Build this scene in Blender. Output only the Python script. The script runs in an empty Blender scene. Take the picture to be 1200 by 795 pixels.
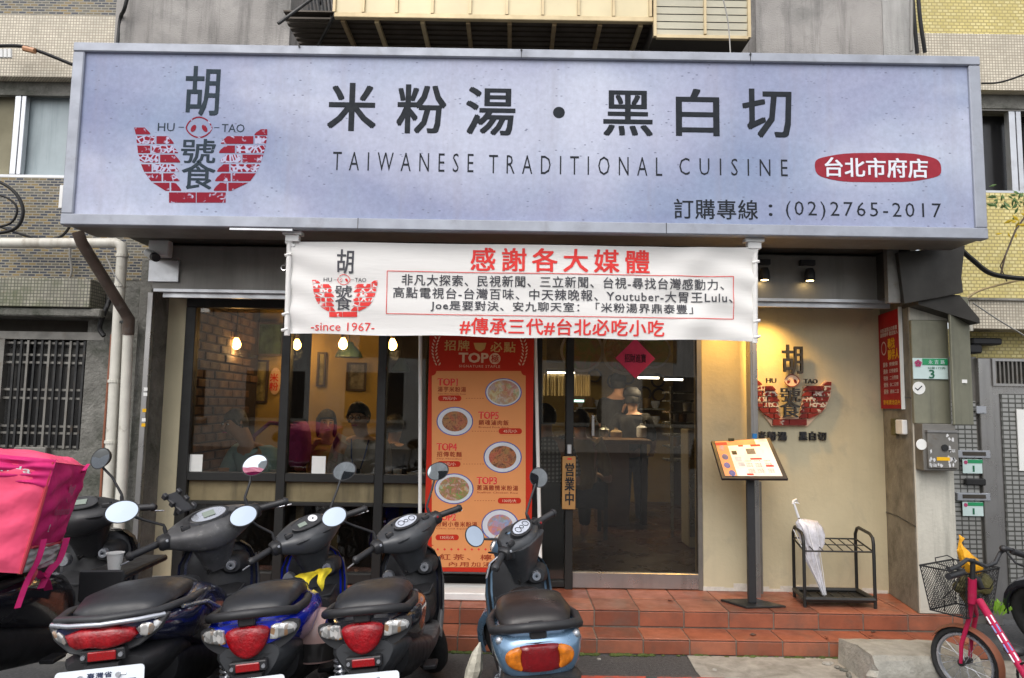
import bpy, bmesh, math, random
from mathutils import Matrix, Vector
R = math.radians
rnd = random.Random(7)
SC = bpy.context.scene
COL = SC.collection

# ---------------------------------------------------------------- camera, world, sun, exposure
F, PITCH, ROLL, CAMH = 840.0, R(5.4), R(0.9), 1.5
cam_d = bpy.data.cameras.new('camera'); cam = bpy.data.objects.new('camera', cam_d); COL.objects.link(cam)
cam_d.sensor_width = 36.0; cam_d.lens = 36.0 * F / 1200.0
cam_d.clip_start = 0.05; cam_d.clip_end = 500
CAMR = Matrix.Rotation(math.pi / 2 + PITCH, 3, 'X') @ Matrix.Rotation(ROLL, 3, 'Z')
cam.matrix_world = Matrix.Translation((0, 0, CAMH)) @ CAMR.to_4x4()
SC.camera = cam

w = bpy.data.worlds.new('World'); SC.world = w; w.use_nodes = True
nt = w.node_tree; nt.nodes.clear()
sky = nt.nodes.new('ShaderNodeTexSky'); sky.sky_type = 'NISHITA'; sky.sun_disc = False
SUN_EL, SUN_ROT = R(52), R(200)
sky.sun_elevation = SUN_EL; sky.sun_rotation = SUN_ROT; sky.air_density = 1.0; sky.dust_density = 4.0; sky.ozone_density = 1.0
hs = nt.nodes.new('ShaderNodeHueSaturation'); hs.inputs['Saturation'].default_value = 0.32
bg = nt.nodes.new('ShaderNodeBackground'); bg.inputs['Strength'].default_value = 0.135
wo = nt.nodes.new('ShaderNodeOutputWorld')
nt.links.new(sky.outputs[0], hs.inputs['Color']); nt.links.new(hs.outputs[0], bg.inputs['Color']); nt.links.new(bg.outputs[0], wo.inputs['Surface'])

sl = bpy.data.lights.new('sun', 'SUN'); sl.energy = 1.4; sl.angle = R(13); sl.color = (1.0, 0.97, 0.93)
so = bpy.data.objects.new('sun', sl); COL.objects.link(so)
# overcast sun high behind the camera, slightly to its right
so.rotation_euler = Vector((-math.sin(SUN_ROT) * -1 * math.cos(SUN_EL), -math.cos(SUN_ROT) * -1 * -1 * math.cos(SUN_EL), math.sin(SUN_EL))).to_track_quat('Z', 'Y').to_euler()
SC.view_settings.view_transform = 'Standard'; SC.view_settings.look = 'None'
SC.view_settings.exposure = 1.02; SC.view_settings.gamma = 1.0
try:
    SC.cycles.max_bounces = 8; SC.cycles.transparent_max_bounces = 12; SC.cycles.use_denoising = True
except Exception: pass

# ---------------------------------------------------------------- photo measurements -> metres
def ray(px, py): return CAMR @ Vector(((px - 600) / F, -(py - 397.5) / F, -1))
def at(px, py, Y):
    d = ray(px, py); t = Y / d.y; return d.x * t, CAMH + d.z * t
def X(px, Y, py=480): return at(px, py, Y)[0]
def Z(py, Y, px=600): return at(px, py, Y)[1]

# ---------------------------------------------------------------- materials
class NT:
    def __init__(s, m):
        m.use_nodes = True; s.t = m.node_tree; s.n = s.t.nodes; s.b = s.n['Principled BSDF']; s.out = s.n['Material Output']
        s.tc = s.n.new('ShaderNodeTexCoord')
    def node(s, k, **kw):
        n = s.n.new(k)
        for a, v in kw.items(): setattr(n, a, v)
        return n
    def link(s, a, b): s.t.links.new(a, b)
    def mp(s, scale=(1, 1, 1), src=None, rot=(0, 0, 0)):
        n = s.node('ShaderNodeMapping'); n.inputs['Scale'].default_value = scale; n.inputs['Rotation'].default_value = rot
        s.link(src or s.tc.outputs['Object'], n.inputs[0]); return n.outputs[0]
    def noise(s, scale, detail=4, rough=.6, vec=None, dist=0):
        n = s.node('ShaderNodeTexNoise'); n.inputs['Scale'].default_value = scale; n.inputs['Detail'].default_value = detail
        n.inputs['Roughness'].default_value = rough; n.inputs['Distortion'].default_value = dist
        s.link(vec or s.tc.outputs['Object'], n.inputs['Vector']); return n.outputs['Fac']
    def ramp(s, fac, stops):
        n = s.node('ShaderNodeValToRGB'); cr = n.color_ramp
        while len(cr.elements) < len(stops): cr.elements.new(0.5)
        for e, (p, c) in zip(cr.elements, stops):
            e.position = p; e.color = (c, c, c, 1) if isinstance(c, (int, float)) else (*c, 1)
        s.link(fac, n.inputs[0]); return n.outputs['Color']
    def mix(s, fac, a, b, mode='MIX'):
        n = s.node('ShaderNodeMix', data_type='RGBA', blend_type=mode)
        for sock, v in ((n.inputs[0], fac), (n.inputs[6], a), (n.inputs[7], b)):
            if isinstance(v, (int, float)): sock.default_value = v
            elif isinstance(v, tuple): sock.default_value = (*v, 1)
            else: s.link(v, sock)
        return n.outputs[2]
    def bump(s, h, strength, dist=.01):
        n = s.node('ShaderNodeBump'); n.inputs['Strength'].default_value = strength; n.inputs['Distance'].default_value = dist
        s.link(h, n.inputs['Height']); s.link(n.outputs[0], s.b.inputs['Normal']); return n
def mat(name, base, rough=.6, metal=0, nz=(4, .12), grime=None, streak=None, bump=None, coat=0, spec=None, emit=None, rv=.12):
    m = bpy.data.materials.new(name); s = NT(m); b = s.b
    c = base
    if nz:
        f = s.noise(nz[0], 5)
        r = s.ramp(f, [(.3, 1 - nz[1]), (.7, 1 + nz[1] * .6)])
        c = s.mix(1.0, base, r, 'MULTIPLY')
        rr = s.ramp(f, [(.3, min(1, rough + rv)), (.7, max(.02, rough - rv))]); s.link(rr, b.inputs['Roughness'])
    if grime:   # (colour, scale, threshold, amount)
        g = s.ramp(s.noise(grime[1], 6, .65, dist=.4), [(grime[2], 0), (min(1, grime[2] + .18), grime[3])])
        c = s.mix(g, c, grime[0])
    if streak:  # rain streaks running down: (colour, amount)
        g = s.ramp(s.noise(1, 5, .7, s.mp((9, 9, .7))), [(.5, 0), (.75, streak[1])])
        c = s.mix(g, c, streak[0])
    if isinstance(c, tuple): b.inputs['Base Color'].default_value = (*c, 1)
    else: s.link(c, b.inputs['Base Color'])
    if not nz: b.inputs['Roughness'].default_value = rough
    b.inputs['Metallic'].default_value = metal
    if coat: b.inputs['Coat Weight'].default_value = coat; b.inputs['Coat Roughness'].default_value = .06
    if spec is not None: b.inputs['Specular IOR Level'].default_value = spec
    if bump: s.bump(s.noise(bump[0], 4), bump[1], bump[2] if len(bump) > 2 else .01)
    if emit: b.inputs['Emission Color'].default_value = (*emit[0], 1); b.inputs['Emission Strength'].default_value = emit[1]
    return m
def xz(s):
    sp = s.node('ShaderNodeSeparateXYZ'); s.link(s.tc.outputs['Object'], sp.inputs[0])
    ad = s.node('ShaderNodeMath', operation='ADD'); s.link(sp.outputs[0], ad.inputs[0]); s.link(sp.outputs[1], ad.inputs[1])
    cb = s.node('ShaderNodeCombineXYZ'); s.link(ad.outputs[0], cb.inputs[0]); s.link(sp.outputs[2], cb.inputs[1]); return cb.outputs[0]
def tilemat(name, cols, mortar, w, h, gap, rough=.45, offset=.5, grime=None, bumps=.6, streak=None):
    """small mosaic tiles, far too small to pick apart: colours + relief"""
    m = bpy.data.materials.new(name); s = NT(m); v = xz(s)
    bt = s.node('ShaderNodeTexBrick'); bt.offset = offset; bt.squash = 1.0
    bt.inputs['Scale'].default_value = 1; bt.inputs['Brick Width'].default_value = w; bt.inputs['Row Height'].default_value = h
    bt.inputs['Mortar Size'].default_value = gap; bt.inputs['Mortar Smooth'].default_value = .1; bt.inputs['Bias'].default_value = 0
    bt.inputs['Color1'].default_value = (0, 0, 0, 1); bt.inputs['Color2'].default_value = (1, 1, 1, 1); bt.inputs['Mortar'].default_value = (.5, .5, .5, 1)
    s.link(v, bt.inputs['Vector'])
    n = len(cols); stops = []
    for i, c in enumerate(cols): stops.append((i / n + .001 * i, c))
    r = s.node('ShaderNodeValToRGB'); r.color_ramp.interpolation = 'CONSTANT'
    while len(r.color_ramp.elements) < n: r.color_ramp.elements.new(.5)
    for e, (p, c) in zip(r.color_ramp.elements, stops): e.position = p; e.color = (*c, 1)
    s.link(bt.outputs['Color'], r.inputs[0])
    c = s.mix(1.0, r.outputs[0], s.ramp(s.noise(3, 5), [(.3, .8), (.7, 1.1)]), 'MULTIPLY')
    c = s.mix(bt.outputs['Fac'], c, mortar)
    if grime:
        g = s.ramp(s.noise(grime[1], 6, .65), [(grime[2], 0), (min(1, grime[2] + .2), grime[3])]); c = s.mix(g, c, grime[0])
    if streak:
        g = s.ramp(s.noise(1, 5, .7, s.mp((6, 6, .5))), [(.5, 0), (.75, streak[1])]); c = s.mix(g, c, streak[0])
    s.link(c, s.b.inputs['Base Color']); s.b.inputs['Roughness'].default_value = rough
    inv = s.node('ShaderNodeMath', operation='SUBTRACT'); inv.inputs[0].default_value = 1; s.link(bt.outputs['Fac'], inv.inputs[1])
    s.bump(inv.outputs[0], bumps, .004)
    return m
def glassmat(name, tint=(.9, .9, .9), refl=1.0, rough=.0):
    m = bpy.data.materials.new(name); s = NT(m)
    s.n.remove(s.b)
    tr = s.node('ShaderNodeBsdfTransparent'); tr.inputs[0].default_value = (*tint, 1)
    gl = s.node('ShaderNodeBsdfGlossy'); gl.inputs['Roughness'].default_value = rough
    fr = s.node('ShaderNodeFresnel'); fr.inputs[0].default_value = 1.5
    mu = s.node('ShaderNodeMath', operation='MULTIPLY'); mu.inputs[1].default_value = refl; s.link(fr.outputs[0], mu.inputs[0])
    mx = s.node('ShaderNodeMixShader'); s.link(mu.outputs[0], mx.inputs[0]); s.link(tr.outputs[0], mx.inputs[1]); s.link(gl.outputs[0], mx.inputs[2])
    s.link(mx.outputs[0], s.out.inputs['Surface']); return m
M = {}
INKS = ('ink', 'print', 'sign_red', 'banner_', 'poster_', 'logo', 'dial', 'notice', 'menu_')
def D(name, *a, **k):
    if 'spec' not in k and any(i in name for i in INKS): k['spec'] = .12
    M[name] = mat(name, *a, **k); return M[name]
BLK = (.02, .02, .022)
D('asphalt', (.06, .06, .062), .9, nz=(60, .35), grime=((.12, .12, .11), 1.5, .5, .6), bump=(160, .8, .006))
D('concrete_ground', (.3, .29, .26), .9, nz=(12, .25), grime=((.12, .11, .09), 5, .5, .7), bump=(60, .6))
D('red_paint', (.5, .07, .04), .7, nz=(30, .2), grime=((.1, .1, .1), 14, .46, 1.0))
D('moss', (.07, .1, .02), .95, nz=(40, .4), bump=(80, 1))
D('dark_mortar', (.03, .02, .015), .9); D('grout', (.2, .17, .14), .9, nz=(30, .2))
for i, c in enumerate([(.28, .09, .048), (.25, .078, .042), (.31, .108, .06), (.20, .064, .036)]):
    D('terracotta%d' % i, c, .45, nz=(7, .3), grime=((.13, .08, .06), 4.5, .5, .6), bump=(40, .15), rv=.15)
D('beige_wall', (.53, .475, .32), .8, nz=(1.6, .14), streak=((.3, .28, .21), .18), grime=((.28, .27, .22), 3.5, .56, .45), bump=(30, .25))
D('scuffed_plaster', (.6, .58, .52), .8, nz=(20, .2), bump=(30, .4))
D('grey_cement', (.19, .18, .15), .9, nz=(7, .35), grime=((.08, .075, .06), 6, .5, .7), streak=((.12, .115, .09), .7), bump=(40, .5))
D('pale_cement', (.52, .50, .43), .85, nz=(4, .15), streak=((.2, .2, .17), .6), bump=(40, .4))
D('raw_concrete', (.36, .34, .32), .9, nz=(2, .25), streak=((.10, .095, .09), .85), grime=((.16, .16, .15), 2.5, .5, .6), bump=(90, .9, .008))
D('raw_concrete_light', (.46, .45, .43), .9, nz=(3, .15), streak=((.2, .19, .18), .6), bump=(90, .9, .008))
D('old_concrete', (.19, .185, .165), .95, nz=(6, .35), grime=((.05, .055, .04), 3, .46, .85), bump=(35, 1, .015))
D('black_frame', (.018, .018, .017), .45, nz=(8, .3), spec=.4)
D('beam_metal', (.24, .23, .21), .45, .4, nz=(1.5, .2), streak=((.12, .11, .1), .5))
D('soffit', (.07, .065, .055), .5, .3, nz=(3, .2))
D('aluminium', (.6, .61, .63), .38, .75, nz=(6, .12), grime=((.3, .29, .27), 8, .6, .5))
D('stainless', (.42, .41, .4), .32, .9, nz=(5, .15), streak=((.2, .19, .18), .5))
D('old_steel', (.22, .21, .19), .5, .6, nz=(6, .25), grime=((.14, .09, .05), 9, .56, .6))
D('hood_metal', (.25, .245, .18), .5, .45, nz=(4, .2), streak=((.1, .1, .08), .7))
D('dark_hood', (.04, .036, .03), .5, .3, nz=(4, .3))
D('white_pipe', (.62, .6, .53), .45, nz=(7, .15), streak=((.25, .2, .13), .7), grime=((.2, .16, .1), 12, .62, .8))
D('brown_pipe', (.09, .065, .05), .5, nz=(8, .3), grime=((.2, .19, .18), 9, .55, .5))
D('white_plastic', (.75, .75, .73), .4, nz=(8, .08), grime=((.4, .38, .33), 9, .6, .4))
D('black_plastic', (.022, .022, .024), .5, nz=(14, .25), grime=((.08, .08, .08), 20, .62, .5))
D('grey_plastic', (.05, .053, .058), .42, nz=(14, .2), grime=((.14, .14, .14), 18, .6, .4), bump=(300, .08, .002))
D('dark_grey_plastic', (.03, .031, .034), .5, nz=(14, .2), grime=((.12, .12, .12), 18, .6, .4), bump=(300, .08, .002))
D('frame_grey', (.34, .36, .41), .5, .3, nz=(6, .15), grime=((.2, .2, .2), 8, .58, .5)); D('kerb_concrete', (.33, .32, .28), .9, nz=(9, .25), grime=((.16, .15, .12), 5, .5, .6), bump=(50, .9, .01)); D('scratched_plastic', (.075, .075, .078), .5, nz=(20, .3), grime=((.22, .22, .21), 26, .56, .8))
D('seat_vinyl', (.015, .016, .019), .4, nz=(10, .25), grime=((.1, .1, .11), 9, .58, .5), bump=(400, .25, .002))
D('seat_worn', (.018, .014, .013), .36, nz=(6, .3), grime=((.09, .06, .05), 6, .56, .7), bump=(200, .3, .002))
D('rubber', (.02, .02, .02), .8, nz=(20, .2))
D('chrome', (.8, .8, .8), .12, 1.0, nz=(20, .1), rv=.06)
D('mirror_glass', (.55, .61, .68), .02, 1.0, nz=None)
D('black_paint', (.012, .013, .02), .2, nz=(5, .2), coat=.8, grime=((.06, .06, .065), 10, .6, .4))
D('navy_paint', (.012, .016, .05), .2, nz=(5, .2), coat=.8, grime=((.06, .06, .07), 10, .6, .4))
D('blue_paint', (.006, .022, .42), .2, nz=(5, .1), coat=.9, grime=((.03, .05, .2), 10, .6, .4))
D('ice_blue_paint', (.16, .27, .40), .28, .45, nz=(5, .12), coat=.8, grime=((.3, .3, .3), 8, .6, .45))
D('silver_trim', (.5, .52, .56), .3, .7, nz=(9, .1))
D('red_lens', (.32, .005, .010), .22, nz=(30, .55), coat=.35, bump=(110, .8, .004), grime=((.08, .002, .004), 12, .55, .7))
D('dark_red_lens', (.17, .005, .008), .2, nz=(60, .25), coat=.4, bump=(90, .4, .003))
D('orange_lens', (.60, .17, .01), .2, nz=(40, .5), coat=.4, bump=(90, .5, .003))
D('clear_lens', (.5, .48, .42), .1, .6, nz=(55, .8), coat=1, bump=(75, 1, .008), grime=((.6, .25, .05), 22, .58, .5))
D('reflector', (.32, .005, .008), .25, nz=(120, .3), coat=1)
D('plate_white', (.72, .77, .82), .4, nz=(10, .06), grime=((.4, .4, .4), 12, .64, .4))
D('plate_ink', (.03, .04, .09), .5, nz=None)
D('dial', (.5, .53, .6), .25, nz=(30, .25), coat=.5)
D('lcd', (.22, .26, .22), .3, nz=None)
D('dial_white', (.75, .76, .78), .35, nz=None, coat=1)
D('dark_metal', (.05, .05, .05), .45, .7, nz=(10, .3), grime=((.12, .08, .05), 10, .56, .5))
D('paper_white', (.75, .75, .72), .7, nz=(10, .05))
D('yellow_cloth', (.75, .6, .03), .85, nz=(10, .15), bump=(60, .4))
D('pink_helmet', (.55, .36, .33), .3, nz=(5, .08), coat=.5)
D('ink', (.022, .026, .032), .6, nz=(30, .15))
D('logo_ink', (.03, .045, .06), .6, nz=(30, .15))
D('sign_red', (.30, .03, .045), .55, nz=(20, .12))
D('banner_red', (.72, .055, .05), .7, nz=(20, .08))
D('banner_ink', (.09, .09, .10), .7, nz=(20, .15))
D('white_ink', (.72, .74, .8), .6, nz=None)
D('gold_print', (.62, .38, .14), .6, nz=(20, .1))
D('poster_red', (.50, .03, .015), .55, nz=(3, .1))
D('poster_cream', (.70, .29, .11), .6, nz=(3, .06))
D('brown_print', (.32, .045, .02), .6, nz=None)
D('cream_print', (.72, .5, .35), .6, nz=None)
D('bowl_blue', (.07, .10, .38), .4, nz=(14, .6))
D('bowl_white', (.6, .62, .66), .4, nz=(12, .1))
D('wood_plaque', (.42, .22, .07), .6, nz=(6, .15), streak=((.25, .12, .04), .6))
D('yellow_interior', (.40, .28, .08), .8, nz=(2, .15), grime=((.25, .17, .06), 2, .55, .4))
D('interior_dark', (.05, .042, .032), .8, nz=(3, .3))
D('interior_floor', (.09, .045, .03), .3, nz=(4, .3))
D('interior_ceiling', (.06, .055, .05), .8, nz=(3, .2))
for i, c in enumerate([(.10, .055, .032), (.075, .042, .025), (.13, .075, .045)]): D('old_brick%d' % i, c, .85, nz=(12, .3), bump=(50, .6))
D('dark_wood', (.06, .035, .02), .5, nz=(5, .3), streak=((.03, .02, .012), .7))
D('counter_wood', (.16, .09, .045), .5, nz=(5, .25), streak=((.09, .05, .03), .6))
D('curtain_bamboo', (.20, .16, .085), .8, nz=(6, .2), streak=((.06, .05, .03), .9))
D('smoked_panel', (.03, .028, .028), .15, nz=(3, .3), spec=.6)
D('skin', (.56, .33, .22), .55, nz=(12, .08)); D('skin_dark', (.44, .24, .15), .55, nz=(12, .08))
D('hair_black', (.012, .011, .011), .5, nz=(40, .3), bump=(120, .6)); D('hair_grey', (.12, .11, .105), .6, nz=(40, .4), bump=(120, .6))
D('shirt_teal', (.26, .42, .48), .85, nz=(10, .12), bump=(20, .3)); D('shirt_yellow', (.60, .42, .13), .85, nz=(10, .12), bump=(20, .3))
D('shirt_grey', (.30, .285, .28), .85, nz=(10, .12), bump=(20, .3)); D('shirt_black', (.015, .015, .017), .85, nz=(10, .2), bump=(20, .3))
D('shirt_beige', (.36, .28, .14), .85, nz=(10, .12), streak=((.15, .11, .06), .9))
D('trousers', (.03, .032, .045), .85, nz=(10, .2))
D('pink_fabric', (.86, .10, .20), .5, nz=(2, .1), bump=(3.2, .5, .06)); D('pink_side', (.62, .03, .17), .55, nz=(3, .12), bump=(3.5, .45, .05))
D('magenta_fabric', (.24, .035, .16), .8, nz=(8, .35), bump=(7, 1, .05))
D('grey_reflective', (.5, .5, .5), .45, .2, nz=(8, .12)); D('pale_print', (.62, .62, .62), .5, nz=None); D('faded_print', (.50, .10, .20), .5, nz=None)
D('piping', (.45, .04, .06), .5, nz=None)
D('bulb', (1, .8, .4), .3, nz=None, emit=((1, .5, .13), 30))
D('tube_lamp', (1, 1, 1), .3, nz=None, emit=((1, .93, .8), 9))
D('tube_cyan', (1, 1, 1), .3, nz=None, emit=((.5, 1, .9), 3))
D('led_spot', (1, .9, .6), .3, nz=None, emit=((1, .7, .3), 12))
D('green_plate', (.02, .28, .11), .4, nz=(20, .1)); D('green_ink', (.03, .14, .08), .5, nz=None)
D('pale_plate', (.55, .68, .66), .4, nz=(10, .08)); D('plum', (.4, .05, .14), .5, nz=None)
D('notice_red', (.33, .012, .015), .5, nz=(5, .12)); D('notice_yellow', (.75, .42, .02), .5, nz=None); D('notice_white', (.6, .5, .45), .5, nz=None)
D('peeled_white', (.6, .6, .6), .6, nz=(10, .2))
D('pink_paint', (.42, .018, .07), .3, nz=(8, .1), coat=.5, grime=((.3, .1, .1), 14, .62, .5))
D('rust_fender', (.27, .10, .055), .55, .2, nz=(8, .2)); D('sticker_blue', (.2, .3, .6), .5, nz=(60, .4))
D('bag_yellow', (.8, .38, .015), .5, nz=(9, .15), bump=(25, .5, .02)); D('bag_olive', (.09, .08, .025), .7, nz=(12, .4), bump=(25, .7, .02))
D('leaf_green', (.07, .14, .03), .6, nz=(9, .25)); D('leaf_yellow', (.6, .42, .02), .6, nz=None)
D('umbrella_film', (.62, .62, .68), .35, nz=(9, .12), bump=(14, .5, .02)); D('umbrella_white', (.75, .75, .76), .4, nz=None)
D('cable', (.012, .012, .013), .6, nz=None); D('cable_grey', (.3, .29, .27), .6, nz=None); D('cable_tan', (.4, .3, .15), .6, nz=None); D('bracket_tan', (.34, .25, .14), .55, .3, nz=(9, .25))
D('balcony_slat', (.075, .06, .045), .55, .3, nz=(5, .2)); D('balcony_frame', (.55, .44, .26), .45, .3, nz=(5, .15))
D('frosted_pane', (.76, .65, .40), .35, nz=(1.1, .2)); D('louvre_white', (.70, .66, .52), .45, nz=(4, .1)); D('louvre_gap', (.03, .025, .02), .7, nz=None)
D('curtain', (.22, .2, .13), .8, nz=(3, .2), streak=((.11, .1, .07), .8)); D('curtain_blue', (.34, .40, .42), .5, nz=(2, .2), streak=((.2, .25, .27), .8))
D('window_dark', (.02, .02, .021), .2, nz=(2, .4)); D('shade_green', (.03, .06, .045), .4, nz=None)
D('far_wall', (.42, .41, .39), .85, nz=(1, .2), streak=((.16, .15, .13), .6))
D('steel_shelf', (.35, .36, .33), .3, .8, nz=(9, .2)); D('bamboo', (.3, .2, .09), .6, nz=None)
D('ledge_mosaic_moss', (.1, .12, .05), .9, nz=(20, .3))
M['glass'] = glassmat('glass', (.74, .74, .70), 1.7); M['door_glass'] = glassmat('door_glass', (.78, .76, .72), 1.9)
M['mosaic_brown'] = tilemat('mosaic_brown', [(.03, .035, .05), (.12, .11, .08), (.04, .045, .06), (.20, .14, .055), (.16, .13, .07), (.035, .04, .055), (.10, .095, .08), (.24, .17, .06)], (.27, .25, .2), .058, .021, .0035, bumps=.5)
M['mosaic_cream'] = tilemat('mosaic_cream', [(.66, .60, .48), (.72, .66, .53), (.60, .54, .43)], (.34, .29, .22), .022, .022, .003, offset=0, grime=((.2, .19, .15), 1.2, .55, .5), streak=((.3, .27, .2), .4))
M['mosaic_mossy'] = tilemat('mosaic_mossy', [(.33, .31, .24), (.38, .36, .28), (.28, .27, .2)], (.09, .085, .07), .024, .024, .003, offset=0, grime=((.07, .085, .03), 3, .46, .85), streak=((.08, .08, .06), .7))
M['mosaic_yellow'] = tilemat('mosaic_yellow', [(.70, .60, .24), (.65, .55, .20), (.74, .65, .30)], (.40, .32, .12), .042, .026, .004, offset=.5, grime=((.4, .33, .14), 1.2, .5, .5), streak=((.4, .33, .15), .4))
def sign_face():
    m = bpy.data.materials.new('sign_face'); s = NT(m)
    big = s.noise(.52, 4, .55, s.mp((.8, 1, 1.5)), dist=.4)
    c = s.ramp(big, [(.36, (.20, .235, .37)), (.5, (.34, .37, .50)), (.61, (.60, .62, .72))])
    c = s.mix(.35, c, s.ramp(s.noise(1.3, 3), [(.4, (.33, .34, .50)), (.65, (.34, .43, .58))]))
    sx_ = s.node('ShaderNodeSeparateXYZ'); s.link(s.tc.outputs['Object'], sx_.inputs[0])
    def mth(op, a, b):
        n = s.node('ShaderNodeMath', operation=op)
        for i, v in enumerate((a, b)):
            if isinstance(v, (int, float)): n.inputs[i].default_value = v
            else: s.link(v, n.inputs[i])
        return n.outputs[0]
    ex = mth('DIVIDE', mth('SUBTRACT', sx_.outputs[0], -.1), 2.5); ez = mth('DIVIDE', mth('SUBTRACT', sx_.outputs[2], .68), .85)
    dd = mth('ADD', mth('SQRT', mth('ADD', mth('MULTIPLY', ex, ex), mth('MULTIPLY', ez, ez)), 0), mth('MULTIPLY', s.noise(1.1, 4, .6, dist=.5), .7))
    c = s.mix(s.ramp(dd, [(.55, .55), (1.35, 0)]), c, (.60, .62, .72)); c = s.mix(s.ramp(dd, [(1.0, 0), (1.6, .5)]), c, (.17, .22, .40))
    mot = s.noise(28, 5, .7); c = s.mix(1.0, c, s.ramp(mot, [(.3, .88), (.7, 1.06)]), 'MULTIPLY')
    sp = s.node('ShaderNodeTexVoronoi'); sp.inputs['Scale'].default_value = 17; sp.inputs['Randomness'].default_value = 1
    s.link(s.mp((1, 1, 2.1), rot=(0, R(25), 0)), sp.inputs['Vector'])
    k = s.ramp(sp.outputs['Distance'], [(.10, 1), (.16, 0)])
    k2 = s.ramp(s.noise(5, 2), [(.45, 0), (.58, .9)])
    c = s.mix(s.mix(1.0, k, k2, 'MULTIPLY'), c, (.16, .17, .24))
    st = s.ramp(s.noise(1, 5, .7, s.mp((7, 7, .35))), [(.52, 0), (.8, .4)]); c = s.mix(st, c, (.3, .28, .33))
    s.link(c, s.b.inputs['Base Color']); s.b.inputs['Roughness'].default_value = .55; s.b.inputs['Specular IOR Level'].default_value = .2
    return m
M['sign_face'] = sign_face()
def scratch(name, red, back, th=.5):
    m = bpy.data.materials.new(name); s = NT(m)
    v = s.node('ShaderNodeTexVoronoi', feature='DISTANCE_TO_EDGE'); v.inputs['Scale'].default_value = 34 if th > .3 else 22
    s.link(s.tc.outputs['Object'], v.inputs['Vector'])
    k = s.ramp(v.outputs['Distance'], [(.10, 1), (.16, 0)])
    k = s.mix(1.0, k, s.ramp(s.noise(18, 2), [(th, 0), (th + .08, 1)]), 'MULTIPLY')
    s.link(s.mix(k, red, back), s.b.inputs['Base Color']); s.b.inputs['Roughness'].default_value = .6; s.b.inputs['Specular IOR Level'].default_value = .12; return m
M['logo_red'] = scratch('logo_red', (.23, .012, .028), (.42, .43, .58), .56); M['logo_red2'] = scratch('logo_red2', (.23, .012, .028), (.42, .43, .58), .36)
M['blogo_red'] = scratch('blogo_red', (.72, .055, .05), (.75, .74, .72), .56); M['blogo_red2'] = scratch('blogo_red2', (.72, .055, .05), (.75, .74, .72), .36)
M['wlogo_red'] = scratch('wlogo_red', (.2, .03, .025), (.5, .45, .38), .6); M['wlogo_red2'] = scratch('wlogo_red2', (.2, .03, .025), (.55, .5, .42), .34)
def plaid():
    m = bpy.data.materials.new('plaid'); s = NT(m); f = None
    outs = []
    for d in ('X', 'Z'):
        wv = s.node('ShaderNodeTexWave', bands_direction=d); wv.inputs['Scale'].default_value = 9; s.link(s.tc.outputs['Object'], wv.inputs['Vector'])
        outs.append(s.ramp(wv.outputs['Fac'], [(.45, .12), (.55, .85)]))
    c = s.mix(1.0, outs[0], outs[1], 'MULTIPLY'); c = s.mix(.15, c, (.5, .5, .5))
    s.link(c, s.b.inputs['Base Color']); s.b.inputs['Roughness'].default_value = .85; return m
M['plaid'] = plaid()
def food(name, cols, scale=22):
    m = bpy.data.materials.new(name); s = NT(m)
    v = s.node('ShaderNodeTexVoronoi'); v.inputs['Scale'].default_value = scale; s.link(s.mp((1, 1, 1)), v.inputs['Vector'])
    n = s.noise(scale * .8, 5, .7, dist=1.2)
    c = s.ramp(n, [(.25 + .5 * i / (len(cols) - 1), c) for i, c in enumerate(cols)])
    c = s.mix(.35, c, s.mix(1.0, c, v.outputs['Color'], 'MULTIPLY'))
    s.link(c, s.b.inputs['Base Color']); s.b.inputs['Roughness'].default_value = .5; return m
def facets():
    m = bpy.data.materials.new('clear_lens'); s = NT(m)
    v = s.node('ShaderNodeTexVoronoi'); v.inputs['Scale'].default_value = 62; s.link(s.mp((1, 1, .6)), v.inputs['Vector'])
    sp = s.node('ShaderNodeSeparateColor'); s.link(v.outputs['Color'], sp.inputs[0])
    c = s.ramp(sp.outputs[0], [(.0, (.12, .12, .12)), (.3, (.5, .5, .48)), (.5, (.75, .75, .74)), (.62, (.25, .2, .16)), (.8, (.55, .26, .08)), (.9, (.7, .7, .68))])
    s.link(c, s.b.inputs['Base Color']); s.b.inputs['Roughness'].default_value = .16; s.b.inputs['Metallic'].default_value = .35; s.b.inputs['Coat Weight'].default_value = .6; s.b.inputs['Coat Roughness'].default_value = .04
    s.bump(v.outputs['Distance'], .7, .006); return m
M['clear_lens'] = facets()
M['food_noodle'] = food('food_noodle', [(.35, .28, .2), (.6, .52, .38), (.5, .25, .12), (.66, .6, .48)], 24)
M['food_pork'] = food('food_pork', [(.04, .012, .008), (.28, .07, .03), (.45, .17, .06), (.12, .03, .015), (.5, .3, .15)], 30)
M['food_green'] = food('food_green', [(.2, .25, .1), (.5, .48, .35), (.42, .18, .1), (.16, .28, .06), (.6, .55, .42)], 28)
M['food_pale'] = food('food_pale', [(.5, .45, .42), (.6, .25, .15), (.3, .3, .5), (.62, .58, .5)], 26)
M['dish_mix'] = food('dish_mix', [(.3, .05, .03), (.45, .3, .12), (.18, .35, .06), (.5, .15, .05)], 9)
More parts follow.
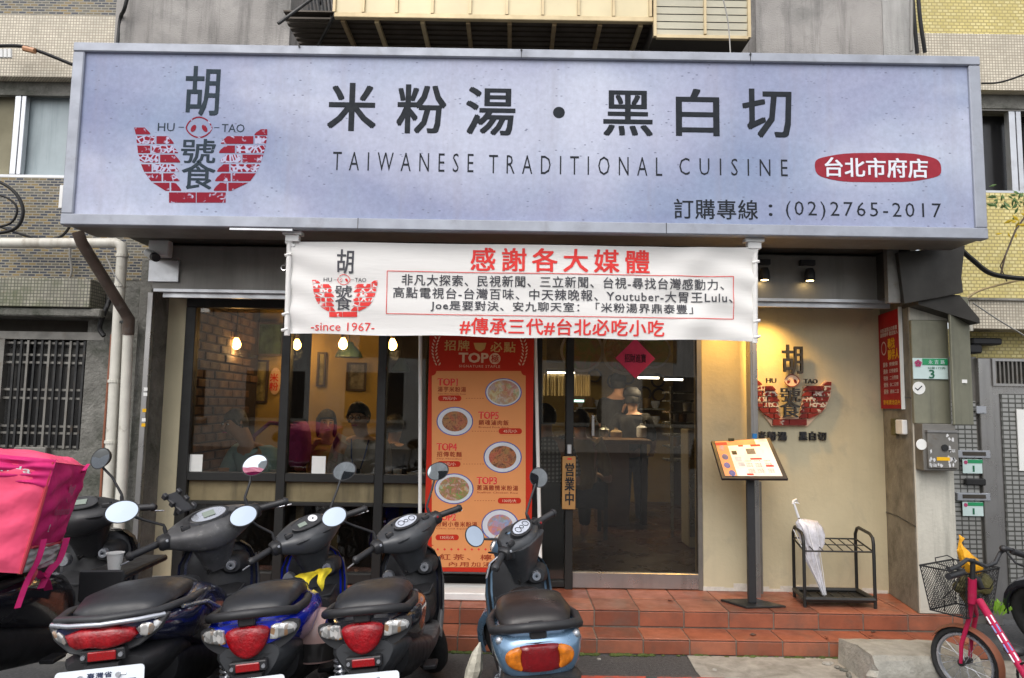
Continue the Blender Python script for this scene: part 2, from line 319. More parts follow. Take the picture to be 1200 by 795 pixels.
def pattern_steel():
    m = bpy.data.materials.new('pattern_steel'); s = NT(m); v = xz(s)
    bt = s.node('ShaderNodeTexBrick'); bt.offset = .5; bt.inputs['Scale'].default_value = 1
    bt.inputs['Brick Width'].default_value = .1; bt.inputs['Row Height'].default_value = .033; bt.inputs['Mortar Size'].default_value = .006
    s.link(v, bt.inputs['Vector'])
    bt2 = s.node('ShaderNodeTexBrick'); bt2.offset = 0; bt2.inputs['Scale'].default_value = 1
    bt2.inputs['Brick Width'].default_value = .05; bt2.inputs['Row Height'].default_value = .066; bt2.inputs['Mortar Size'].default_value = .005
    s.link(v, bt2.inputs['Vector'])
    f = s.mix(.5, bt.outputs['Fac'], bt2.outputs['Fac'])
    c = s.ramp(f, [(.1, (.40, .40, .38)), (.6, (.10, .10, .09))]); s.link(c, s.b.inputs['Base Color'])
    s.b.inputs['Metallic'].default_value = .6; s.b.inputs['Roughness'].default_value = .42; s.bump(f, -.6, .004); return m
M['pattern_steel'] = pattern_steel()
def menu_print():
    m = bpy.data.materials.new('menu_paper'); s = NT(m)
    c = s.ramp(s.noise(14, 2), [(.45, (.78, .74, .76)), (.6, (.74, .66, .66))])
    s.link(c, s.b.inputs['Base Color']); s.b.inputs['Roughness'].default_value = .35; return m
M['menu_paper'] = menu_print()

# ---------------------------------------------------------------- mesh collector
class MB:
    def __init__(s): s.v = []; s.f = []; s.m = []
    def _add(s, vs, fs, m=0):
        o = len(s.v); s.v += [tuple(p) for p in vs]; s.f += [tuple(i + o for i in f) for f in fs]; s.m += [m] * len(fs); return s
    def box(s, x0, x1, y0, y1, z0, z1, m=0):
        if x0 > x1: x0, x1 = x1, x0
        if y0 > y1: y0, y1 = y1, y0
        if z0 > z1: z0, z1 = z1, z0
        vs = [(x, y, z) for z in (z0, z1) for y in (y0, y1) for x in (x0, x1)]
        return s._add(vs, [(0, 2, 3, 1), (4, 5, 7, 6), (0, 1, 5, 4), (2, 6, 7, 3), (0, 4, 6, 2), (1, 3, 7, 5)], m)
    def obox(s, c, ax, ay, az, m=0):  # oriented box: centre + half-axis vectors
        c, ax, ay, az = map(Vector, (c, ax, ay, az))
        vs = [c + ax * i + ay * j + az * k for k in (-1, 1) for j in (-1, 1) for i in (-1, 1)]
        return s._add(vs, [(0, 2, 3, 1), (4, 5, 7, 6), (0, 1, 5, 4), (2, 6, 7, 3), (0, 4, 6, 2), (1, 3, 7, 5)], m)
    def quad(s, a, b, c, d, m=0): return s._add([a, b, c, d], [(0, 1, 2, 3)], m)
    def loft(s, rings, m=0, cap=True, closed=True):
        n = len(rings[0]); vs = [p for r in rings for p in r]; fs = []
        for i in range(len(rings) - 1):
            for j in range(n if closed else n - 1):
                k = (j + 1) % n; fs.append((i * n + j, i * n + k, (i + 1) * n + k, (i + 1) * n + j))
        if cap and closed: fs.append(tuple(range(n))[::-1]); fs.append(tuple((len(rings) - 1) * n + j for j in range(n)))
        return s._add(vs, fs, m)
    def tube(s, pts, r, n=8, m=0, cap=True, flat=1.0):
        pts = [Vector(p) for p in pts]; rings = []; up = None
        for i, p in enumerate(pts):
            a = pts[max(0, i - 1)]; b = pts[min(len(pts) - 1, i + 1)]; t = (b - a)
            t = t.normalized() if t.length > 1e-9 else Vector((0, 0, 1))
            if up is None: up = Vector((0, 0, 1)) if abs(t.z) < .9 else Vector((1, 0, 0))
            u = t.cross(up); u = u.normalized() if u.length > 1e-6 else Vector((1, 0, 0)); v = u.cross(t); up = v
            rr = r[i] if isinstance(r, (list, tuple)) else r
            rings.append([p + u * math.cos(2 * math.pi * k / n) * rr + v * math.sin(2 * math.pi * k / n) * rr * flat for k in range(n)])
        return s.loft(rings, m, cap)
    def lathe(s, prof, c=(0, 0, 0), axis='z', n=20, m=0, cap=True):
        rings = []
        for r, h in prof:
            rg = []
            for k in range(n):
                a = 2 * math.pi * k / n; p = (r * math.cos(a), r * math.sin(a), h)
                if axis == 'x': p = (h, p[0], p[1])
                elif axis == 'y': p = (p[0], h, p[1])
                rg.append((p[0] + c[0], p[1] + c[1], p[2] + c[2]))
            rings.append(rg)
        return s.loft(rings, m, cap)
    def torus(s, c, R0, r0, axis='x', n=28, k=8, m=0, fx=1.0):
        rings = []
        for i in range(n):
            a = 2 * math.pi * i / n; rg = []
            for j in range(k):
                b = 2 * math.pi * j / k; q = R0 + r0 * math.cos(b); h = r0 * math.sin(b) * fx
                p = (q * math.cos(a), q * math.sin(a), h)
                if axis == 'x': p = (p[2], p[0], p[1])
                elif axis == 'y': p = (p[0], p[2], p[1])
                rg.append((p[0] + c[0], p[1] + c[1], p[2] + c[2]))
            rings.append(rg)
        rings.append(rings[0]); return s.loft(rings, m, False)
    def ball(s, c, rx, ry=None, rz=None, nu=14, nv=8, m=0):
        ry = ry or rx; rz = rz or rx; rings = []
        for i in range(nv + 1):
            t = math.pi * i / nv; t = min(max(t, .02), math.pi - .02)
            rings.append([(c[0] + rx * math.sin(t) * math.cos(2 * math.pi * j / nu), c[1] + ry * math.sin(t) * math.sin(2 * math.pi * j / nu), c[2] - rz * math.cos(t)) for j in range(nu)])
        return s.loft(rings, m)
    def prism(s, poly, y0, y1, m=0):  # polygon in xz, from y0 to y1
        n = len(poly); vs = [(x, y0, z) for x, z in poly] + [(x, y1, z) for x, z in poly]
        fs = [tuple(range(n)), tuple(range(2 * n - 1, n - 1, -1))] + [(i, i + n, (i + 1) % n + n, (i + 1) % n) for i in range(n)]
        return s._add(vs, fs, m)
    def xf(s, mx):
        s.v = [tuple(mx @ Vector(p)) for p in s.v]; return s
    def merge(s, o, dm=0): return s._add(o.v, o.f, 0) if False else s._m(o, dm)
    def _m(s, o, dm):
        k = len(s.v); s.v += o.v; s.f += [tuple(i + k for i in f) for f in o.f]; s.m += [i + dm for i in o.m]; return s
OFF = {}
def link(o, parent=None):
    COL.objects.link(o)
    if parent is not None: o.parent = parent
    return o
def props(o, label=None, cat=None, group=None, kind=None):
    for k, v in (('label', label), ('category', cat), ('group', group), ('kind', kind)):
        if v: o[k] = v
    return o
def thing(name, label, cat, loc=(0, 0, 0), group=None):
    o = bpy.data.objects.new(name, None); link(o); o.location = loc; o.empty_display_size = .1; OFF[o] = Vector(loc)
    return props(o, label, cat, group)
def off(o): return OFF.get(o, Vector((0, 0, 0)))
def build(name, mb, mats, parent=None, smooth=None, bevel=0, label=None, cat=None, group=None, kind=None, seg=1, recalc=True, origin=None):
    """origin: for a top-level mesh, where its base stands"""
    mats = mats if isinstance(mats, (list, tuple)) else [mats]
    of = off(parent) if parent is not None else Vector(origin or (0, 0, 0))
    me = bpy.data.meshes.new(name); me.from_pydata([(x - of.x, y - of.y, z - of.z) for x, y, z in mb.v], [], mb.f)
    for q in mats: me.materials.append(M[q] if isinstance(q, str) else q)
    me.polygons.foreach_set('material_index', mb.m)
    if bevel or recalc:
        bm = bmesh.new(); bm.from_mesh(me)
        if recalc: bmesh.ops.recalc_face_normals(bm, faces=bm.faces)
        if bevel:
            es = [e for e in bm.edges if len(e.link_faces) == 2 and e.calc_face_angle(0) > .5]
            bmesh.ops.bevel(bm, geom=es, offset=bevel, segments=seg, affect='EDGES', clamp_overlap=True)
        bm.to_mesh(me); bm.free()
    if smooth is not None:
        me.polygons.foreach_set('use_smooth', [True] * len(me.polygons)); me.set_sharp_from_angle(angle=R(smooth))
    me.update()
    o = bpy.data.objects.new(name, me); link(o, parent); OFF[o] = of
    if parent is None: o.location = of
    return props(o, label, cat, group, kind)
def dup(o, name=None, parent=None, loc=None):
    c = o.copy(); link(c, parent)
    if loc is not None: c.location = loc
    OFF[c] = off(o)
    if name: c.name = name
    return c
_tc = {}
def glyphs(s, weight=0, space=1.0, line=1.0):
    k = (s, weight, space, line)
    if k not in _tc:
        c = bpy.data.curves.new('t', 'FONT'); c.body = s; c.resolution_u = 2; c.offset = weight; c.space_character = space; c.space_line = line
        o = bpy.data.objects.new('t', c); COL.objects.link(o); dg = bpy.context.evaluated_depsgraph_get()
        me = bpy.data.meshes.new_from_object(o.evaluated_get(dg))
        vs = [tuple(v.co) for v in me.vertices]; fs = [tuple(p.vertices) for p in me.polygons]
        bpy.data.objects.remove(o); bpy.data.curves.remove(c); bpy.data.meshes.remove(me)
        x0 = min(v[0] for v in vs); x1 = max(v[0] for v in vs); y0 = min(v[1] for v in vs); y1 = max(v[1] for v in vs)
        _tc[k] = ([((x - x0) / (x1 - x0), (y - y0) / (y1 - y0)) for x, y, _ in vs], fs)
    return _tc[k]
def textmb(s, O, U, V, weight=0, space=1.0, line=1.0, depth=0, warp=None):
    """glyphs filling the parallelogram O (lower left), U (along), V (up); bolder strokes by overprinting"""
    if weight > 0:
        O, U, V = Vector(O), Vector(U), Vector(V); n = U.cross(V).normalized(); un, vn = U.normalized(), V.normalized()
        lines_ = s.count('\n') + 1; d = V.length / lines_ * weight * 1.0; mb = MB()
        for k, (a, b) in enumerate(((-1, -.7), (1, -.7), (-1, .7), (1, .7), (0, 0))):
            mb.merge(textmb(s, O + un * a * d + vn * b * d + n * k * .00025, U, V, 0, space, line, depth, warp))
        return mb
    uv, fs = glyphs(s, weight, space, line); O, U, V = Vector(O), Vector(U), Vector(V); n = U.cross(V).normalized()
    mb = MB(); P = [O + U * u + V * v for u, v in uv]
    if warp: P = [Vector(warp(p)) for p in P]
    if depth:
        k = len(P); vs = [p + n * depth for p in P] + P; cnt = {}
        for f in fs:
            for a, b in zip(f, f[1:] + f[:1]): cnt[(a, b)] = cnt.get((a, b), 0) + 1
        side = [(a, a + k, b + k, b) for (a, b) in cnt if (b, a) not in cnt]
        return mb._add(vs, list(fs) + side)
    return mb._add(P, fs)
def text(s, bb, Y, m, parent, weight=0, space=1.0, line=1.0, depth=0, name='lettering', warp=None, label=None):
    """bb: the lettering's box in the photo, px (x0,y0,x1,y1), on the upright plane at depth Y"""
    cx, cy = (bb[0] + bb[2]) / 2, (bb[1] + bb[3]) / 2
    x0, x1 = at(bb[0], cy, Y)[0], at(bb[2], cy, Y)[0]; z0, z1 = at(cx, bb[3], Y)[1], at(cx, bb[1], Y)[1]
    mb = textmb(s, (x0, Y, z0), (x1 - x0, 0, 0), (0, 0, z1 - z0), weight, space, line, depth, warp)
    return build(name, mb, m, parent, recalc=False, label=label)
def sup(c, hw, hh, n=20, e=2.6, axis='y', taper=0, tilt=0):
    """superellipse ring centred c; in the xz plane (axis y), yz (axis x) or xy (axis z)"""
    out = []
    for k in range(n):
        a = 2 * math.pi * k / n; ca, sa = math.cos(a), math.sin(a)
        u = math.copysign(abs(ca) ** (2 / e), ca); v = math.copysign(abs(sa) ** (2 / e), sa)
        u *= hw * (1 + taper * v); v *= hh
        if axis == 'y': p = (u, v * tilt, v)
        elif axis == 'x': p = (0, u * math.cos(tilt) - v * math.sin(tilt), u * math.sin(tilt) + v * math.cos(tilt))
        else: p = (u, v, 0)
        out.append((c[0] + p[0], c[1] + p[1], c[2] + p[2]))
    return out
def arc(a0, a1, n, f): return [f(a0 + (a1 - a0) * i / (n - 1)) for i in range(n)]
# ================================================================ SETTING: ground, steps
FY, SY, TY = 5.3, 4.78, 4.55           # shop front, upper riser, lower riser
DZ, TZ = .205, .097                    # deck and tread heights
g = MB(); g.quad((-60, -60, 0), (60, -60, 0), (60, 60, 0), (-60, 60, 0)); build('road', g, 'asphalt', kind='structure')
def patch(name, pts, z, m, th=.004):
    q = MB(); n = len(pts); q._add([(x, y, z) for x, y in pts] + [(x, y, .0005) for x, y in pts], [tuple(range(n))] + [(i, i + n, (i + 1) % n + n, (i + 1) % n) for i in range(n)])
    return build(name, q, m, kind='structure')
def rough_outline(x0, x1, y0, y1, n=14, a=.03):
    pts = [(x0 + (x1 - x0) * i / n, y0 + rnd.uniform(-a, a)) for i in range(n + 1)] + [(x1 - rnd.uniform(0, a), y0 + (y1 - y0) * .5)]
    return pts + [(x0 + (x1 - x0) * (1 - i / n), y1 + rnd.uniform(-a, 0) * .3) for i in range(n + 1)] + [(x0 + rnd.uniform(-a, a), y0 + (y1 - y0) * .5)]
patch('concrete_apron', rough_outline(1.10, 3.6, 4.02, 4.54, a=.05), .006, 'concrete_ground')
patch('concrete_apron', rough_outline(-3.2, -.42, 4.3, 4.535, a=.04), .006, 'concrete_ground')
for x0, x1 in ((.36, .78), (.84, 1.22), (1.30, 2.1)): patch('kerb_line', rough_outline(x0, x1, 4.08, 4.17, 8, .02), .011, 'red_paint')
mo = MB()
for i in range(260):
    x = rnd.uniform(-2.6, 2.2) if i % 3 else rnd.uniform(-.5, .9); s_ = rnd.uniform(.006, .018)
    mo.ball((x, TY - rnd.uniform(.004, .03), .004), s_ * 1.6, s_, s_ * .5, 6, 4)
build('moss', mo, 'moss', kind='stuff', label='green moss growing along the foot of the tiled steps', cat='moss')

st = thing('entrance_steps', 'two wide terracotta tiled steps along the whole shop front', 'steps', (0, SY, 0))
sx0, sx1 = -2.78, 2.95
c_ = MB(); c_.box(sx0 + .004, sx1 - .004, SY + .008, FY + .14, 0, DZ - .008); c_.box(sx0 + .004, sx1 - .004, TY + .008, SY + .008, .0, TZ - .008)
build('core', c_, 'grout', st)
def tiles(x0, x1, pitch, phase, kind, ya, yb, za, zb):
    x = x0 - phase
    while x < x1:
        a, b = max(x, x0) + .004, min(x + pitch, x1) - .004; x += pitch
        if b - a < .02: continue
        q = MB(); dj = rnd.uniform(-.002, .002)
        q.box(a, b, ya + (dj if kind == 'v' else .003), yb - (0 if kind == 'v' else .003), za + (.003 if kind == 'v' else 0), zb + (dj if kind == 'h' else -.003))
        build('tile', q, 'terracotta%d' % rnd.choice([0, 0, 1, 2, 2, 3]), st, bevel=.0025)
ph = .14
tiles(sx0, sx1, .29, ph, 'v', SY, SY + .009, TZ + .002, DZ - .010)
tiles(sx0, sx1, .29, ph, 'h', SY - .002, SY + .27, DZ - .009, DZ)
tiles(sx0, sx1, .29, ph, 'h', SY + .27, SY + .56, DZ - .009, DZ)
tiles(sx0, sx1, .285, .09, 'v', TY, TY + .009, .002, TZ - .010)
tiles(sx0, sx1, .285, .09, 'h', TY - .002, SY, TZ - .009, TZ)

# ================================================================ SHOP FRONT
shop = thing('noodle_shop', 'beige ground floor shop front with black framed windows and glass door', 'shop front', (0, FY, 0))
def px_box(mb, px0, py0, px1, py1, Y, dy, m=0, front=0):
    cx, cy = (px0 + px1) / 2, (py0 + py1) / 2
    mb.box(at(px0, cy, Y)[0], at(px1, cy, Y)[0], Y - front, Y + dy, at(cx, py1, Y)[1], at(cx, py0, Y)[1], m); return mb
ZT = 2.42
xl, xw0 = X(172, FY), X(212, FY)                 # left pillar
xd1, xr = X(822, FY), 2.74                # right beige wall
q = MB().box(xl, xw0, FY, FY + .22, DZ, ZT); build('pillar', q, 'beige_wall', shop, bevel=.006)
q = MB().box(xd1, xr + .25, FY, FY + .22, DZ, ZT); build('wall', q, 'beige_wall', shop, bevel=.006)
for a, b in ((xl, xw0), (xd1, xr)):
    q = MB(); x = a
    while x < b - .01:
        w_ = min(rnd.uniform(.05, .16), b - x); q.box(x, x + w_, FY - .003, FY + .01, DZ, DZ + rnd.uniform(.02, .06)); x += w_
    build('plaster_patch', q, 'scuffed_plaster', shop)
# jagged beam / shutter box over the front
bz0, bz1, bY = 2.265, 2.585, 4.9
q = MB().box(X(168, bY), X(1062, bY), bY, FY + .2, bz0, bz1); build('shutter_box', q, 'beam_metal', shop, bevel=.01)
q = MB()
q.box(X(172, bY), X(1050, bY), bY - .012, bY + .01, bz0 - .012, bz0 + .008); q.box(X(180, bY), X(1050, bY), bY + .03, bY + .055, bz0 - .045, bz0 - .002)
q.box(X(180, bY), X(1050, bY), bY + .062, bY + .07, bz0 - .03, bz0 - .002)
build('shutter_rail', q, 'aluminium', shop)
q = MB().box(X(170, 5.24), X(178, 5.24), 5.2, FY - .002, DZ, bz0 - .005); build('shutter_guide', q, 'old_steel', shop, bevel=.004)
q = MB().box(X(880, 5.12), X(888.5, 5.12), 5.12, 5.22, DZ, bz0 - .005); q.box(X(882, 5.12), X(886, 5.12), 5.115, 5.125, DZ, bz0 - .01); build('shutter_guide', q, 'stainless', shop, bevel=.003, label='grey steel shutter post standing beside the door')
q = MB().box(X(882, 5.1), X(887, 5.1), 5.106, 5.114, Z(514, 5.1), Z(504, 5.1)); build('tape', q, mat('blue_tape', (.02, .2, .55), .5), shop)
# windows
W0, W1, W2, W3, W4 = X(212, FY), X(333, FY), X(447, FY), X(500, FY), X(630, FY)
zb, zs0, zs1, ztop = DZ + .01, Z(588, FY, 350), Z(560, FY, 350), Z(362, FY, 350)
fy0, fy1 = FY - .01, FY + .07
def frame_bar(nm, x0, x1, z0, z1, y0=fy0, y1=fy1, m='black_frame', par=shop): return build(nm, MB().box(x0, x1, y0, y1, z0, z1), m, par, bevel=.004)
bw = .045
xe = X(664, FY)
frame_bar('mullion', W0, W0 + .075, zb, ztop)
for x in (W1, W2, W4): frame_bar('mullion', x - .035, x + .03, zb, ztop)
frame_bar('mullion', X(663, FY), X(672, FY), DZ, ztop, fy0 - .02)
xs = [W0 + .075, W1 - .035, W1 + .03, W2 - .035, W2 + .03, W4 - .035, W4 + .03, xe]
frame_bar('head_rail', W0, xd1 - .002, ztop, ZT - .02, fy0 + .003)
for a, b in ((xs[0], xs[1]), (xs[2], xs[3]), (xs[4], xs[5])):
    frame_bar('sill_rail', a, b, zs1 - .03, zs1 + .03); frame_bar('bottom_rail', a, b, zb, zb + .07)
frame_bar('bottom_rail', xs[6], xs[7], zb, zb + .04)
frame_bar('mid_rail', xs[0], xs[1], zs0 - .03, zs0 - .004); frame_bar('mid_rail', xs[2], xs[3], zs0 - .03, zs0 - .004); frame_bar('mid_rail', xs[4], xs[5], zs0 - .03, zs0 - .004)
def pane(nm, x0, x1, z0, z1, y=FY + .03, m='glass', par=shop, label=None):
    return build(nm, MB().box(x0, x1, y, y + .006, z0, z1), m, par, label=label)
for a, b in ((xs[0], xs[1]), (xs[2], xs[3]), (xs[4], xs[5])):
    pane('window_pane', a, b, zs1 + .03, ztop); pane('lower_pane', a, b, zb + .07, zs0 - .03, m='door_glass')
    build('curtain_strip', MB().box(a, b, FY + .035, FY + .045, zs0 - .004, zs1 - .03), 'curtain_bamboo', shop)
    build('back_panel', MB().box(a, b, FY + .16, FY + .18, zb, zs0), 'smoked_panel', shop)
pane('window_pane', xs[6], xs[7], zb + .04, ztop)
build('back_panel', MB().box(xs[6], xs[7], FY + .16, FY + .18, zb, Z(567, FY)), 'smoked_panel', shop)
# olive posts seen through the lower panes
for px in (262, 392, 352): build('inner_post', MB().box(X(px, 5.42), X(px + 9, 5.42), 5.42, 5.45, zb, zs0), 'curtain_bamboo', shop)
# sliding glass door
door = build('door', MB().box(X(672, FY), X(822, FY), FY + .0, FY + .05, DZ + .005, DZ + .115), 'stainless', shop, bevel=.004, label='sliding glass door with a stainless bottom rail')
OFF[door] = off(shop)
pane('door_glass', X(672, FY), X(817, FY), DZ + .115, ztop, FY + .02, 'door_glass', door)
build('door_frame', MB().box(X(817, FY), X(822, FY), FY - .004, FY + .054, DZ + .003, ztop), 'old_steel', door)
q = MB(); hx = X(695, FY - .04); q.box(hx - .011, hx + .011, FY - .05, FY - .03, Z(510, 5.26), Z(485, 5.26)); q.box(hx - .006, hx + .006, FY - .03, FY + .02, Z(507, 5.26), Z(504, 5.26)); q.box(hx - .006, hx + .006, FY - .03, FY + .02, Z(491, 5.26), Z(488, 5.26))
build('handle', q, 'stainless', door, bevel=.003)
build('lock', MB().box(X(665, 5.25), X(670, 5.25), 5.24, 5.275, Z(531, 5.25), Z(520, 5.25)), 'aluminium', shop, bevel=.003)

# paper notices taped inside the panes
for i, (a, b, c2, d, lab) in enumerate(((224, 533, 239, 553, 'small white paper card on the window sill at the far left pane'), (367, 535, 383, 556, 'small white paper card on the sill below the middle pane'))):
    n_ = build('paper_card', MB().box(X(a, FY), X(c2, FY), FY + .024, FY + .027, Z(d, FY, a), Z(b, FY, a)), 'paper_white', label=lab, cat='card', origin=(X(a, FY), FY + .024, Z(d, FY, a)))

# ---------------------------------------------------------------- shop interior
IY = 10.2; IX0, IX1 = -2.66, 2.3; IZ = 2.62
build('interior_floor', MB().box(IX0 - .1, IX1 + .1, FY + .14, IY + .1, DZ - .05, DZ - .003), 'interior_floor', kind='structure')
build('interior_ceiling', MB().box(IX0 - .1, IX1 + .1, FY + .2, IY + .1, IZ, IZ + .1), 'interior_ceiling', kind='structure')
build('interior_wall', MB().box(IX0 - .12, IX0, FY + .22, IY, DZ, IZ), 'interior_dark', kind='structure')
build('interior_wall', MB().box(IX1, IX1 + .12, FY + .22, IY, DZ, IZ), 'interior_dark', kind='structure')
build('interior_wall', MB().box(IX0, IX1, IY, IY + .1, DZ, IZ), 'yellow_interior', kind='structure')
PY = 7.5
part_w = build('partition_wall', MB().box(X(225, PY), X(333, PY), PY, PY + .12, DZ, IZ), 'yellow_interior', kind='structure')
part_w2 = build('partition_wall', MB().box(X(362, PY), X(442, PY), PY, PY + .12, DZ, IZ), 'yellow_interior', kind='structure')
build('partition_wall', MB().box(X(452, 8.6), X(500, 8.6), 8.6, 8.7, DZ, IZ), 'interior_dark', kind='structure')
# exposed brick on the left side wall, bricks picked apart
bw_ = build('brick_wall', MB().box(IX0, IX0 + .03, FY + .25, 7.42, DZ, IZ), 'dark_mortar', kind='structure')
bms = []
for k in range(3):
    o = build('brick', MB().box(0, .03, 0, .2, 0, .064), 'old_brick%d' % k, bw_, bevel=.004); bms.append(o.data)
    if k: bpy.data.objects.remove(o)
    else: proto = o
z = DZ + .02; row = 0; first = True
while z < IZ - .1:
    y = 5.56 + (-.1 if row % 2 else 0); end = 7.2 + rnd.uniform(-.1, .1)
    while y < end - .1:
        if y > 5.5 and z > .8:
            c2 = proto if first else dup(proto, None, bw_); first = False
            c2.data = rnd.choice(bms); c2.location = (IX0 + .022 + rnd.uniform(-.006, .006), y, z)
        y += .215
    z += .078; row += 1
# counter along the windows
cn = thing('window_counter', 'dark wooden dining counter behind the front windows', 'counter', (-1.4, 5.6, DZ))
build('counter_top', MB().box(W0 + .02, W4 - .1, FY + .2, FY + .46, zs1 - .09, zs1 - .045), 'counter_wood', cn, bevel=.005)
for x in (W0 + .1, W1, W2): build('leg', MB().box(x, x + .05, FY + .38, FY + .43, DZ, zs1 - .09), 'dark_wood', cn)
# framed pictures and a round sign on the partition
def picture(px0, py0, px1, py1, Y, lab, inner, dark='dark_wood'):
    x0, x1, z0, z1 = X(px0, Y), X(px1, Y), Z(py1, Y, px0), Z(py0, Y, px0)
    t = thing('framed_picture', lab, 'picture', ((x0 + x1) / 2, Y, z0)); b = .02
    q = MB().box(x0, x1, Y - .03, Y - .002, z1 - b, z1).box(x0, x1, Y - .03, Y - .002, z0, z0 + b).box(x0, x0 + b, Y - .03, Y - .002, z0 + b, z1 - b).box(x1 - b, x1, Y - .03, Y - .002, z0 + b, z1 - b)
    build('frame', q, dark, t); build('print', MB().box(x0 + b, x1 - b, Y - .015, Y - .004, z0 + b, z1 - b), inner, t)
D('print_a', (.14, .12, .07), .6, nz=(9, .9)); D('print_b', (.3, .26, .12), .6, nz=(7, .9)); D('print_c', (.05, .08, .04), .6, nz=(9, .9)); D('print_d', (.22, .2, .17), .6, nz=(8, .9))
picture(281, 435, 291, 458, PY, 'small dark framed picture on the yellow wall, left of the tall one', 'print_a')
picture(298, 422, 313, 472, PY, 'tall dark framed picture on the yellow wall', 'print_b')
picture(370, 413, 380, 453, PY, 'narrow framed picture on the yellow column', 'print_b')
picture(405, 425, 428, 458, PY, 'framed black and white print below the green lamp', 'print_d')
picture(298, 378, 330, 417, PY - .1, 'green botanical print high above the pendant bulbs', 'print_c')
ov = thing('oval_signboard', 'small oval cream sign with red characters on the yellow wall', 'sign', (X(320, PY), PY, 1.5))
ox, oz, orx, orz = X(321, PY - .03), Z(447, PY, 320), .06, .14
build('board', MB().lathe([(0.001, 0), (1, 0), (1, .02), (.001, .02)], (0, 0, 0), 'y', 20).xf(Matrix.Translation((ox, PY - .04, oz)) @ Matrix.Diagonal((orx, 1, orz, 1))), 'cream_print', ov)
text('米\n粉', (316, 438, 326, 458), PY - .045, 'banner_red', ov, .02)
# pendant bulbs
def bulb(px, py, Y, lab, E=9):
    x, z = at(px, py, Y); t = thing('pendant_bulb', lab, 'pendant lamp', (x, Y, IZ), group='glowing bulbs behind the window')
    build('cord', MB().tube([(x, Y, IZ), (x, Y, z + .08)], .005, 6), 'cable', t)
    build('cap', MB().lathe([(.014, .10), (.022, .085), (.024, .05), (.02, .045)], (x, Y, z), n=12), 'bracket_tan', t, smooth=40)
    build('bulb', MB().lathe([(.012, .05), (.03, .02), (.042, -.01), (.036, -.04), (.012, -.06)], (x, Y, z), n=14), 'bulb', t, smooth=60)
    l = bpy.data.lights.new('bulb_light', 'POINT'); l.energy = E; l.color = (1, .68, .32); l.shadow_soft_size = .06
    lo = bpy.data.objects.new('bulb_light', l); link(lo, t); lo.location = (0, 0, z - IZ - .1)
bulb(277, 402, 6.7, 'glowing warm pendant bulb in the left window pane', 3.2)
bulb(348, 403, 7.2, 'glowing warm pendant bulb just right of the first window post', 2)
bulb(402, 402, 6.6, 'glowing warm pendant bulb in the middle pane above the green lamp', 2.6)
bulb(460, 403, 6.6, 'glowing warm pendant bulb right of the second window post', 2.6)
# wall lantern bracket under first bulb
q = MB().tube([(X(281, 7.3), 7.45, Z(398, 7.3)), (X(290, 7.3), 7.2, Z(396, 7.3)), (X(294, 7.3), 7.2, Z(420, 7.3))], .008, 6); q.box(X(276, 7.2), X(295, 7.2), 7.15, 7.25, Z(424, 7.2), Z(421, 7.2))
build('wall_bracket', q, 'dark_metal', label='thin black metal wall bracket beneath the leftmost bulb', cat='bracket')
def shade_lamp(px0, px1, py, Y, lab):
    xa, xb, z = X(px0, Y), X(px1, Y), Z(py, Y); r = (xb - xa) / 2; xc = (xa + xb) / 2
    t = thing('shade_lamp', lab, 'pendant lamp', (xc, Y, IZ))
    build('lamp_shade', MB().lathe([(r, 0), (r * .85, .05), (r * .4, .11), (.03, .15)], (xc, Y, z), n=20), 'shade_green', t, smooth=40)
    build('lamp_glow', MB().lathe([(.001, .012), (r * .93, .012), (r * .93, .018), (.001, .018)], (xc, Y, z), n=20), 'tube_lamp', t)
    build('cord', MB().tube([(xc, Y, z + .14), (xc, Y, IZ)], .006, 6), 'cable', t)
shade_lamp(390, 423, 422, 6.9, 'dark green shade lamp with a lit rim in the middle pane'); shade_lamp(457, 480, 438, 7.8, 'small dark shade lamp with a lit rim in the right pane')
# ceiling tubes over the kitchen
def tube_light(px0, px1, py, Y, lab, m='tube_lamp', E=14, th=.012):
    x0, x1, z = X(px0, Y), X(px1, Y), Z(py, Y, (px0 + px1) / 2); t = thing('tube_light', lab, 'tube light', ((x0 + x1) / 2, Y, z))
    build('tube', MB().box(x0, x1, Y - .02, Y + .02, z - th, z + th), m, t); build('housing', MB().box(x0 - .02, x1 + .02, Y - .05, Y + .05, z + th, z + th + .03), 'interior_dark', t)
    if E:
        l = bpy.data.lights.new('tube_glow', 'AREA'); l.shape = 'RECTANGLE'; l.size = x1 - x0; l.size_y = .04; l.energy = E; l.color = (1, .8, .5)
        lo = bpy.data.objects.new('tube_glow', l); link(lo, t); lo.location = (0, 0, -th - .01)
tube_light(650, 711, 423, 8.3, 'long lit ceiling tube seen through the glass door', E=8)
tube_light(641, 673, 437, 8.9, 'short lit ceiling tube left of the door post', E=0, th=.008)
tube_light(748, 772, 443, 8.6, 'left of the two short tubes above the shelves', E=4, th=.01); tube_light(779, 800, 445, 8.6, 'right of the two short tubes above the shelves', E=0, th=.01)
tube_light(673, 684, 470, 8.4, 'small cyan lamp glowing in the kitchen', 'tube_cyan', 0, .012)
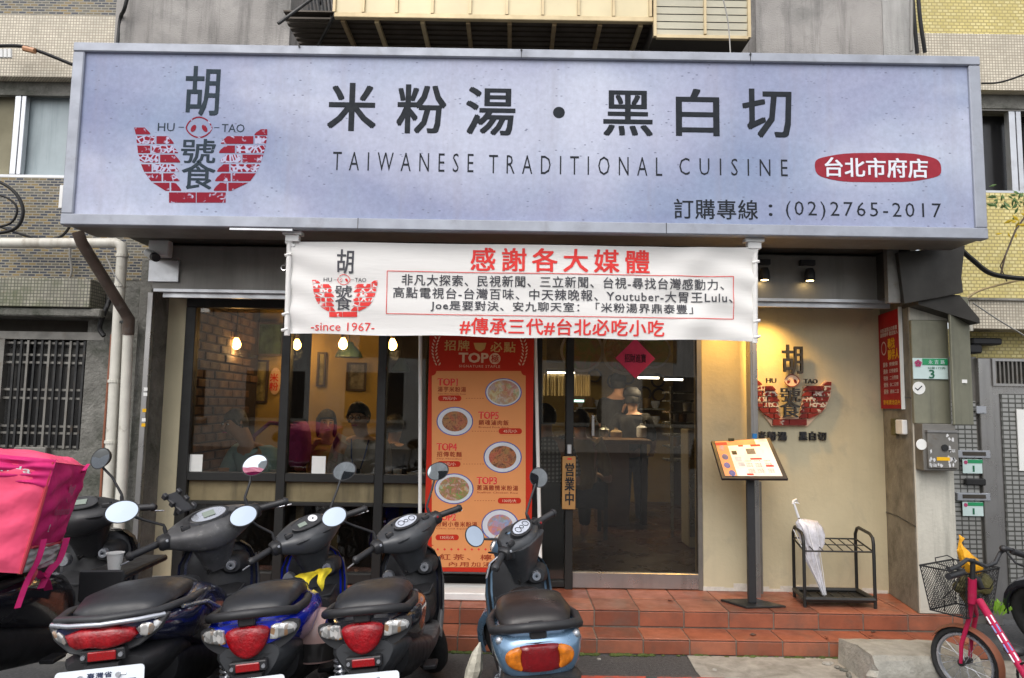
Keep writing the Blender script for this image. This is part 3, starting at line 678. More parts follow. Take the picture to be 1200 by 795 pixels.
# kitchen: counter, hoops, shelf, food boards
kc = thing('kitchen_counter', 'wooden kitchen counter behind the glass door', 'counter', (X(735, 8.2), 8.2, DZ))
build('counter_top', MB().box(X(700, 8.2), X(762, 8.2), 8.1, 8.7, Z(518, 8.2), Z(513, 8.2)), 'counter_wood', kc, bevel=.004); build('counter_body', MB().box(X(702, 8.2), X(736, 8.2), 8.12, 8.65, DZ, Z(518, 8.2)), 'counter_wood', kc)
build('counter_leg', MB().box(X(752, 8.2), X(758, 8.2), 8.2, 8.3, DZ, Z(518, 8.2)), 'dark_wood', kc)
for i, (px, py, r) in enumerate(((720, 447, .1), (737, 443, .09), (772, 446, .1), (738, 462, .1), (756, 461, .1), (773, 463, .1), (697, 440, .1))):
    q = MB().torus((X(px, 9.9), 9.95, Z(py, 9.9, px)), r * .85, .016, 'y', 20, 5)
    build('sieve_hoop', q, 'dark_wood', label=['leftmost sieve hoop of the upper row on the kitchen wall', 'second sieve hoop of the upper row on the kitchen wall', 'sieve hoop of the upper row below the short ceiling tubes', 'sieve hoop of the lower row behind the standing cook', 'middle sieve hoop of the lower row on the kitchen wall', 'rightmost sieve hoop of the lower row on the kitchen wall', 'sieve hoop hanging highest above the bending cook'][i], cat='sieve', group='sieve hoops hanging on the kitchen wall', origin=(X(px, 9.9), 9.95, Z(py, 9.9, px)))
sh = thing('steel_shelf', 'tall steel kitchen shelf at the right side of the door', 'shelf', (X(800, 7.6), 7.6, DZ))
for py in (456, 466, 479, 492, 506, 520, 536): build('shelf_board', MB().box(X(783, 7.6), X(822, 7.6), 7.5, 7.9, Z(py + 2, 7.6), Z(py, 7.6)), 'steel_shelf', sh)
for px in (783, 818): build('post', MB().box(X(px, 7.6), X(px + 3, 7.6), 7.48, 7.52, DZ, Z(450, 7.6)), 'steel_shelf', sh)
for k, (px, py, m_) in enumerate(((790, 492, 'bowl_white'), (800, 492, 'bamboo'), (810, 506, 'bowl_white'), (792, 520, 'bamboo'), (806, 479, 'bowl_white'), (803, 520, 'steel_shelf'))):
    build('storage_tub', MB().lathe([(.04, 0), (.05, .09), (.046, .09), (.036, .01)], (X(px, 7.6), 7.62, Z(py, 7.6) + .001), n=12), m_, label=['white tub on the middle shelf board, left end', 'bamboo tub on the middle shelf board beside a white one', 'white tub on the third shelf board from below, right end', 'bamboo tub on the second shelf board from below, left', 'white tub on the highest filled shelf board', 'steel tub on the second shelf board from below, right'][k], cat='tub', group='tubs on the kitchen shelf', origin=(X(px, 7.6), 7.62, Z(py, 7.6)))
stl = thing('steam_cabinet', 'narrow beige cabinet standing before the kitchen shelf', 'cabinet', (X(812, 6.9), 6.9, DZ))
build('cabinet_body', MB().box(X(806, 6.9), X(818, 6.9), 6.9, 7.2, DZ, Z(500, 6.9)), 'beige_wall', stl, bevel=.01); build('cabinet_door', MB().box(X(807, 6.9), X(817, 6.9), 6.885, 6.9, DZ + .1, Z(505, 6.9)), 'steel_shelf', stl, bevel=.003)
# kitchen clutter seen through the door glass
for k, (px0, px1, lab) in enumerate(((634, 643, 'first tan doorway curtain strip at the left'), (644, 652, 'second tan doorway curtain strip'), (653, 661, 'third tan doorway curtain strip beside the door post'), (673, 682, 'fourth tan doorway curtain strip right of the door post'), (683, 692, 'last tan doorway curtain strip before the kitchen'))):
    q = MB(); n = 8; x0, x1 = X(px0, 8.9), X(px1, 8.9); zt__, zb__ = Z(438, 8.9), Z(463, 8.9)
    q.loft([[(x0 + (x1 - x0) * j / n, 8.9 + .02 * math.sin(j * 1.9 + k) + d, z) for j in range(n + 1)] + [(x0 + (x1 - x0) * j / n, 8.91 + .02 * math.sin(j * 1.9 + k) + d, z) for j in range(n, -1, -1)] for z, d in ((zt__, 0), (zb__, .01))])
    build('curtain_strip', q, 'shirt_beige', label=lab, cat='curtain', group='tan curtain strips at the kitchen', origin=(x0, 8.9, zb__))
def pot(px, py, Y, r, h, m_, lab):
    x, z = at(px, py, Y); t = thing('cooking_pot', lab, 'pot', (x, Y, z)); build('pot_body', MB().lathe([(.001, .002), (r * .92, .002), (r, .02), (r, h), (r * .95, h), (r * .93, .02)], (x, Y, z), n=18), m_, t, smooth=40)
    build('lid', MB().lathe([(r * 1.03, h + .001), (r * .7, h + .02), (.02, h + .03), (.02, h + .05), (.001, h + .05)], (x, Y, z), n=18), m_, t, smooth=40)
kzt = Z(513, 8.2)
for px, r, h, m_, lab in ((708, .06, .09, 'steel_shelf', 'small steel pot at the left end of the kitchen counter'), (722, .07, .06, 'bamboo', 'low bamboo steamer on the kitchen counter'), (752, .06, .11, 'bowl_white', 'white pot at the right end of the kitchen counter')):
    pot(px, 512.8, 8.35, r, h, m_, lab)
ws = thing('wall_shelf', 'long wall shelf with bowls behind the kitchen workers', 'shelf', (X(700, 9.8), 9.8, 1.6))
build('shelf_board', MB().box(X(675, 9.8), X(778, 9.8), 9.75, 10.1, Z(478, 9.8), Z(476, 9.8)), 'steel_shelf', ws)
build('shelf_board', MB().box(X(675, 9.8), X(778, 9.8), 9.75, 10.1, Z(496, 9.8), Z(494, 9.8)), 'steel_shelf', ws)
for k in range(9):
    px = 680 + k * 11; r = .045 + .012 * (k % 3)
    for zz, lev in ((Z(476, 9.8), 'upper'), (Z(494, 9.8), 'lower')):
        build('stacked_bowls', MB().lathe([(r * .5, 0), (r, .07), (r * .9, .07), (r * .9, .10 + .03 * (k % 2)), (r * .4, .1)], (X(px, 9.85), 9.85, zz + .001), n=12), ('bowl_white', 'bamboo', 'dial')[k % 3], label='%s bowl stack, %s from the left on the %s kitchen wall shelf' % (('white', 'bamboo', 'grey')[k % 3], ('first', 'second', 'third', 'fourth', 'fifth', 'sixth', 'seventh', 'eighth', 'ninth')[k], lev), cat='bowls', group='bowl stacks on the kitchen wall shelf', origin=(X(px, 9.85), 9.85, zz))
kp = thing('menu_lightboard', 'wide board with round food photographs hung above the kitchen', 'menu board', (X(720, 7.9), 7.9, 2.2))
build('board', MB().box(X(640, 7.9), X(765, 7.9), 7.9, 7.94, Z(424, 7.9), Z(385, 7.9)), 'print_a', kp)
for px, r, mm in ((682, .24, 'dish_mix'), (733, .27, 'food_green'), (765, .2, 'dish_mix')):
    cx, cz = at(px, 411, 7.88); build('dish_photo', MB().lathe([(.001, 0), (r, 0), (r, .01), (.001, .01)], (cx, 7.882, cz), 'y', 24), 'bowl_white', kp)
    build('dish_photo', MB().lathe([(.001, 0), (r * .88, 0), (r * .88, .01), (.001, .01)], (cx, 7.875, cz), 'y', 24), mm, kp)
# red fortune diamond hung on the glass
dx, dz = at(745, 420, FY - .012); r = .148
fd = thing('fortune_diamond', 'red diamond paper charm with black writing on the door glass', 'paper charm', (dx, FY - .012, dz))
build('paper', MB().prism([(dx - r, dz), (dx, dz - r), (dx + r, dz), (dx, dz + r)], FY + .008, FY + .012), mat('charm_red', (.75, .04, .12), .6, nz=(12, .15)), fd)
text('招財進寶', (732, 415, 757, 425), FY + .006, 'ink', fd, .01)
# OPEN plaque
wp = thing('business_plaque', 'small wooden plaque reading open in black, hung on the door post', 'plaque', (X(668, 5.25), 5.25, Z(596, 5.25)))
build('board', MB().box(X(659.5, 5.25), X(675, 5.25), 5.245, 5.262, Z(596, 5.25), Z(534, 5.25)), 'wood_plaque', wp, bevel=.003)
text('営\n業\n中', (662, 543, 673, 592), 5.243, 'ink', wp, .022, line=1.0); text('一', (665, 537, 670, 539), 5.243, 'banner_red', wp)
build('hanger', MB().tube([(X(661, 5.25), 5.25, Z(534, 5.25)), (X(667.5, 5.25), 5.25, Z(522, 5.25)), (X(674, 5.25), 5.25, Z(534, 5.25))], .002, 5), 'cable', wp)
# spots under the beam + soffit downlights
def track(px, lab):
    x = X(px, 5.02); z = Z(318, 5.02); t = thing('track_spotlight', lab, 'spotlight', (x, 5.02, bz0 + .1))
    build('bracket', MB().box(x - .05, x + .05, 4.86, 4.9, Z(306, 4.88), Z(300, 4.88)), 'black_plastic', t)
    build('head', MB().lathe([(.024, .05), (.034, .02), (.036, -.02), (.03, -.034)], (x, 4.84, Z(318, 4.84)), n=16), 'black_plastic', t, smooth=40)
    build('lens', MB().lathe([(.001, -.035), (.024, -.035), (.024, -.033), (.001, -.033)], (x, 4.84, Z(318, 4.84)), n=16), 'led_spot', t)
    return t, x, Z(318, 4.84) - .06
for px, tx, lab in ((888, 870, 'black spotlight under the sign beside the banner corner'), (940, 925, 'black spotlight under the sign, right of the other')):
    t, x, z = track(px, lab)
# recessed downlights: under the shutter box (lighting the beige wall) and in the soffit
def downlight(x, y, z, E, lab, tilt=0):
    t = thing('downlight', lab, 'downlight', (x, y, z))
    build('ring', MB().lathe([(.03, 0), (.045, 0), (.045, -.008), (.03, -.008)], (x, y, z), n=18, cap=False), 'bracket_tan', t)
    build('lamp', MB().lathe([(.001, -.002), (.03, -.002), (.03, -.006), (.001, -.006)], (x, y, z), n=14), 'led_spot', t)
    l = bpy.data.lights.new('downlight', 'SPOT'); l.energy = E; l.color = (1, .55, .13); l.spot_size = R(120); l.spot_blend = 1; l.shadow_soft_size = .04
    lo = bpy.data.objects.new('downlight', l); link(lo, t); lo.location = (0, 0, -.02); lo.rotation_euler = (R(tilt), 0, 0)
downlight(X(905, 5.1), 5.06, bz0 - .001, 30, 'warm downlight under the shutter box above the emblem wall', 14)
downlight(X(852, 5.1), 5.06, bz0 - .001, 14, 'warm downlight under the shutter box beside the door', 14)
for i, (px, lab) in enumerate(((597, 'warm soffit lamp above the middle of the banner'), (785, 'warm soffit lamp above the right half of the banner'), (848, 'warm soffit lamp nearest the right banner clip'))):
    downlight(X(px, 4.66), 4.66, gz0 + .055 if 0 else 2.596, 1.5, lab)
# ================================================================ SIGN
GY = 4.2
gx0, gx1, gz0, gz1 = -2.70, 2.825, 2.537, 3.672
sign = thing('shop_sign', 'huge pale lavender lightbox sign with a red brick bowl emblem and black characters', 'sign', (0, GY, gz0))
build('box', MB().box(gx0 + .01, gx1 - .01, GY + .02, GY + .34, gz0 + .01, gz1 - .01), 'beam_metal', sign)
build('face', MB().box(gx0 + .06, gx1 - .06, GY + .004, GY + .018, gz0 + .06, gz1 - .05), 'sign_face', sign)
for a in ((gx0, gx1, gz1 - .058, gz1, 0), (gx0, gx1, gz0, gz0 + .068, 0), (gx0, gx0 + .07, gz0 + .068, gz1 - .058, .003), (gx1 - .07, gx1, gz0 + .068, gz1 - .058, .003)):
    build('frame_rail', MB().box(a[0], a[1], GY - .02 + a[4], GY + .05, a[2], a[3]), 'frame_grey', sign, bevel=.006)
q = MB()
for px, py in ((352, 57), (611, 61), (878, 66)):
    x, z = at(px, py, GY); q.lathe([(.001, -.028), (.006, -.028), (.006, -.018)], (x, GY, z), 'y', 8)
build('screws', q, 'dark_metal', sign)
for px in (611, 878): x = X(px, GY, 60); build('frame_joint', MB().box(x - .002, x + .002, GY - .0215, GY - .019, gz1 - .057, gz1 - .001), 'dark_metal', sign)
for px in (420, 780): x = X(px, GY, 270); build('frame_joint', MB().box(x - .002, x + .002, GY - .0215, GY - .019, gz0 + .001, gz0 + .067), 'dark_metal', sign)
q = MB()
q.box(X(260, 4.22), X(335, 4.22), 4.19, 4.215, gz0 - .014, gz0 - .002); build('sealing_strip', q, 'aluminium', sign)
# soffit between sign and shop, fascia
build('soffit', MB().box(gx0 + .1, gx1 - .1, GY + .34, FY + .2, gz0 + .06, gz0 + .12), 'soffit', shop)
build('soffit_lip', MB().box(gx0 + .05, gx1 - .2, GY + .34, GY + .42, gz0 + .03, gz0 + .06), 'soffit', shop)
TYs = GY + .0025
def logo(par, S, Y, mr, mr2, mi, depth=0, white_nose=False, title='胡', extra=True):
    """S maps emblem units (x,y) to photo px"""
    def w(p):
        x, z = at(*S(p[0], p[1]), Y); return (x, z)
    lo_ = {355: 108, 390: 116, 430: 121, 475: 126, 520: 137, 560: 153, 600: 180, 630: 212, 658: 268}
    ro_ = {362: 728, 390: 728, 430: 722, 475: 712, 520: 697, 560: 681, 600: 655, 630: 620, 658: 540}
    def itp(d, y):
        ks = sorted(d); y = min(max(y, ks[0]), ks[-1])
        for a, b in zip(ks, ks[1:]):
            if y <= b: return d[a] + (d[b] - d[a]) * (y - a) / (b - a)
    rows = [(356, 388, 183, 668), (396, 432, 292, 512), (440, 475, 312, 503), (482, 519, 322, 507), (527, 562, 316, 494), (569, 606, 319, 485), (613, 651, 327, 478)]
    A, B = MB(), MB(); r2 = random.Random(3)
    def brick(xa, xb, ya, yb, side_in, alt):
        n = 5; top = []; bot = []
        # outer side follows the bowl, inner side ragged
        if side_in == 'r':    # ragged right end (left half)
            poly = [(xa(yb), yb), (xa(ya), ya), (xb - 26, ya), (xb - 17, ya + (yb - ya) * .3), (xb - 8, ya + (yb - ya) * .55), (xb, yb - 5), (xb - 1, yb)]
        elif side_in == 'l':
            poly = [(xa + 1, yb), (xa, yb - 5), (xa + 9, ya + (yb - ya) * .5), (xa + 20, ya + (yb - ya) * .25), (xa + 30, ya), (xb(ya), ya), (xb(yb), yb)]
        else:
            poly = [(xa(yb), yb), (xa(ya), ya), (xb(ya), ya), (xb(yb), yb)]
        pts = [w(p) for p in poly][::-1]
        mb = B if alt else A
        if depth: mb.prism(pts, Y - depth, Y)
        else: mb._add([(x, Y, z) for x, z in pts], [tuple(range(len(pts)))[::-1]])
    for i, (ya, yb, il, ir) in enumerate(rows):
        L = lambda y: itp(lo_, y); Rr = lambda y: itp(ro_, y)
        if i == 0:
            brick(L, il, ya, yb, 'r', 0); brick(ir, Rr, ya + 8, yb + 4, 'l', 0); continue
        for half in (0, 1):
            base = (L(ya) if half == 0 else ir); end = (il if half == 0 else Rr(ya)); cut = base + (end - base) * ([.52, .34, .5, .3, .5, .62][i - 1] if half == 0 else [.72, .36, .5, .3, .4, .4][i - 1])
            if half == 0:
                brick(L, None, ya, yb, 'm', 0) if False else None
                poly_a = lambda y, c=cut: c - 4; poly_b = lambda y, c=cut: c + 4
                brick(L, poly_a, ya, yb, 'm', (i in (1, 3)))
                brick(poly_b, il, ya, yb, 'r', (i in (2, 4)))
            else:
                poly_a = lambda y, c=cut: c - 4; poly_b = lambda y, c=cut: c + 4
                brick(ir, poly_a, ya, yb, 'l', i == 3)
                brick(poly_b, Rr, ya, yb, 'm', (i in (1, 2, 4)))
    for xa, xb in ((270, 395), (399, 534)):
        brick(lambda y: xa, lambda y: xb, 658, 706, 'm', 0)
    build('emblem', A, mr, par, recalc=False); build('emblem', B, mr2, par, recalc=False)
    Yp = Y - (depth + .004 if depth else 0)
    q = MB(); cx, cy = 410, 355
    ring = []
    for rx, ry in ((60, 46), (54, 40)):
        ring.append([w((cx + rx * math.cos(a) * (1 if math.sin(a) < 0 else 1.04), cy + ry * math.sin(a) * (1 - .1 * math.cos(2 * a)))) for a in [2 * math.pi * k / 28 for k in range(28)]])
    if white_nose:
        q._add([(x, Yp - .012, z) for x, z in ring[0]], [tuple(range(28))]); build('emblem_nose', q, 'paper_white' if not white_nose else 'cream_print', par, recalc=False); q = MB(); Yp -= .014
    q._add([(x, Yp, z) for x, z in ring[0] + ring[1]], [(k, (k + 1) % 28, 28 + (k + 1) % 28, 28 + k) for k in range(28)])
    for nx in (378, 442):
        s_ = 1 if nx < 410 else -1
        pts = [w((nx + s_ * 6 * 1 + 12 * math.cos(a) + s_ * 6 * math.sin(a) * -1, 360 + 17 * math.sin(a))) for a in [2 * math.pi * k / 12 for k in range(12)]]
        q._add([(x, Yp, z) for x, z in pts], [tuple(range(12))])
    build('emblem_nose', q, mr, par, recalc=False)
    def T(s, a, b, c, d, **k):
        p, r_ = S(a, b), S(c, d); text(s, (p[0], p[1], r_[0], r_[1]), Yp, mi, par, depth=depth, **k)
    T('胡', 348, 72, 503, 300, weight=.012); T('號', 328, 410, 486, 522, weight=.014); T('食', 330, 514, 484, 642, weight=.014)
    T('HU', 218, 335, 296, 373); T('TAO', 516, 340, 622, 378)
    if extra:
        T('–', 315, 353, 340, 356); T('–', 480, 355, 505, 358)
logo(sign, lambda x, y: (130 + x / 3.973, 60 + y / 3.973), TYs, 'logo_red', 'logo_red2', 'logo_ink')
for ch, b in (('米', (385, 98, 440, 153)), ('粉', (466, 100, 522, 156)), ('湯', (547, 103, 603, 158)), ('黑', (708, 107, 764, 159)), ('白', (793, 105, 842, 159)), ('切', (871, 105, 927, 161))):
    text(ch, b, TYs, 'ink', sign, .018)
cx, cz = at(655, 132, TYs); build('dot', MB().lathe([(.001, 0), (.036, 0), (.036, .001), (.001, .001)], (cx, TYs, cz), 'y', 20), 'ink', sign)
for s_, b in (('TAIWANESE', (390, 179, 555, 201)), ('TRADITIONAL', (573, 183, 776, 205)), ('CUISINE', (796, 186, 923, 206))): text(s_, b, TYs, 'ink', sign, -.006, 1.9)
text('訂購專線', (790, 234, 888, 257), TYs, 'ink', sign, .008, 1.05)
text('：', (901, 240, 905, 253), TYs, 'ink', sign, .02)
text('(02)2765-2017', (921, 237, 1103, 259), TYs, 'ink', sign, -.004, 1.25)
pts = []
for a in [2 * math.pi * k / 48 for k in range(48)]:
    u = 74 * math.copysign(abs(math.cos(a)) ** .45, math.cos(a)); v = 16.5 * math.copysign(abs(math.sin(a)) ** .8, math.sin(a))
    pts.append(at(1029 + u + math.sin(a * 3) * 1.2, 196.5 + v + math.sin(a * 5) * .7, TYs))
q = MB(); q._add([(x, TYs, z) for x, z in pts], [tuple(range(48))]); build('red_pill', q, 'sign_red', sign, recalc=False)
text('台北市府店', (967, 185.5, 1087, 208), TYs - .002, 'white_ink', sign, .02, 1.02)

# ================================================================ BANNER
BY = 4.27
ban = thing('media_banner', 'white cloth banner with red and black characters hung below the big sign', 'banner', (0, BY, 1.9))
b_tl, b_tr, b_bl, b_br = at(337, 283, BY), at(887, 291, BY), at(334, 391, BY), at(887, 400, BY)
def bwarp(x, z):
    u = (x - b_bl[0]) / (b_br[0] - b_bl[0]); v = (z - b_bl[1]) / (b_tl[1] - b_bl[1])
    e = math.exp(-u * 14) + math.exp(-(1 - u) * 10)
    y = .003 * math.sin(z * 26 + 3 * u) + .012 * e * math.sin(v * 19 + u * 30) + .006 * math.sin(x * 5.1 + z * 4) + .010 * math.exp(-((u - .87) / .07) ** 2) * math.sin(v * 9 - u * 40)
    sag = -.012 * math.sin(math.pi * u) * (1 if v > .5 else 1)
    return y
q = MB(); nx, nz_ = 150, 26
for k, dy in ((0, 0), (1, .0015)):
    for i in range(nx + 1):
        for j in range(nz_ + 1):
            u, v = i / nx, j / nz_
            x = (b_bl[0] * (1 - v) + b_tl[0] * v) * (1 - u) + (b_br[0] * (1 - v) + b_tr[0] * v) * u
            z = (b_bl[1] * (1 - u) + b_br[1] * u) * (1 - v) + (b_tl[1] * (1 - u) + b_tr[1] * u) * v
            z += .004 * math.sin(u * 23) * (1 if j == 0 else 0)
            q.v.append((x, BY + bwarp(x, z) + dy, z))
N = (nx + 1) * (nz_ + 1)
for k in (0, 1):
    for i in range(nx):
        for j in range(nz_):
            a = k * N + i * (nz_ + 1) + j; f = (a, a + nz_ + 1, a + nz_ + 2, a + 1); q.f.append(f if k == 0 else f[::-1]); q.m.append(0)
def banner_cloth():
    m = bpy.data.materials.new('banner_cloth'); s = NT(m)
    s.b.inputs['Base Color'].default_value = (.84, .825, .80, 1); s.b.inputs['Roughness'].default_value = .65
    s.bump(s.noise(1, 4, .6, s.mp((2.2, 1, 14)), dist=.8), .15, .02)
    tr = s.node('ShaderNodeBsdfTranslucent'); tr.inputs[0].default_value = (.7, .65, .5, 1); mx = s.node('ShaderNodeMixShader'); mx.inputs[0].default_value = .15
    s.link(s.b.outputs[0], mx.inputs[1]); s.link(tr.outputs[0], mx.inputs[2]); s.link(mx.outputs[0], s.out.inputs['Surface']); return m
M['banner_cloth'] = banner_cloth()
build('cloth', q, 'banner_cloth', ban, smooth=60, recalc=False)
WB = lambda p: (p.x, BY + bwarp(p.x, p.z) - .0035, p.z)
def densetext(s_, bb, m, weight=0, space=1.0):
    return text(s_, bb, BY, m, ban, weight, space, warp=WB)
_lt, _build = text, build
# lettering on cloth follows its folds
def text(s, bb, Y, m, parent, weight=0, space=1.0, line=1.0, depth=0, name='lettering', warp=None, label=None):
    return _lt(s, bb, Y, m, parent, weight, space, line, depth, name, warp or (WB if parent is ban else None), label)
def build(name, mb, *a, **k):
    if name.startswith('emblem') and (a[1] if len(a) > 1 else None) is ban: mb.v = [WB(Vector(p)) for p in mb.v]
    return _build(name, mb, *a, **k)
logo(ban, lambda x, y: (365.5 + (x - 108) * .1243, 328 + (y - 355) * .1243), BY, 'blogo_red', 'blogo_red2', 'banner_ink')
text('-since 1967-', (364, 378, 439, 388), BY, 'banner_red', ban, 0)
text('感謝各大媒體', (552, 292, 761, 319), BY, 'banner_red', ban, .02, 1.35)
text('非凡大探索、民視新聞、三立新聞、台視-尋找台灣感動力、', (471, 324.5, 848, 337.5), BY, 'banner_ink', ban, .012, 1.12)
text('高點電視台-台灣百味、中天辣晚報、Youtuber-大胃王Lulu、', (461, 339.5, 858, 352.5), BY, 'banner_ink', ban, .012, 1.12)
text('Joe是要對決、安九聊天室：「米粉湯界鼎泰豐」', (505, 354.5, 812, 367.5), BY, 'banner_ink', ban, .012, 1.12)
text('#傳承三代#台北必吃小吃', (539, 374, 778, 393), BY, 'banner_red', ban, .02, 1.08)
q = MB()
def line_px(q, x0, y0, x1, y1, wpx, Y, n=20):
    for i in range(n):
        a, b = i / n, (i + 1) / n; dx_, dy_ = (0, wpx / 2) if abs(x1 - x0) > abs(y1 - y0) else (wpx / 2, 0)
        P = [(x0 + (x1 - x0) * a, y0 + (y1 - y0) * a), (x0 + (x1 - x0) * b, y0 + (y1 - y0) * b)]
        c4 = [(P[0][0] - dx_, P[0][1] + dy_), (P[1][0] - dx_, P[1][1] + dy_), (P[1][0] + dx_, P[1][1] - dy_), (P[0][0] + dx_, P[0][1] - dy_)]
        q._add([(at(*c, Y)[0], Y, at(*c, Y)[1]) for c in c4], [(0, 1, 2, 3)])
for a in ((454, 318, 859, 324.5), (453, 368, 860, 374), (454, 318, 453, 368), (859, 324.5, 860, 374)): line_px(q, *a, .8, BY)
q.v = [WB(Vector(p)) for p in q.v]; build('border_line', q, 'banner_red', ban, recalc=False)
for px, s_ in ((343, 0), (883, 1)):   # hanging clips with bands
    x = X(px, BY, 290); zt = gz0 - .002
    q = MB().box(x - .058, x + .058, BY - .03, BY + .03, zt - .022, zt).box(x - .04, x + .04, BY - .025, BY + .025, zt - .062, zt - .024); q.tube([(x - .03, BY, zt - .06), (x + .01, BY, zt - .09)], .012, 8)
    build('clip', q, 'white_plastic', ban, bevel=.002)
for u in (0, 1):
    q = MB(); x0_ = (b_tl[0] + .012) if u == 0 else (b_tr[0] - .012); x1_ = b_bl[0] + .012 if u == 0 else b_br[0] - .012
    q.tube([(x0_, BY, b_tl[1] + .01 if u == 0 else b_tr[1] + .01), (x1_, BY, b_bl[1] - .012 if u == 0 else b_br[1] - .012)], .017, 10)
    for k in (.02, .16, .8, .97): q.tube([(x0_ - .02, BY - .01, b_tl[1] * (1 - k) + b_bl[1] * k), (x0_ + .02, BY - .012, b_tl[1] * (1 - k) + b_bl[1] * k + .01)], .01, 6)
    build('side_hem', q, 'banner_cloth', ban, smooth=50)
q = MB().tube([at3 for at3 in [(X(341, 4.3), 4.3, Z(279, 4.3)), (X(334, 4.3), 4.3, Z(296, 4.3)), (X(325, 4.3), 4.3, Z(316, 4.3))]], .0018, 5)
q.torus((X(337, 4.3), 4.3, Z(300, 4.3)), .016, .0025, 'y', 14, 5); q.torus((X(325, 4.3), 4.3, Z(318, 4.3)), .017, .0025, 'y', 14, 5)
build('hook_cord', q, 'chrome', ban)

# ================================================================ POSTER STAND
OY = 5.12
ps = thing('poster_stand', 'tall red menu poster on a white pole stand before the window', 'poster stand', (X(565, OY), OY, DZ))
for px_t, px_b in ((492.5, 492), (627, 634)):
    q = MB().tube([(X(px_b, OY, 690), OY, DZ + .05), (X(px_t, OY, 395), OY, Z(392, OY)), (X(px_t, OY, 340), OY, Z(340, OY))], .0135, 10); build('pole', q, 'white_plastic', ps, smooth=50)
build('base', MB().box(X(512, 5.0), X(639, 5.0), 4.93, 5.2, DZ + .001, DZ + .05), 'white_plastic', ps, bevel=.006)
build('crossbar', MB().tube([(X(492, OY), OY, Z(345, OY)), (X(627, OY), OY, Z(345, OY))], .010, 8), 'white_plastic', ps)
pc = [at(500, 676, OY), at(624, 676, OY)]; pz1 = Z(345, OY, 560); px0_, px1_ = X(500, OY, 540), X(624, OY, 540)
pz0 = Z(671, OY, 560)
poster = build('poster', MB().box(px0_, px1_, OY - .022, OY - .018, pz0, pz1), 'poster_red', ps)
build('hem_bar', MB().tube([(px0_, OY - .02, pz0), (px1_, OY - .02, pz0)], .008, 8), 'black_plastic', ps)
YP = OY - .024
def flat(pts, m, Y=YP, par=poster, nm='print'):
    q = MB(); q._add([(at(x, y, Y)[0], Y, at(x, y, Y)[1]) for x, y in pts], [tuple(range(len(pts)))]); return build(nm, q, m, par, recalc=False)
n_ = 6
def notched(x0, y0, x1, y1, r):
    out = []
    for cx_, cy_, a0 in ((x0, y0, 0), (x1, y0, 90), (x1, y1, 180), (x0, y1, 270)):
        seq = [R(90 - a0_) for a0_ in (0, 30, 60, 90)]
        for k in range(4):
            t = k / 3 * math.pi / 2
            if (cx_, cy_) == (x0, y0): out.append((cx_ + r * math.sin(t), cy_ + r * math.cos(t)))
            elif (cx_, cy_) == (x1, y0): out.append((cx_ - r * math.cos(t), cy_ + r * math.sin(t)))
            elif (cx_, cy_) == (x1, y1): out.append((cx_ - r * math.sin(t), cy_ - r * math.cos(t)))
            else: out.append((cx_ + r * math.cos(t), cy_ - r * math.sin(t)))
    return out
flat(notched(506, 435, 616, 644, 5.5), 'poster_cream'); flat(notched(506, 636, 616, 665, 4), 'poster_cream', YP - .0006)
text('招牌', (521, 399, 550, 411), YP, 'gold_print', poster, .02, 1.15); text('必點', (575, 401, 604, 413), YP, 'gold_print', poster, .02, 1.15)
flat([(555, 402), (570, 402), (568, 409), (564, 412), (561, 412), (557, 409)], 'gold_print')
text('TOP', (538, 414, 572, 425), YP, 'cream_print', poster, .05, 1.0)
q = MB(); cx, cz = at(580, 420.5, YP); q.lathe([(.001, 0), (.04, 0), (.04, .0005), (.001, .0005)], (cx, YP, cz), 'y', 20); build('print', q, 'cream_print', poster); text('極', (575.5, 416, 584.5, 425), YP - .001, 'poster_red', poster, .01)
text('SIGNATURE STAPLE', (538, 428, 586, 431), YP, 'cream_print', poster, 0, 1.2)
for s_ in (-1, 1):
    q = MB()
    for i in range(9):
        t = i / 8; bx = 562 + s_ * (54 - 6 * math.sin(t * 3)) - s_ * 0; bx = 562 + s_ * (47 + 6 * math.sin(.4 + t * 2.4)); by = 397 + 31 * t
        for k in (-1, 1):
            c2 = (bx + k * 2.2, by - 1.2); a_ = k * .6
            pts = [(c2[0] + 2.0 * math.cos(b) * math.sin(a_) + .8 * math.sin(b) * math.cos(a_), c2[1] - 2.0 * math.cos(b) * math.cos(a_) + .8 * math.sin(b) * math.sin(a_)) for b in [2 * math.pi * j / 8 for j in range(8)]]
            q._add([(at(x, y, YP)[0], YP, at(x, y, YP)[1]) for x, y in pts], [tuple(range(8))])
    build('laurel', q, 'cream_print', poster, recalc=False)
def dish(cx_, cy_, rx, ry, fm, off_=(0, 0), fr=.8):
    for k, (s_, m_) in enumerate(((1, 'bowl_blue'), (.94, 'bowl_white'), (fr, fm))):
        flat([(cx_ + (off_[0] if k == 2 else 0) + rx * s_ * math.cos(a), cy_ + (off_[1] if k == 2 else 0) + ry * s_ * math.sin(a)) for a in [2 * math.pi * j / 28 for j in range(28)]], m_, YP - .001 - k * .0008, nm='dish_print')
dish(590, 460, 21.5, 16.5, 'food_noodle', fr=.86); dish(533, 494, 21.5, 17, 'food_pork', fr=.70); dish(589, 536, 22.5, 18.5, 'food_pork', fr=.72)
dish(532, 573, 23, 18, 'food_green', fr=.78); dish(586, 616, 22, 19, 'food_pale', fr=.68)
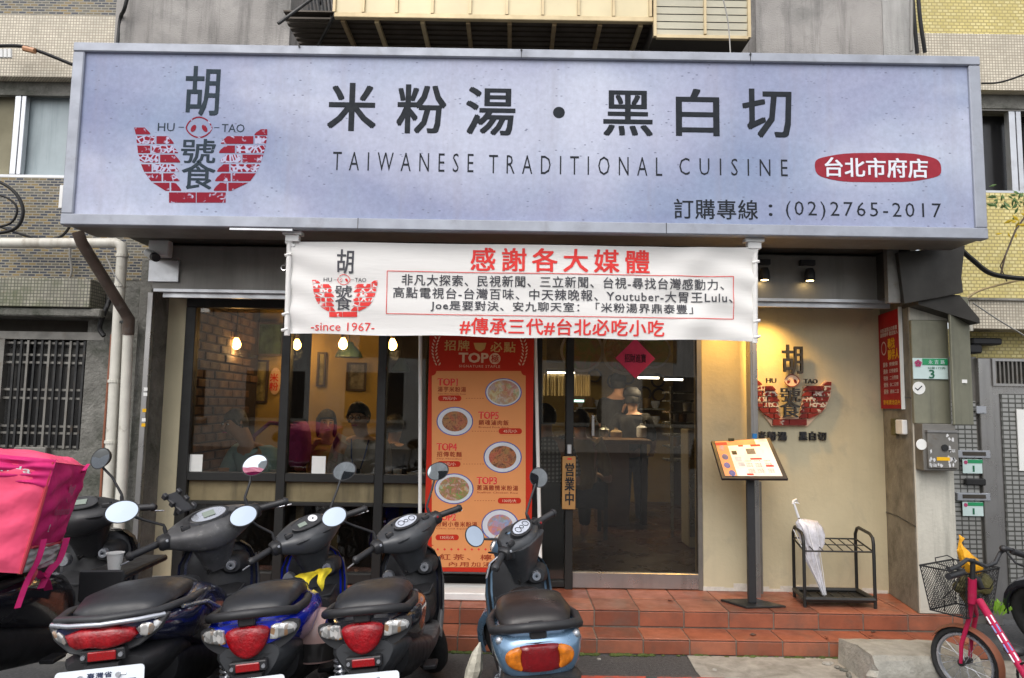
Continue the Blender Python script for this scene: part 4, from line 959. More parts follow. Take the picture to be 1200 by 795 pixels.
def entry(x, y, top, name, eng, price, px_, py_, w_=33):
    text(top, (x, y, x + 23, y + 8), YP - .0006, 'banner_red', poster, .05, 1.0); text(top, (x + .3, y + .6, x + 22.7, y + 7.4), YP - .0012, 'cream_print', poster, .0)
    text(name, (x, y + 9.5, x + w_, y + 15.5), YP - .0006, 'brown_print', poster, .02, 1.2); text(eng, (x, y + 17, x + w_, y + 19), YP - .0006, 'brown_print', poster)
    flat([(px_ + 14 + (14 if math.cos(a) > 0 else -14) * .75 + 3.2 * math.cos(a), py_ + 3.4 * math.sin(a)) for a in [2 * math.pi * j / 24 + .13 for j in range(24)]], 'notice_red' if 0 else 'poster_red', YP - .0006)
    text(price, (px_ + 6, py_ - 2, px_ + 22, py_ + 2), YP - .0012, 'cream_print', poster, .01)
entry(513, 444, 'TOP1', '湯芋米粉湯', 'Taro Rice Noodle Soup', '70元/小', 513, 467)
entry(561, 483, 'TOP5', '銷魂滷肉飯', 'Braised Pork Rice', '45元/小', 584, 505.5, 35)
entry(512, 520, 'TOP4', '招傳乾麵', 'Dry Noodles', '50元/小', 512, 544, 29)
entry(559, 559.5, 'TOP3', '蔥滿雞情米粉湯', 'Scallion Chicken Rice', '130元/大', 583, 587, 48)
entry(511, 602, 'TOP2', '粉蚵小卷米粉湯', 'Clam and Squid Rice', '130元/大', 510, 630, 48)
q = MB()
for i in range(13):
    cx_ = 513 + i * 8; q._add([(at(cx_ + dx_, 644 + dy_, YP - .0012)[0], YP - .0012, at(cx_, 644 + dy_, YP)[1]) for dx_, dy_ in ((-1.6, 0), (0, 1.6), (1.6, 0), (0, -1.6))], [(0, 1, 2, 3)])
build('print', q, 'banner_red', poster, recalc=False)
text('紅茶、檸檬汁', (515, 650, 608, 657), YP - .0012, 'brown_print', poster, .015, 1.3); text('內用加湯免費', (526, 659, 604, 664.5), YP - .0012, 'brown_print', poster, .015, 1.2)
for x0, x1, y0 in ((546, 566, 467), (553, 582, 505.5), (543, 566, 544), (556, 581, 587)):
    q = MB(); x = x0
    while x < x1: line_px(q, x, y0, x + 1.6, y0, .5, YP - .0006, 1); x += 3.2
    build('print', q, 'brown_print', poster, recalc=False)

# emblem in relief on the beige wall
em = thing('wall_emblem', 'brick bowl emblem with black raised characters on the beige wall', 'wall sign', (X(927, FY), FY, 1.2))
S3 = lambda x, y: (881 + (x - 108) * .1483, 446.5 + (y - 355) * .1483)
logo(em, S3, FY - .022, 'wlogo_red', 'wlogo_red2', 'black_plastic', depth=.02, white_nose=True, extra=False)
build('backing', MB().prism([(at(*S3(x, y), FY)[0], at(*S3(x, y), FY)[1]) for x, y in ((112, 350), (120, 480), (150, 570), (215, 650), (262, 715), (540, 715), (600, 650), (680, 575), (722, 480), (734, 360), (690, 352), (640, 395), (512, 395), (480, 640), (320, 640), (300, 395), (200, 372), (180, 350))], FY - .018, FY - .001), 'cream_print', em)
text('米粉湯', (887, 506, 921, 516), FY - .003, 'black_plastic', em, .03, 1.25, depth=.02); text('黑白切', (936, 506, 967, 516), FY - .003, 'black_plastic', em, .03, 1.25, depth=.02)
# ================================================================ UPPER STOREYS (above the sign)
UY = 5.2
up = thing('apartment_block', 'raw grey concrete upper storey with a caged balcony above the sign', 'building', (0, UY, 2.6))
def slab(nm, px0, px1, py0, py1, Y, m, par, dy=.3, ref=None, label=None, bevel=0):
    x0, x1 = X(px0, Y, (py0 + py1) / 2), X(px1, Y, (py0 + py1) / 2); z0, z1 = Z(py1, Y, (px0 + px1) / 2), Z(py0, Y, (px0 + px1) / 2)
    return build(nm, MB().box(x0, x1, Y, Y + dy, z0, z1), m, par, label=label, bevel=bevel)
slab('pillar', 143, 345, -420, 250, UY, 'raw_concrete', up); slab('pillar', 884, 1030, -420, 250, UY, 'raw_concrete', up)
slab('pillar', 1030.5, 1068, -420, 250, UY + .02, 'raw_concrete_light', up)
slab('wall', 330, 890, -420, 260, 5.9, 'raw_concrete', up, .2)
# balcony: front band, floor cage, brackets
KY = 4.55
zf0, zf1 = Z(24, KY, 600), Z(-40, KY, 600)
bx0, bx1 = X(392, KY, 10), X(766, KY, 10)
bal = build('balcony', MB().box(bx0, bx1, KY - .01, KY + .03, zf0, zf0 + .035), 'balcony_frame', up, bevel=.004); OFF[bal] = off(up)
build('rail', MB().box(bx0, bx1, KY - .012, KY + .032, zf1 - .03, zf1), 'balcony_frame', bal)
mx = [392, 426, 465, 507, 551, 594, 636, 678, 719, 762]
for i, px in enumerate(mx):
    x = X(px, KY, 10); build('mullion', MB().box(x - .009, x + .009, KY - .014, KY + .028, zf0 + .035, zf1 - .03), 'balcony_frame', bal)
    if i < 9:
        xb = X(mx[i + 1], KY, 10); build('pane', MB().box(x + .01, xb - .01, KY + .005, KY + .012, zf0 + .036, zf1 - .031), 'frosted_pane', bal)
back = 5.75
for px in (400, 440, 494, 548, 597, 650, 704, 752):
    x = X(px, KY, 30); build('bracket', MB().box(x - .014, x + .014, KY + .035, back, zf0 - .012, zf0 + .018), 'balcony_frame' if px in (440, 494, 752) else 'bracket_tan', bal)
n = 17; q = MB()
for i in range(n):
    y = KY + .06 + i * (back - KY - .06) / n; q.box(X(335, KY) - .15, bx1 + .0, y, y + .042, zf0 + .022, zf0 + .034)
b_ = build('floor_slats', q, 'balcony_slat', bal, kind='stuff')
build('floor_plate', MB().box(X(335, KY) - .15, bx1 + .5, KY + .04, back, zf0 + .06, zf0 + .07), 'balcony_slat', bal)
# louvred box on the right
lx0, lx1 = X(766, KY - .03, 20), X(880, KY - .03, 20); lz0, lz1 = Z(43, KY - .03, 820), Z(-40, KY - .03, 820)
lb = build('louvre_box', MB().box(lx0, lx1, KY + .0, 5.2, lz0, lz1), 'louvre_gap', up); OFF[lb] = off(up)
z = lz0 + .012
while z < lz1 - .03:
    xm = (lx0 + lx1) / 2 + .02
    for a, b in ((lx0 + .02, xm - .008), (xm + .008, lx1 - .02)):
        q = MB(); q.obox(((a + b) / 2, KY - .012, z + .019), ((b - a) / 2, 0, 0), (0, .003, .001), (0, -.006, .019)); build('louvre', q, 'louvre_white', lb)
    z += .052
q = MB().box(lx0, lx0 + .02, KY - .03, KY + .0, lz0, lz1).box(lx1 - .02, lx1, KY - .03, KY + .0, lz0, lz1).box((lx0 + lx1) / 2 + .012, (lx0 + lx1) / 2 + .028, KY - .03, KY, lz0 + .02, lz1).box(lx0 + .02, lx1 - .02, KY - .03, KY, lz0 - .01, lz0 + .01)
build('louvre_frame', q, 'balcony_frame', lb)
# slanted guard bars on the balcony's left end
gd = build('guard', MB().tube([(X(392, KY, 24), KY, zf0 + .02), (X(345, KY, 24), KY + .5, zf0 + .02)], .012, 6).tube([(X(392, KY, 3), KY, zf1), (X(350, KY, 0), KY + .5, zf1)], .012, 6), 'dark_metal', up); OFF[gd] = off(up)
for i in range(8):
    t = i / 7; a = Vector((X(392, KY, 24), KY, zf0 + .02)).lerp(Vector((X(345, KY, 24), KY + .5, zf0 + .02)), t)
    build('bar', MB().tube([a, (a.x - .05 - .02 * t, a.y, zf1 + .02)], .008, 6), 'dark_metal', gd)
build('stay', MB().tube([(X(326, 4.4, 28), 4.4, Z(28, 4.4, 326)), (X(372, 4.5, -6), 4.5, Z(-6, 4.5, 372))], .011, 8), 'dark_metal', up)

# ================================================================ LEFT NEIGHBOUR
LYw = 5.3
lf = thing('tiled_house', 'brown mosaic tiled house with a barred ground floor window at the left', 'building', (-3.4, LYw, 0))
def zat(py, Y, px): return Z(py, Y, px)
LX0, LX1 = -9.0, X(165, LYw)
def band(par, nm, x0, x1, pyt, pyb, pxr, Y, m, dy=.25, front=0, bevel=0):
    return build(nm, MB().box(x0, x1, Y - front, Y + dy, Z(pyb, Y, pxr) if pyb is not None else 0, Z(pyt, Y, pxr) if pyt is not None else 7), m, par, bevel=bevel)
band(lf, 'wall', LX0, X(143, LYw, 10), None, 20, 60, LYw, 'mosaic_brown')
band(lf, 'mosaic_band', LX0, X(139, LYw, 50), 20, 92, 40, LYw, 'mosaic_cream', front=.03)
band(lf, 'lintel', LX0, X(139, LYw, 100), 92, 108, 40, LYw, 'old_concrete', dy=.1, front=-.06)
band(lf, 'wall', LX0, X(200, LYw, 250), 208, 327, 40, LYw, 'mosaic_brown')
band(lf, 'wall', X(88, LYw, 150), X(200, LYw, 150), 108, 208, 100, LYw + .02, 'mosaic_brown')
ww = build('window', MB().box(LX0, X(92, 5.36, 150), 5.5, 5.52, Z(208, 5.4, 40), Z(108, 5.4, 40)), 'window_dark', lf); OFF[ww] = off(lf)
for a, b in ((-80, 16), (25, 82)):
    build('curtain', MB().box(X(a, 5.45, 150), X(b, 5.45, 150), 5.44, 5.46, Z(206, 5.45, 40), Z(113, 5.45, 40)), 'curtain' if a < 0 else 'curtain_blue', ww)
for a, b in ((16, 23), (24, 29), (80, 90)): build('window_frame', MB().box(X(a, 5.38, 150), X(b, 5.38, 150), 5.37, 5.42, Z(205, 5.38, 40), Z(111, 5.38, 40)), 'aluminium', ww, bevel=.003)
build('window_frame', MB().box(LX0, X(90, 5.38, 150), 5.36, 5.43, Z(209, 5.38, 40), Z(206, 5.38, 40)), 'aluminium', ww)
build('window_frame', MB().box(LX0, X(90, 5.38, 150), 5.37, 5.42, Z(111, 5.38, 40), Z(108, 5.38, 40)), 'dark_metal', ww)
band(lf, 'canopy', LX0, X(106, 5.1, 340), 326, 360, 60, 5.1, 'mosaic_mossy', dy=.2, bevel=.006)
build('canopy_slab', MB().box(LX0, X(118, 5.12, 365), 5.12, LYw + .1, Z(371, 5.12, 60), Z(361, 5.12, 60)), 'old_concrete', lf, bevel=.01)
band(lf, 'wall', X(106, LYw, 340), LX1 - .002, 327, None, 140, LYw + .003, 'old_concrete', dy=.2)
band(lf, 'lintel', LX0, X(122, LYw, 385), 371, 389, 60, LYw + .12, 'interior_dark', dy=.1); band(lf, 'sill_band', LX0, X(122, LYw, 392), 389, 398, 60, LYw, 'old_steel', dy=.1)
band(lf, 'base_wall', LX0, X(122, LYw, 600), 528, None, 60, LYw, 'old_concrete', dy=.25)
gw = build('window', MB().box(X(-120, 5.5), X(112, 5.5), 5.5, 5.52, Z(530, 5.5, 60), Z(388, 5.5, 60)), 'window_dark', lf, label='barred ground floor window'); OFF[gw] = off(lf)
build('side_post', MB().box(X(-8, 5.33, 460), X(4, 5.33, 460), 5.3, 5.36, Z(528, 5.33, 0), Z(398, 5.33, 0)), 'old_steel', lf)
gz_t, gz_b = Z(399, LYw, 60), Z(526, LYw, 60)
for i, px in enumerate([-40, -30, -20, -10, 13, 21, 29, 37, 45.5, 54, 62, 70, 79, 87, 95.5, 104, 112]):
    x = X(px, LYw + .02, 460); build('grille_bar', MB().box(x - .008, x + .008, LYw + .015, LYw + .027, gz_b, gz_t), 'dark_metal' if i % 3 else 'old_steel', gw)
for py in (402, 416, 425, 457, 467, 500, 508, 524):
    z = Z(py, LYw, 60); build('grille_bar', MB().box(X(-60, LYw, 460), X(119, LYw, 460), LYw + .028, LYw + .038, z - .008, z + .008), 'old_steel', gw)
build('flue_cap', MB().box(X(20, 5.28, 527), X(58, 5.28, 527), 5.24, 5.3, Z(534, 5.28, 40), Z(524, 5.28, 40)), 'old_steel', lf, bevel=.006)
# upright strip between the houses
q = MB().box(X(150, 5.0), X(166, 5.0), 5.05, 5.34, 0, gz0 - .02); build('party_pillar', q, 'old_concrete', label='narrow blackened concrete pillar between the pipes and the shop', cat='pillar', origin=(X(158, 5.0), 5.1, 0), bevel=.01)
q = MB().box(X(166, 5.04), X(172.5, 5.04), 5.02, 5.06, 0, bz0 - .0); build('shutter_channel', q, 'stainless', label='upright steel shutter channel with stickers at the left end of the shop', cat='channel', origin=(X(169, 5.04), 5.04, 0), bevel=.003)
for k, (py, m_) in enumerate(((461, 'paper_white'), (467, 'paper_white'), (486, 'notice_yellow'), (497, 'paper_white'), (503, 'notice_yellow'))):
    build('sticker', MB().box(X(167, 5.018), X(171.5, 5.018), 5.016, 5.0195, Z(py + 4, 5.018), Z(py, 5.018)), m_, label=['white sticker at the top of the steel channel by the pipes', 'white sticker just under the topmost one on the steel channel', 'yellow sticker at the middle of the steel channel', 'white sticker between two yellow ones on the steel channel', 'yellow sticker lowest on the steel channel'][k], cat='sticker', group='stickers on the steel channel', origin=(X(169, 5.018), 5.018, Z(py, 5.018)))
# pipes
PYp = 5.02
def pp(px, py, Y=PYp): x, z = at(px, py, Y); return (x, Y, z)
q = MB().tube([pp(-30, 285), pp(136, 285), pp(142, 288), pp(143.5, 296), pp(141, 330), pp(128, 560), (pp(126, 600)[0], PYp, .0)], .036, 12)
t = thing('drain_pipe', 'white plastic drain pipe running along the wall then bending down', 'pipe', (pp(128, 560)[0], PYp, 0)); build('pipe', q, 'white_pipe', t, smooth=50)
q = MB()
for py, px in ((300, 143), (335, 140.5), (447, 134), (518, 130)): q.lathe([(.036, -.01), (.042, -.01), (.042, .01), (.036, .01)], pp(px, py), n=14)
build('collar', q, 'white_pipe', t)
t = thing('drain_pipe', 'second pale pipe standing close beside the pillar, fed by the brown pipe', 'pipe', (pp(150, 560)[0], PYp - .03, 0))
build('pipe', MB().tube([pp(151, 372, 4.98), pp(143, 560, 4.98), (pp(141, 600, 4.98)[0], 4.98, 0)], .034, 12), 'white_pipe', t, smooth=50)
build('elbow', MB().tube([pp(91, 272, 4.5), pp(96, 285, 4.52), pp(146, 366, 4.93), pp(151, 374, 4.96), pp(150, 392, 4.98)], [.036, .036, .036, .04, .04], 12), 'brown_pipe', t, smooth=50)
build('clamp', MB().lathe([(.04, -.008), (.046, -.008), (.046, .008), (.04, .008)], pp(148.5, 378, 4.975), n=14), 'dark_metal', t)
build('thin_conduit', MB().tube([pp(131, 392), pp(121, 520), (pp(119, 600)[0], PYp, 0)], .008, 6), 'rust_fender', label='thin rusty conduit running down left of the white pipes', cat='conduit', origin=(pp(119, 600)[0], PYp, 0))
# CCTV
cc = thing('security_camera', 'white bullet security camera on a junction box under the sign end', 'security camera', (X(176, 4.9), 4.88, Z(306, 4.9)))
build('junction_box', MB().box(X(164, 4.86), X(188, 4.86), 4.83, 4.9, Z(308, 4.86), Z(287, 4.86)), 'white_plastic', cc, bevel=.006)
a = Vector(pp(173, 296, 4.82)); b = Vector(pp(181, 301, 4.70)); build('barrel', MB().tube([a, b], [.026, .032], 14), 'white_plastic', cc, smooth=50)
build('lens', MB().tube([b, b + (b - a) * .25], [.03, .028], 14), 'black_plastic', cc, smooth=50)
build('metal_plate', MB().box(X(164, 4.885), X(200, 4.885), 4.88, 4.899, Z(337, 4.89), Z(312, 4.89)), 'aluminium', shop, bevel=.002)
# cables on the left wall
def cable(pts, r, lab, m='cable', cat='cable'):
    P = [Vector(pp(*p)) for p in pts]; out = []
    for i in range(len(P) - 1):
        p0, p1, p2, p3 = P[max(0, i - 1)], P[i], P[i + 1], P[min(len(P) - 1, i + 2)]
        for k in range(6):
            t = k / 6; out.append(.5 * ((2 * p1) + (-p0 + p2) * t + (2 * p0 - 5 * p1 + 4 * p2 - p3) * t * t + (-p0 + 3 * p1 - 3 * p2 + p3) * t ** 3))
    out.append(P[-1]); return build('cable', MB().tube(out, r, 6), m, label=lab, cat=cat, origin=tuple(out[-1]), smooth=60)
cable([(-20, 55, 5.15), (20, 54, 5.15), (45, 60, 5.15), (85, 76, 5.15)], .013, 'thick black cable running over the cream mosaic band to the sign')
cable([(153, -20, 5.1), (146, 10, 5.12), (141, 22, 5.2), (138, 52, 5.2)], .013, 'black cable coming down beside the concrete pillar at top left')
cable([(-20, 205, 5.1), (8, 218, 5.1), (22, 232, 5.1), (27, 250, 5.1), (18, 268, 5.1), (-10, 275, 5.1)], .012, 'looped black cable below the upper left window, outer coil')
cable([(-20, 225, 5.12), (8, 232, 5.12), (20, 245, 5.12), (12, 262, 5.12), (-15, 268, 5.12)], .008, 'looped black cable below the upper left window, inner coil')
cable([(-10, 262, 5.2), (40, 279, 5.15), (70, 278, 5.1), (84, 262, 5.0)], .01, 'black cable sagging along the tiles up to the sign corner')
cable([(83, 282, 5.25), (82, 300, 5.26), (84, 318, 5.26), (80, 330, 5.26)], .008, 'thin grey cable hanging over brown tiles left of the pipe', 'cable_grey')
cable([(124, 300, 5.0), (133, 320, 4.97), (143, 335, 4.97)], .004, 'thin pale string crossing behind the brown pipe', 'cable_grey')
cable([(129, 350, 5.2), (121, 370, 5.18), (117, 385, 5.2), (122, 394, 5.2)], .017, 'bundled black cable under the mossy canopy')
ins = thing('cable_splice', 'orange wrapped splice on the black cable over the cream tiles', 'cable splice', pp(35, 58, 5.13))
build('splice', MB().tube([pp(28, 57, 5.13), pp(41, 60, 5.13)], .022, 8), mat('splice_orange', (.5, .25, .13), .5), ins); q = MB()
for px in (2, 7, 12): q.tube([pp(px, 58, 5.12), pp(px, 68, 5.12)], .014, 8)
build('terminal', q, 'white_plastic', ins)
build('junction_cover', MB().box(X(67, 5.2, 230), X(74, 5.2, 230), 5.22, 5.3, Z(243, 5.2, 70), Z(216, 5.2, 70)), 'white_plastic', label='small white box on the tiles beside the sign frame', cat='junction box', bevel=.003, origin=(X(70, 5.2), 5.25, Z(243, 5.2, 70)))

# ================================================================ RIGHT PILLAR AND BOXES
RY = 4.78
xa, xb = X(1076, RY, 600), X(1120, RY, 600)
cp = thing('cement_pillar', 'grey cement pillar closing the right end of the shop front', 'pillar', (xa, RY, DZ))
xin = 2.74
q = MB()
z0_, z1_ = DZ, 2.42
def pr(poly, z0, z1):
    m_ = MB(); n = len(poly); m_._add([(x, y, z0) for x, y in poly] + [(x, y, z1) for x, y in poly], [tuple(range(n))[::-1], tuple(range(n, 2 * n))] + [(i, (i + 1) % n, (i + 1) % n + n, i + n) for i in range(n)]); return m_
xp0 = 2.665
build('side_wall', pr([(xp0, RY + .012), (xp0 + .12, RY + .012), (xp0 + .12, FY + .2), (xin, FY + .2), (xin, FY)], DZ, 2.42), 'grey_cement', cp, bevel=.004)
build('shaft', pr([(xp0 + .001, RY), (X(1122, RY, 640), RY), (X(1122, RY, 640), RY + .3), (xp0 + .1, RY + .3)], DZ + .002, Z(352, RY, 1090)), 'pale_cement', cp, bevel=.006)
build('upper_block', MB().box(xp0 - .002, X(1112, RY - .03, 430), RY - .03, RY + .004, Z(497, RY - .03, 1090), Z(375, RY - .03, 1090)), 'hood_metal', cp, bevel=.006, label='green grey sheet metal cover')
q = MB()
xh0, xh1 = X(1108, RY - .05, 430), X(1145, 4.7, 430)
q.obox(((xh0 + xh1) / 2, RY - .06, (Z(497, RY, 1130) + Z(350, RY, 1130)) / 2), ((xh1 - xh0) / 2, .05, 0), (-.004, .008, 0), (0, 0, (Z(350, RY, 1130) - Z(499, RY, 1130)) / 2)); build('cover_wing', q, 'hood_metal', cp, bevel=.004)
q = MB(); hz = Z(350, RY, 1100)
q._add([(X(1050, 5.1, 340), 5.2, Z(358, 5.1, 1050)), (xh1, RY - .02, Z(372, RY, 1143)), (X(1118, 4.6, 345), 4.62, Z(347, 4.62, 1118)), (X(1060, 5.0, 335), 4.9, Z(352, 4.9, 1060))], [(0, 1, 2, 3), (3, 2, 1, 0)]); 
q = MB().prism([(X(1070, 4.7, 345), Z(345, 4.7, 1070)), (X(1120, 4.7, 345), Z(347, 4.7, 1120)), (X(1143, 4.7, 372), Z(374, 4.7, 1143)), (X(1144, 4.7, 380), Z(380, 4.7, 1144)), (X(1072, 4.7, 352), Z(358, 4.7, 1072))], 4.66, 4.86)
build('cover_cap', q, 'dark_hood', cp)
build('hook', MB().tube([(X(1040, 5.2, 378), 5.16, Z(378, 5.16, 1040)), (X(1055, 5.0, 376), 4.96, Z(374, 4.96, 1055)), (X(1058, 4.98, 381), 4.95, Z(383, 4.95, 1058))], .008, 6), 'dark_metal', cp)
hd = thing('sheet_metal_hood', 'dark curved sheet metal hood hanging below the right end of the sign', 'hood', (X(1090, 4.62, 330), 4.62, gz0))
pts = [(1052, 296), (1131, 288), (1129, 305), (1127, 325), (1129, 343), (1100, 349), (1060, 356)]
q = MB().prism([at(x, y, 4.62) for x, y in pts], 4.62, 4.66); build('panel', q, 'dark_hood', hd, bevel=.002)
build('panel_return', MB().box(X(1036, 4.8, 320), X(1056, 4.8, 320), 4.68, FY, Z(350, 4.8, 1045), gz0 + .05), 'dark_hood', hd); build('post', MB().box(X(1040, 4.66, 330), X(1054, 4.66, 330), 4.655, 4.70, Z(355, 4.66, 1045), gz0 + .055), 'old_steel', hd)
# red notice on the pillar's side
def side_pt(u, v):  # u 0..1 along the side from the wall to the front, v height
    return Vector((xin + (xp0 - xin) * u, FY + (RY + .012 - FY) * u, v))
nrm = Vector((RY + .012 - FY, -(xp0 - xin), 0)).normalized()
if nrm.x > 0: nrm = -nrm
nzt, nzb = Z(364, 5.0, 1050), Z(479, 5.0, 1050)
rn = thing('notice_board', 'red recruiting notice with yellow and white characters on the pillar side', 'notice', side_pt(.5, nzb))
ua, ub = .04, .80
def nbox(u0, u1, z0, z1, d0, d1, m, nm='board'):
    A_, B_ = side_pt(u0, 0), side_pt(u1, 0); c = (A_ + B_) / 2 + nrm * (d0 + d1) / 2; c.z = (z0 + z1) / 2
    return build(nm, MB().obox(c, (B_ - A_) / 2, nrm * (d1 - d0) / 2, (0, 0, (z1 - z0) / 2)), m, rn)
nbox(ua, ub, nzb, nzt, .002, .02, 'notice_red'); nbox(ub, ub + .02, nzb - .005, nzt + .01, .002, .024, 'paper_white', 'edge')
def ntext(s_, u0, u1, v0, v1, m, wt=.02):
    O = side_pt(ua + (ub - ua) * u0, nzb + (nzt - nzb) * v0) + nrm * .022; U = side_pt(ua + (ub - ua) * u1, 0) - side_pt(ua + (ub - ua) * u0, 0); V = Vector((0, 0, (nzt - nzb) * (v1 - v0)))
    build('lettering', textmb(s_, O, U, V, wt), m, rn, recalc=False)
ntext('尋找\n夥伴人', .45, .96, .50, .72, 'notice_yellow', .03); ntext('米粉湯黑白切專賣\n誠徵夥伴 歡迎加入', .1, .95, .75, .84, 'notice_white')
for i in range(5): ntext('薪資待遇'[i % 4] * 1 + '休', .2, .42, .15 + .07 * i, .20 + .07 * i, 'notice_white', .03); ntext('週休二日勞健保'[i:i + 4] or '詳洽', .5, .9, .155 + .07 * i, .195 + .07 * i, 'notice_white')
ntext('意者請洽店內', .15, .95, .04, .09, 'notice_yellow')
c_ = side_pt(ua + (ub - ua) * .25, nzb + (nzt - nzb) * .63) + nrm * .022
q = MB(); ux = (side_pt(1, 0) - side_pt(0, 0)).normalized(); ring = []
for k in range(16):
    a = 2 * math.pi * k / 16
    for r_ in (.05, .04): ring.append(c_ + ux * r_ * math.cos(a) + Vector((0, 0, r_ * math.sin(a))))
q._add(ring, [(2 * k, 2 * k + 1, (2 * k + 3) % 32, (2 * k + 2) % 32) for k in range(16)]); build('print', q, 'notice_white', rn, recalc=False)
q = MB(); a_, b_ = side_pt(0, 0), side_pt(1, 0)
for zz in (.78, 1.62): q.tube([side_pt(.0, zz) + nrm * .001, side_pt(.4, zz + .004) + nrm * .001, side_pt(1, zz - .02) + nrm * .001], .004, 4)
build('joint', q, 'dark_metal', cp)
# house number plate
hn = thing('house_number_plate', 'green and white house number plate reading 3', 'number plate', (X(1090, 4.735, 430), 4.735, Z(443, 4.735, 1090)))
build('plate', MB().box(X(1070, 4.735, 430), X(1111, 4.735, 430), 4.735, 4.744, Z(444.5, 4.735, 1090), Z(420, 4.735, 1090)), 'pale_plate', hn, bevel=.002)
build('header', MB().box(X(1081, 4.735, 430), X(1110.5, 4.735, 430), 4.731, 4.735, Z(428, 4.735, 1090), Z(420.5, 4.735, 1090)), 'green_plate', hn)
text('永吉路', (1088, 422, 1107, 427), 4.729, 'pale_plate', hn, .01, 1.8); text('30巷177弄', (1087, 430, 1108, 433), 4.731, 'green_ink', hn); text('3', (1089, 433.5, 1095, 443.5), 4.731, 'green_ink', hn, .02)
cx, cz = at(1076, 426, 4.73); q = MB()
for k in range(5):
    a = 2 * math.pi * k / 5 + .3; q.lathe([(.001, 0), (.011, 0), (.011, .001), (.001, .001)], (cx + .014 * math.cos(a), 4.729, cz + .014 * math.sin(a)), 'y', 8)
build('blossom', q, 'plum', hn)
def disc(name, px, py, r, Y, m, lab, cat): 
    x, z = at(px, py, Y); return build(name, MB().lathe([(.001, 0), (r, 0), (r, .003), (.001, .003)], (x, Y, z), 'y', 16), m, label=lab, cat=cat, origin=(x, Y, z))
dd = disc('round_sticker', 1077, 455, .042, 4.745, 'paper_white', 'round white sticker under the green number plate', 'sticker'); text('✓', (1072, 452, 1081, 458), 4.7435, 'ink', dd, .01)
build('tape_scrap', MB().box(X(1122, 4.72, 446), X(1132, 4.72, 446), 4.708, 4.716, Z(449, 4.71, 1127), Z(445, 4.71, 1127)), 'paper_white', label='scrap of white tape on the metal cover wing', cat='tape', origin=(X(1127, 4.71), 4.71, Z(449, 4.71, 1127)))
# doorbell / switch boxes on the side
for u0, u1, a, b, m_, lab in ((.44, .58, 491, 511, 'bag_olive', 'brown switch box on the pillar side below the red notice'), (.62, .86, 492, 509, 'white_plastic', 'white doorbell box on the pillar side below the red notice')):
    z1_, z0_ = Z(a, 4.95, 1055), Z(b, 4.95, 1055); A_, B_ = side_pt(u0, 0), side_pt(u1, 0); c = (A_ + B_) / 2 + nrm * .015; c.z = (z0_ + z1_) / 2
    build('switch_box', MB().obox(c, (B_ - A_) / 2, nrm * .018, (0, 0, (z1_ - z0_) / 2)), m_, label=lab, cat='switch box', bevel=.006, origin=tuple(c))
# meter box
mt = thing('meter_box', 'grey metal meter box with peeling white paper and a keyhole', 'meter box', (X(1105, 4.7, 530), 4.7, Z(552, 4.7, 1100)))
build('body', MB().box(X(1074, 4.76, 530), X(1121, 4.68, 530), 4.68, RY - .001, Z(552, 4.68, 1100), Z(497, 4.68, 1100)), 'old_steel', mt, bevel=.004)
build('door', MB().box(X(1087, 4.67, 530), X(1122.5, 4.67, 530), 4.662, 4.68, Z(549, 4.66, 1100), Z(507, 4.66, 1100)), 'old_steel', mt, bevel=.003)
build('lid', MB().box(X(1085, 4.67, 503), X(1122, 4.67, 503), 4.655, 4.679, Z(507, 4.66, 1100), Z(504.5, 4.66, 1100)), 'stainless', mt)
q = MB()
for i in range(26):
    side = rnd.choice([0, 1, 1, 2]); px = {0: rnd.uniform(1090, 1096), 1: rnd.uniform(1111, 1120), 2: rnd.uniform(1094, 1118)}[side]; py = rnd.uniform(512, 546) if side < 2 else rnd.choice([511, 545]) + rnd.uniform(-2, 2)
    x, z = at(px, py, 4.66); n = 7; q._add([(x + rnd.uniform(.004, .012) * math.cos(2 * math.pi * k / n), 4.6605, z + rnd.uniform(.006, .018) * math.sin(2 * math.pi * k / n)) for k in range(n)], [tuple(range(n))])
build('peeled_paper', q, 'peeled_white', mt, recalc=False, kind='stuff')
build('label_strip', MB().box(X(1098, 4.66, 538), X(1113, 4.66, 538), 4.659, 4.662, Z(540, 4.66, 1105), Z(536, 4.66, 1105)), 'notice_yellow', mt)
cx, cz = at(1107, 525, 4.66); build('keyhole', MB().lathe([(.001, 0), (.022, 0), (.022, .006), (.001, .006)], (cx, 4.655, cz), 'y', 14), 'dark_metal', mt)
disc('round_sticker', 1080, 521, .035, 4.679, 'paper_white', 'round white sticker on the side of the meter box', 'sticker')

# ================================================================ RIGHT NEIGHBOUR: alley doors, yellow tiled house
rg = thing('yellow_tiled_house', 'yellow mosaic tiled house with patterned steel doors at the right', 'building', (3.6, FY, 0))
RX0, RX1 = X(1068, FY, 100), 9.0
band(rg, 'wall', RX0, RX1, None, 42, 1130, FY, 'mosaic_yellow')
band(rg, 'mosaic_band', RX0, RX1, 42, 107, 1130, FY, 'mosaic_cream', front=.03)
band(rg, 'lintel', X(1150, FY, 115), RX1, 107, 124, 1175, FY, 'old_concrete', front=-.05, dy=.2)
band(rg, 'wall', RX0, X(1152, FY, 175), 107, 226, 1130, FY + .01, 'mosaic_yellow')
band(rg, 'wall', X(1100, FY, 300), RX1, 226, 352, 1165, FY, 'mosaic_yellow')
rw = build('window', MB().box(X(1145, 5.5, 175), X(1320, 5.5, 175), 5.5, 5.52, Z(226, 5.5, 1175), Z(120, 5.5, 1175)), 'window_dark', rg); OFF[rw] = off(rg)
build('window_frame', MB().box(X(1145, 5.36, 124), RX1, 5.36, 5.42, Z(130, 5.36, 1175), Z(125, 5.36, 1175)), 'old_steel', rw)
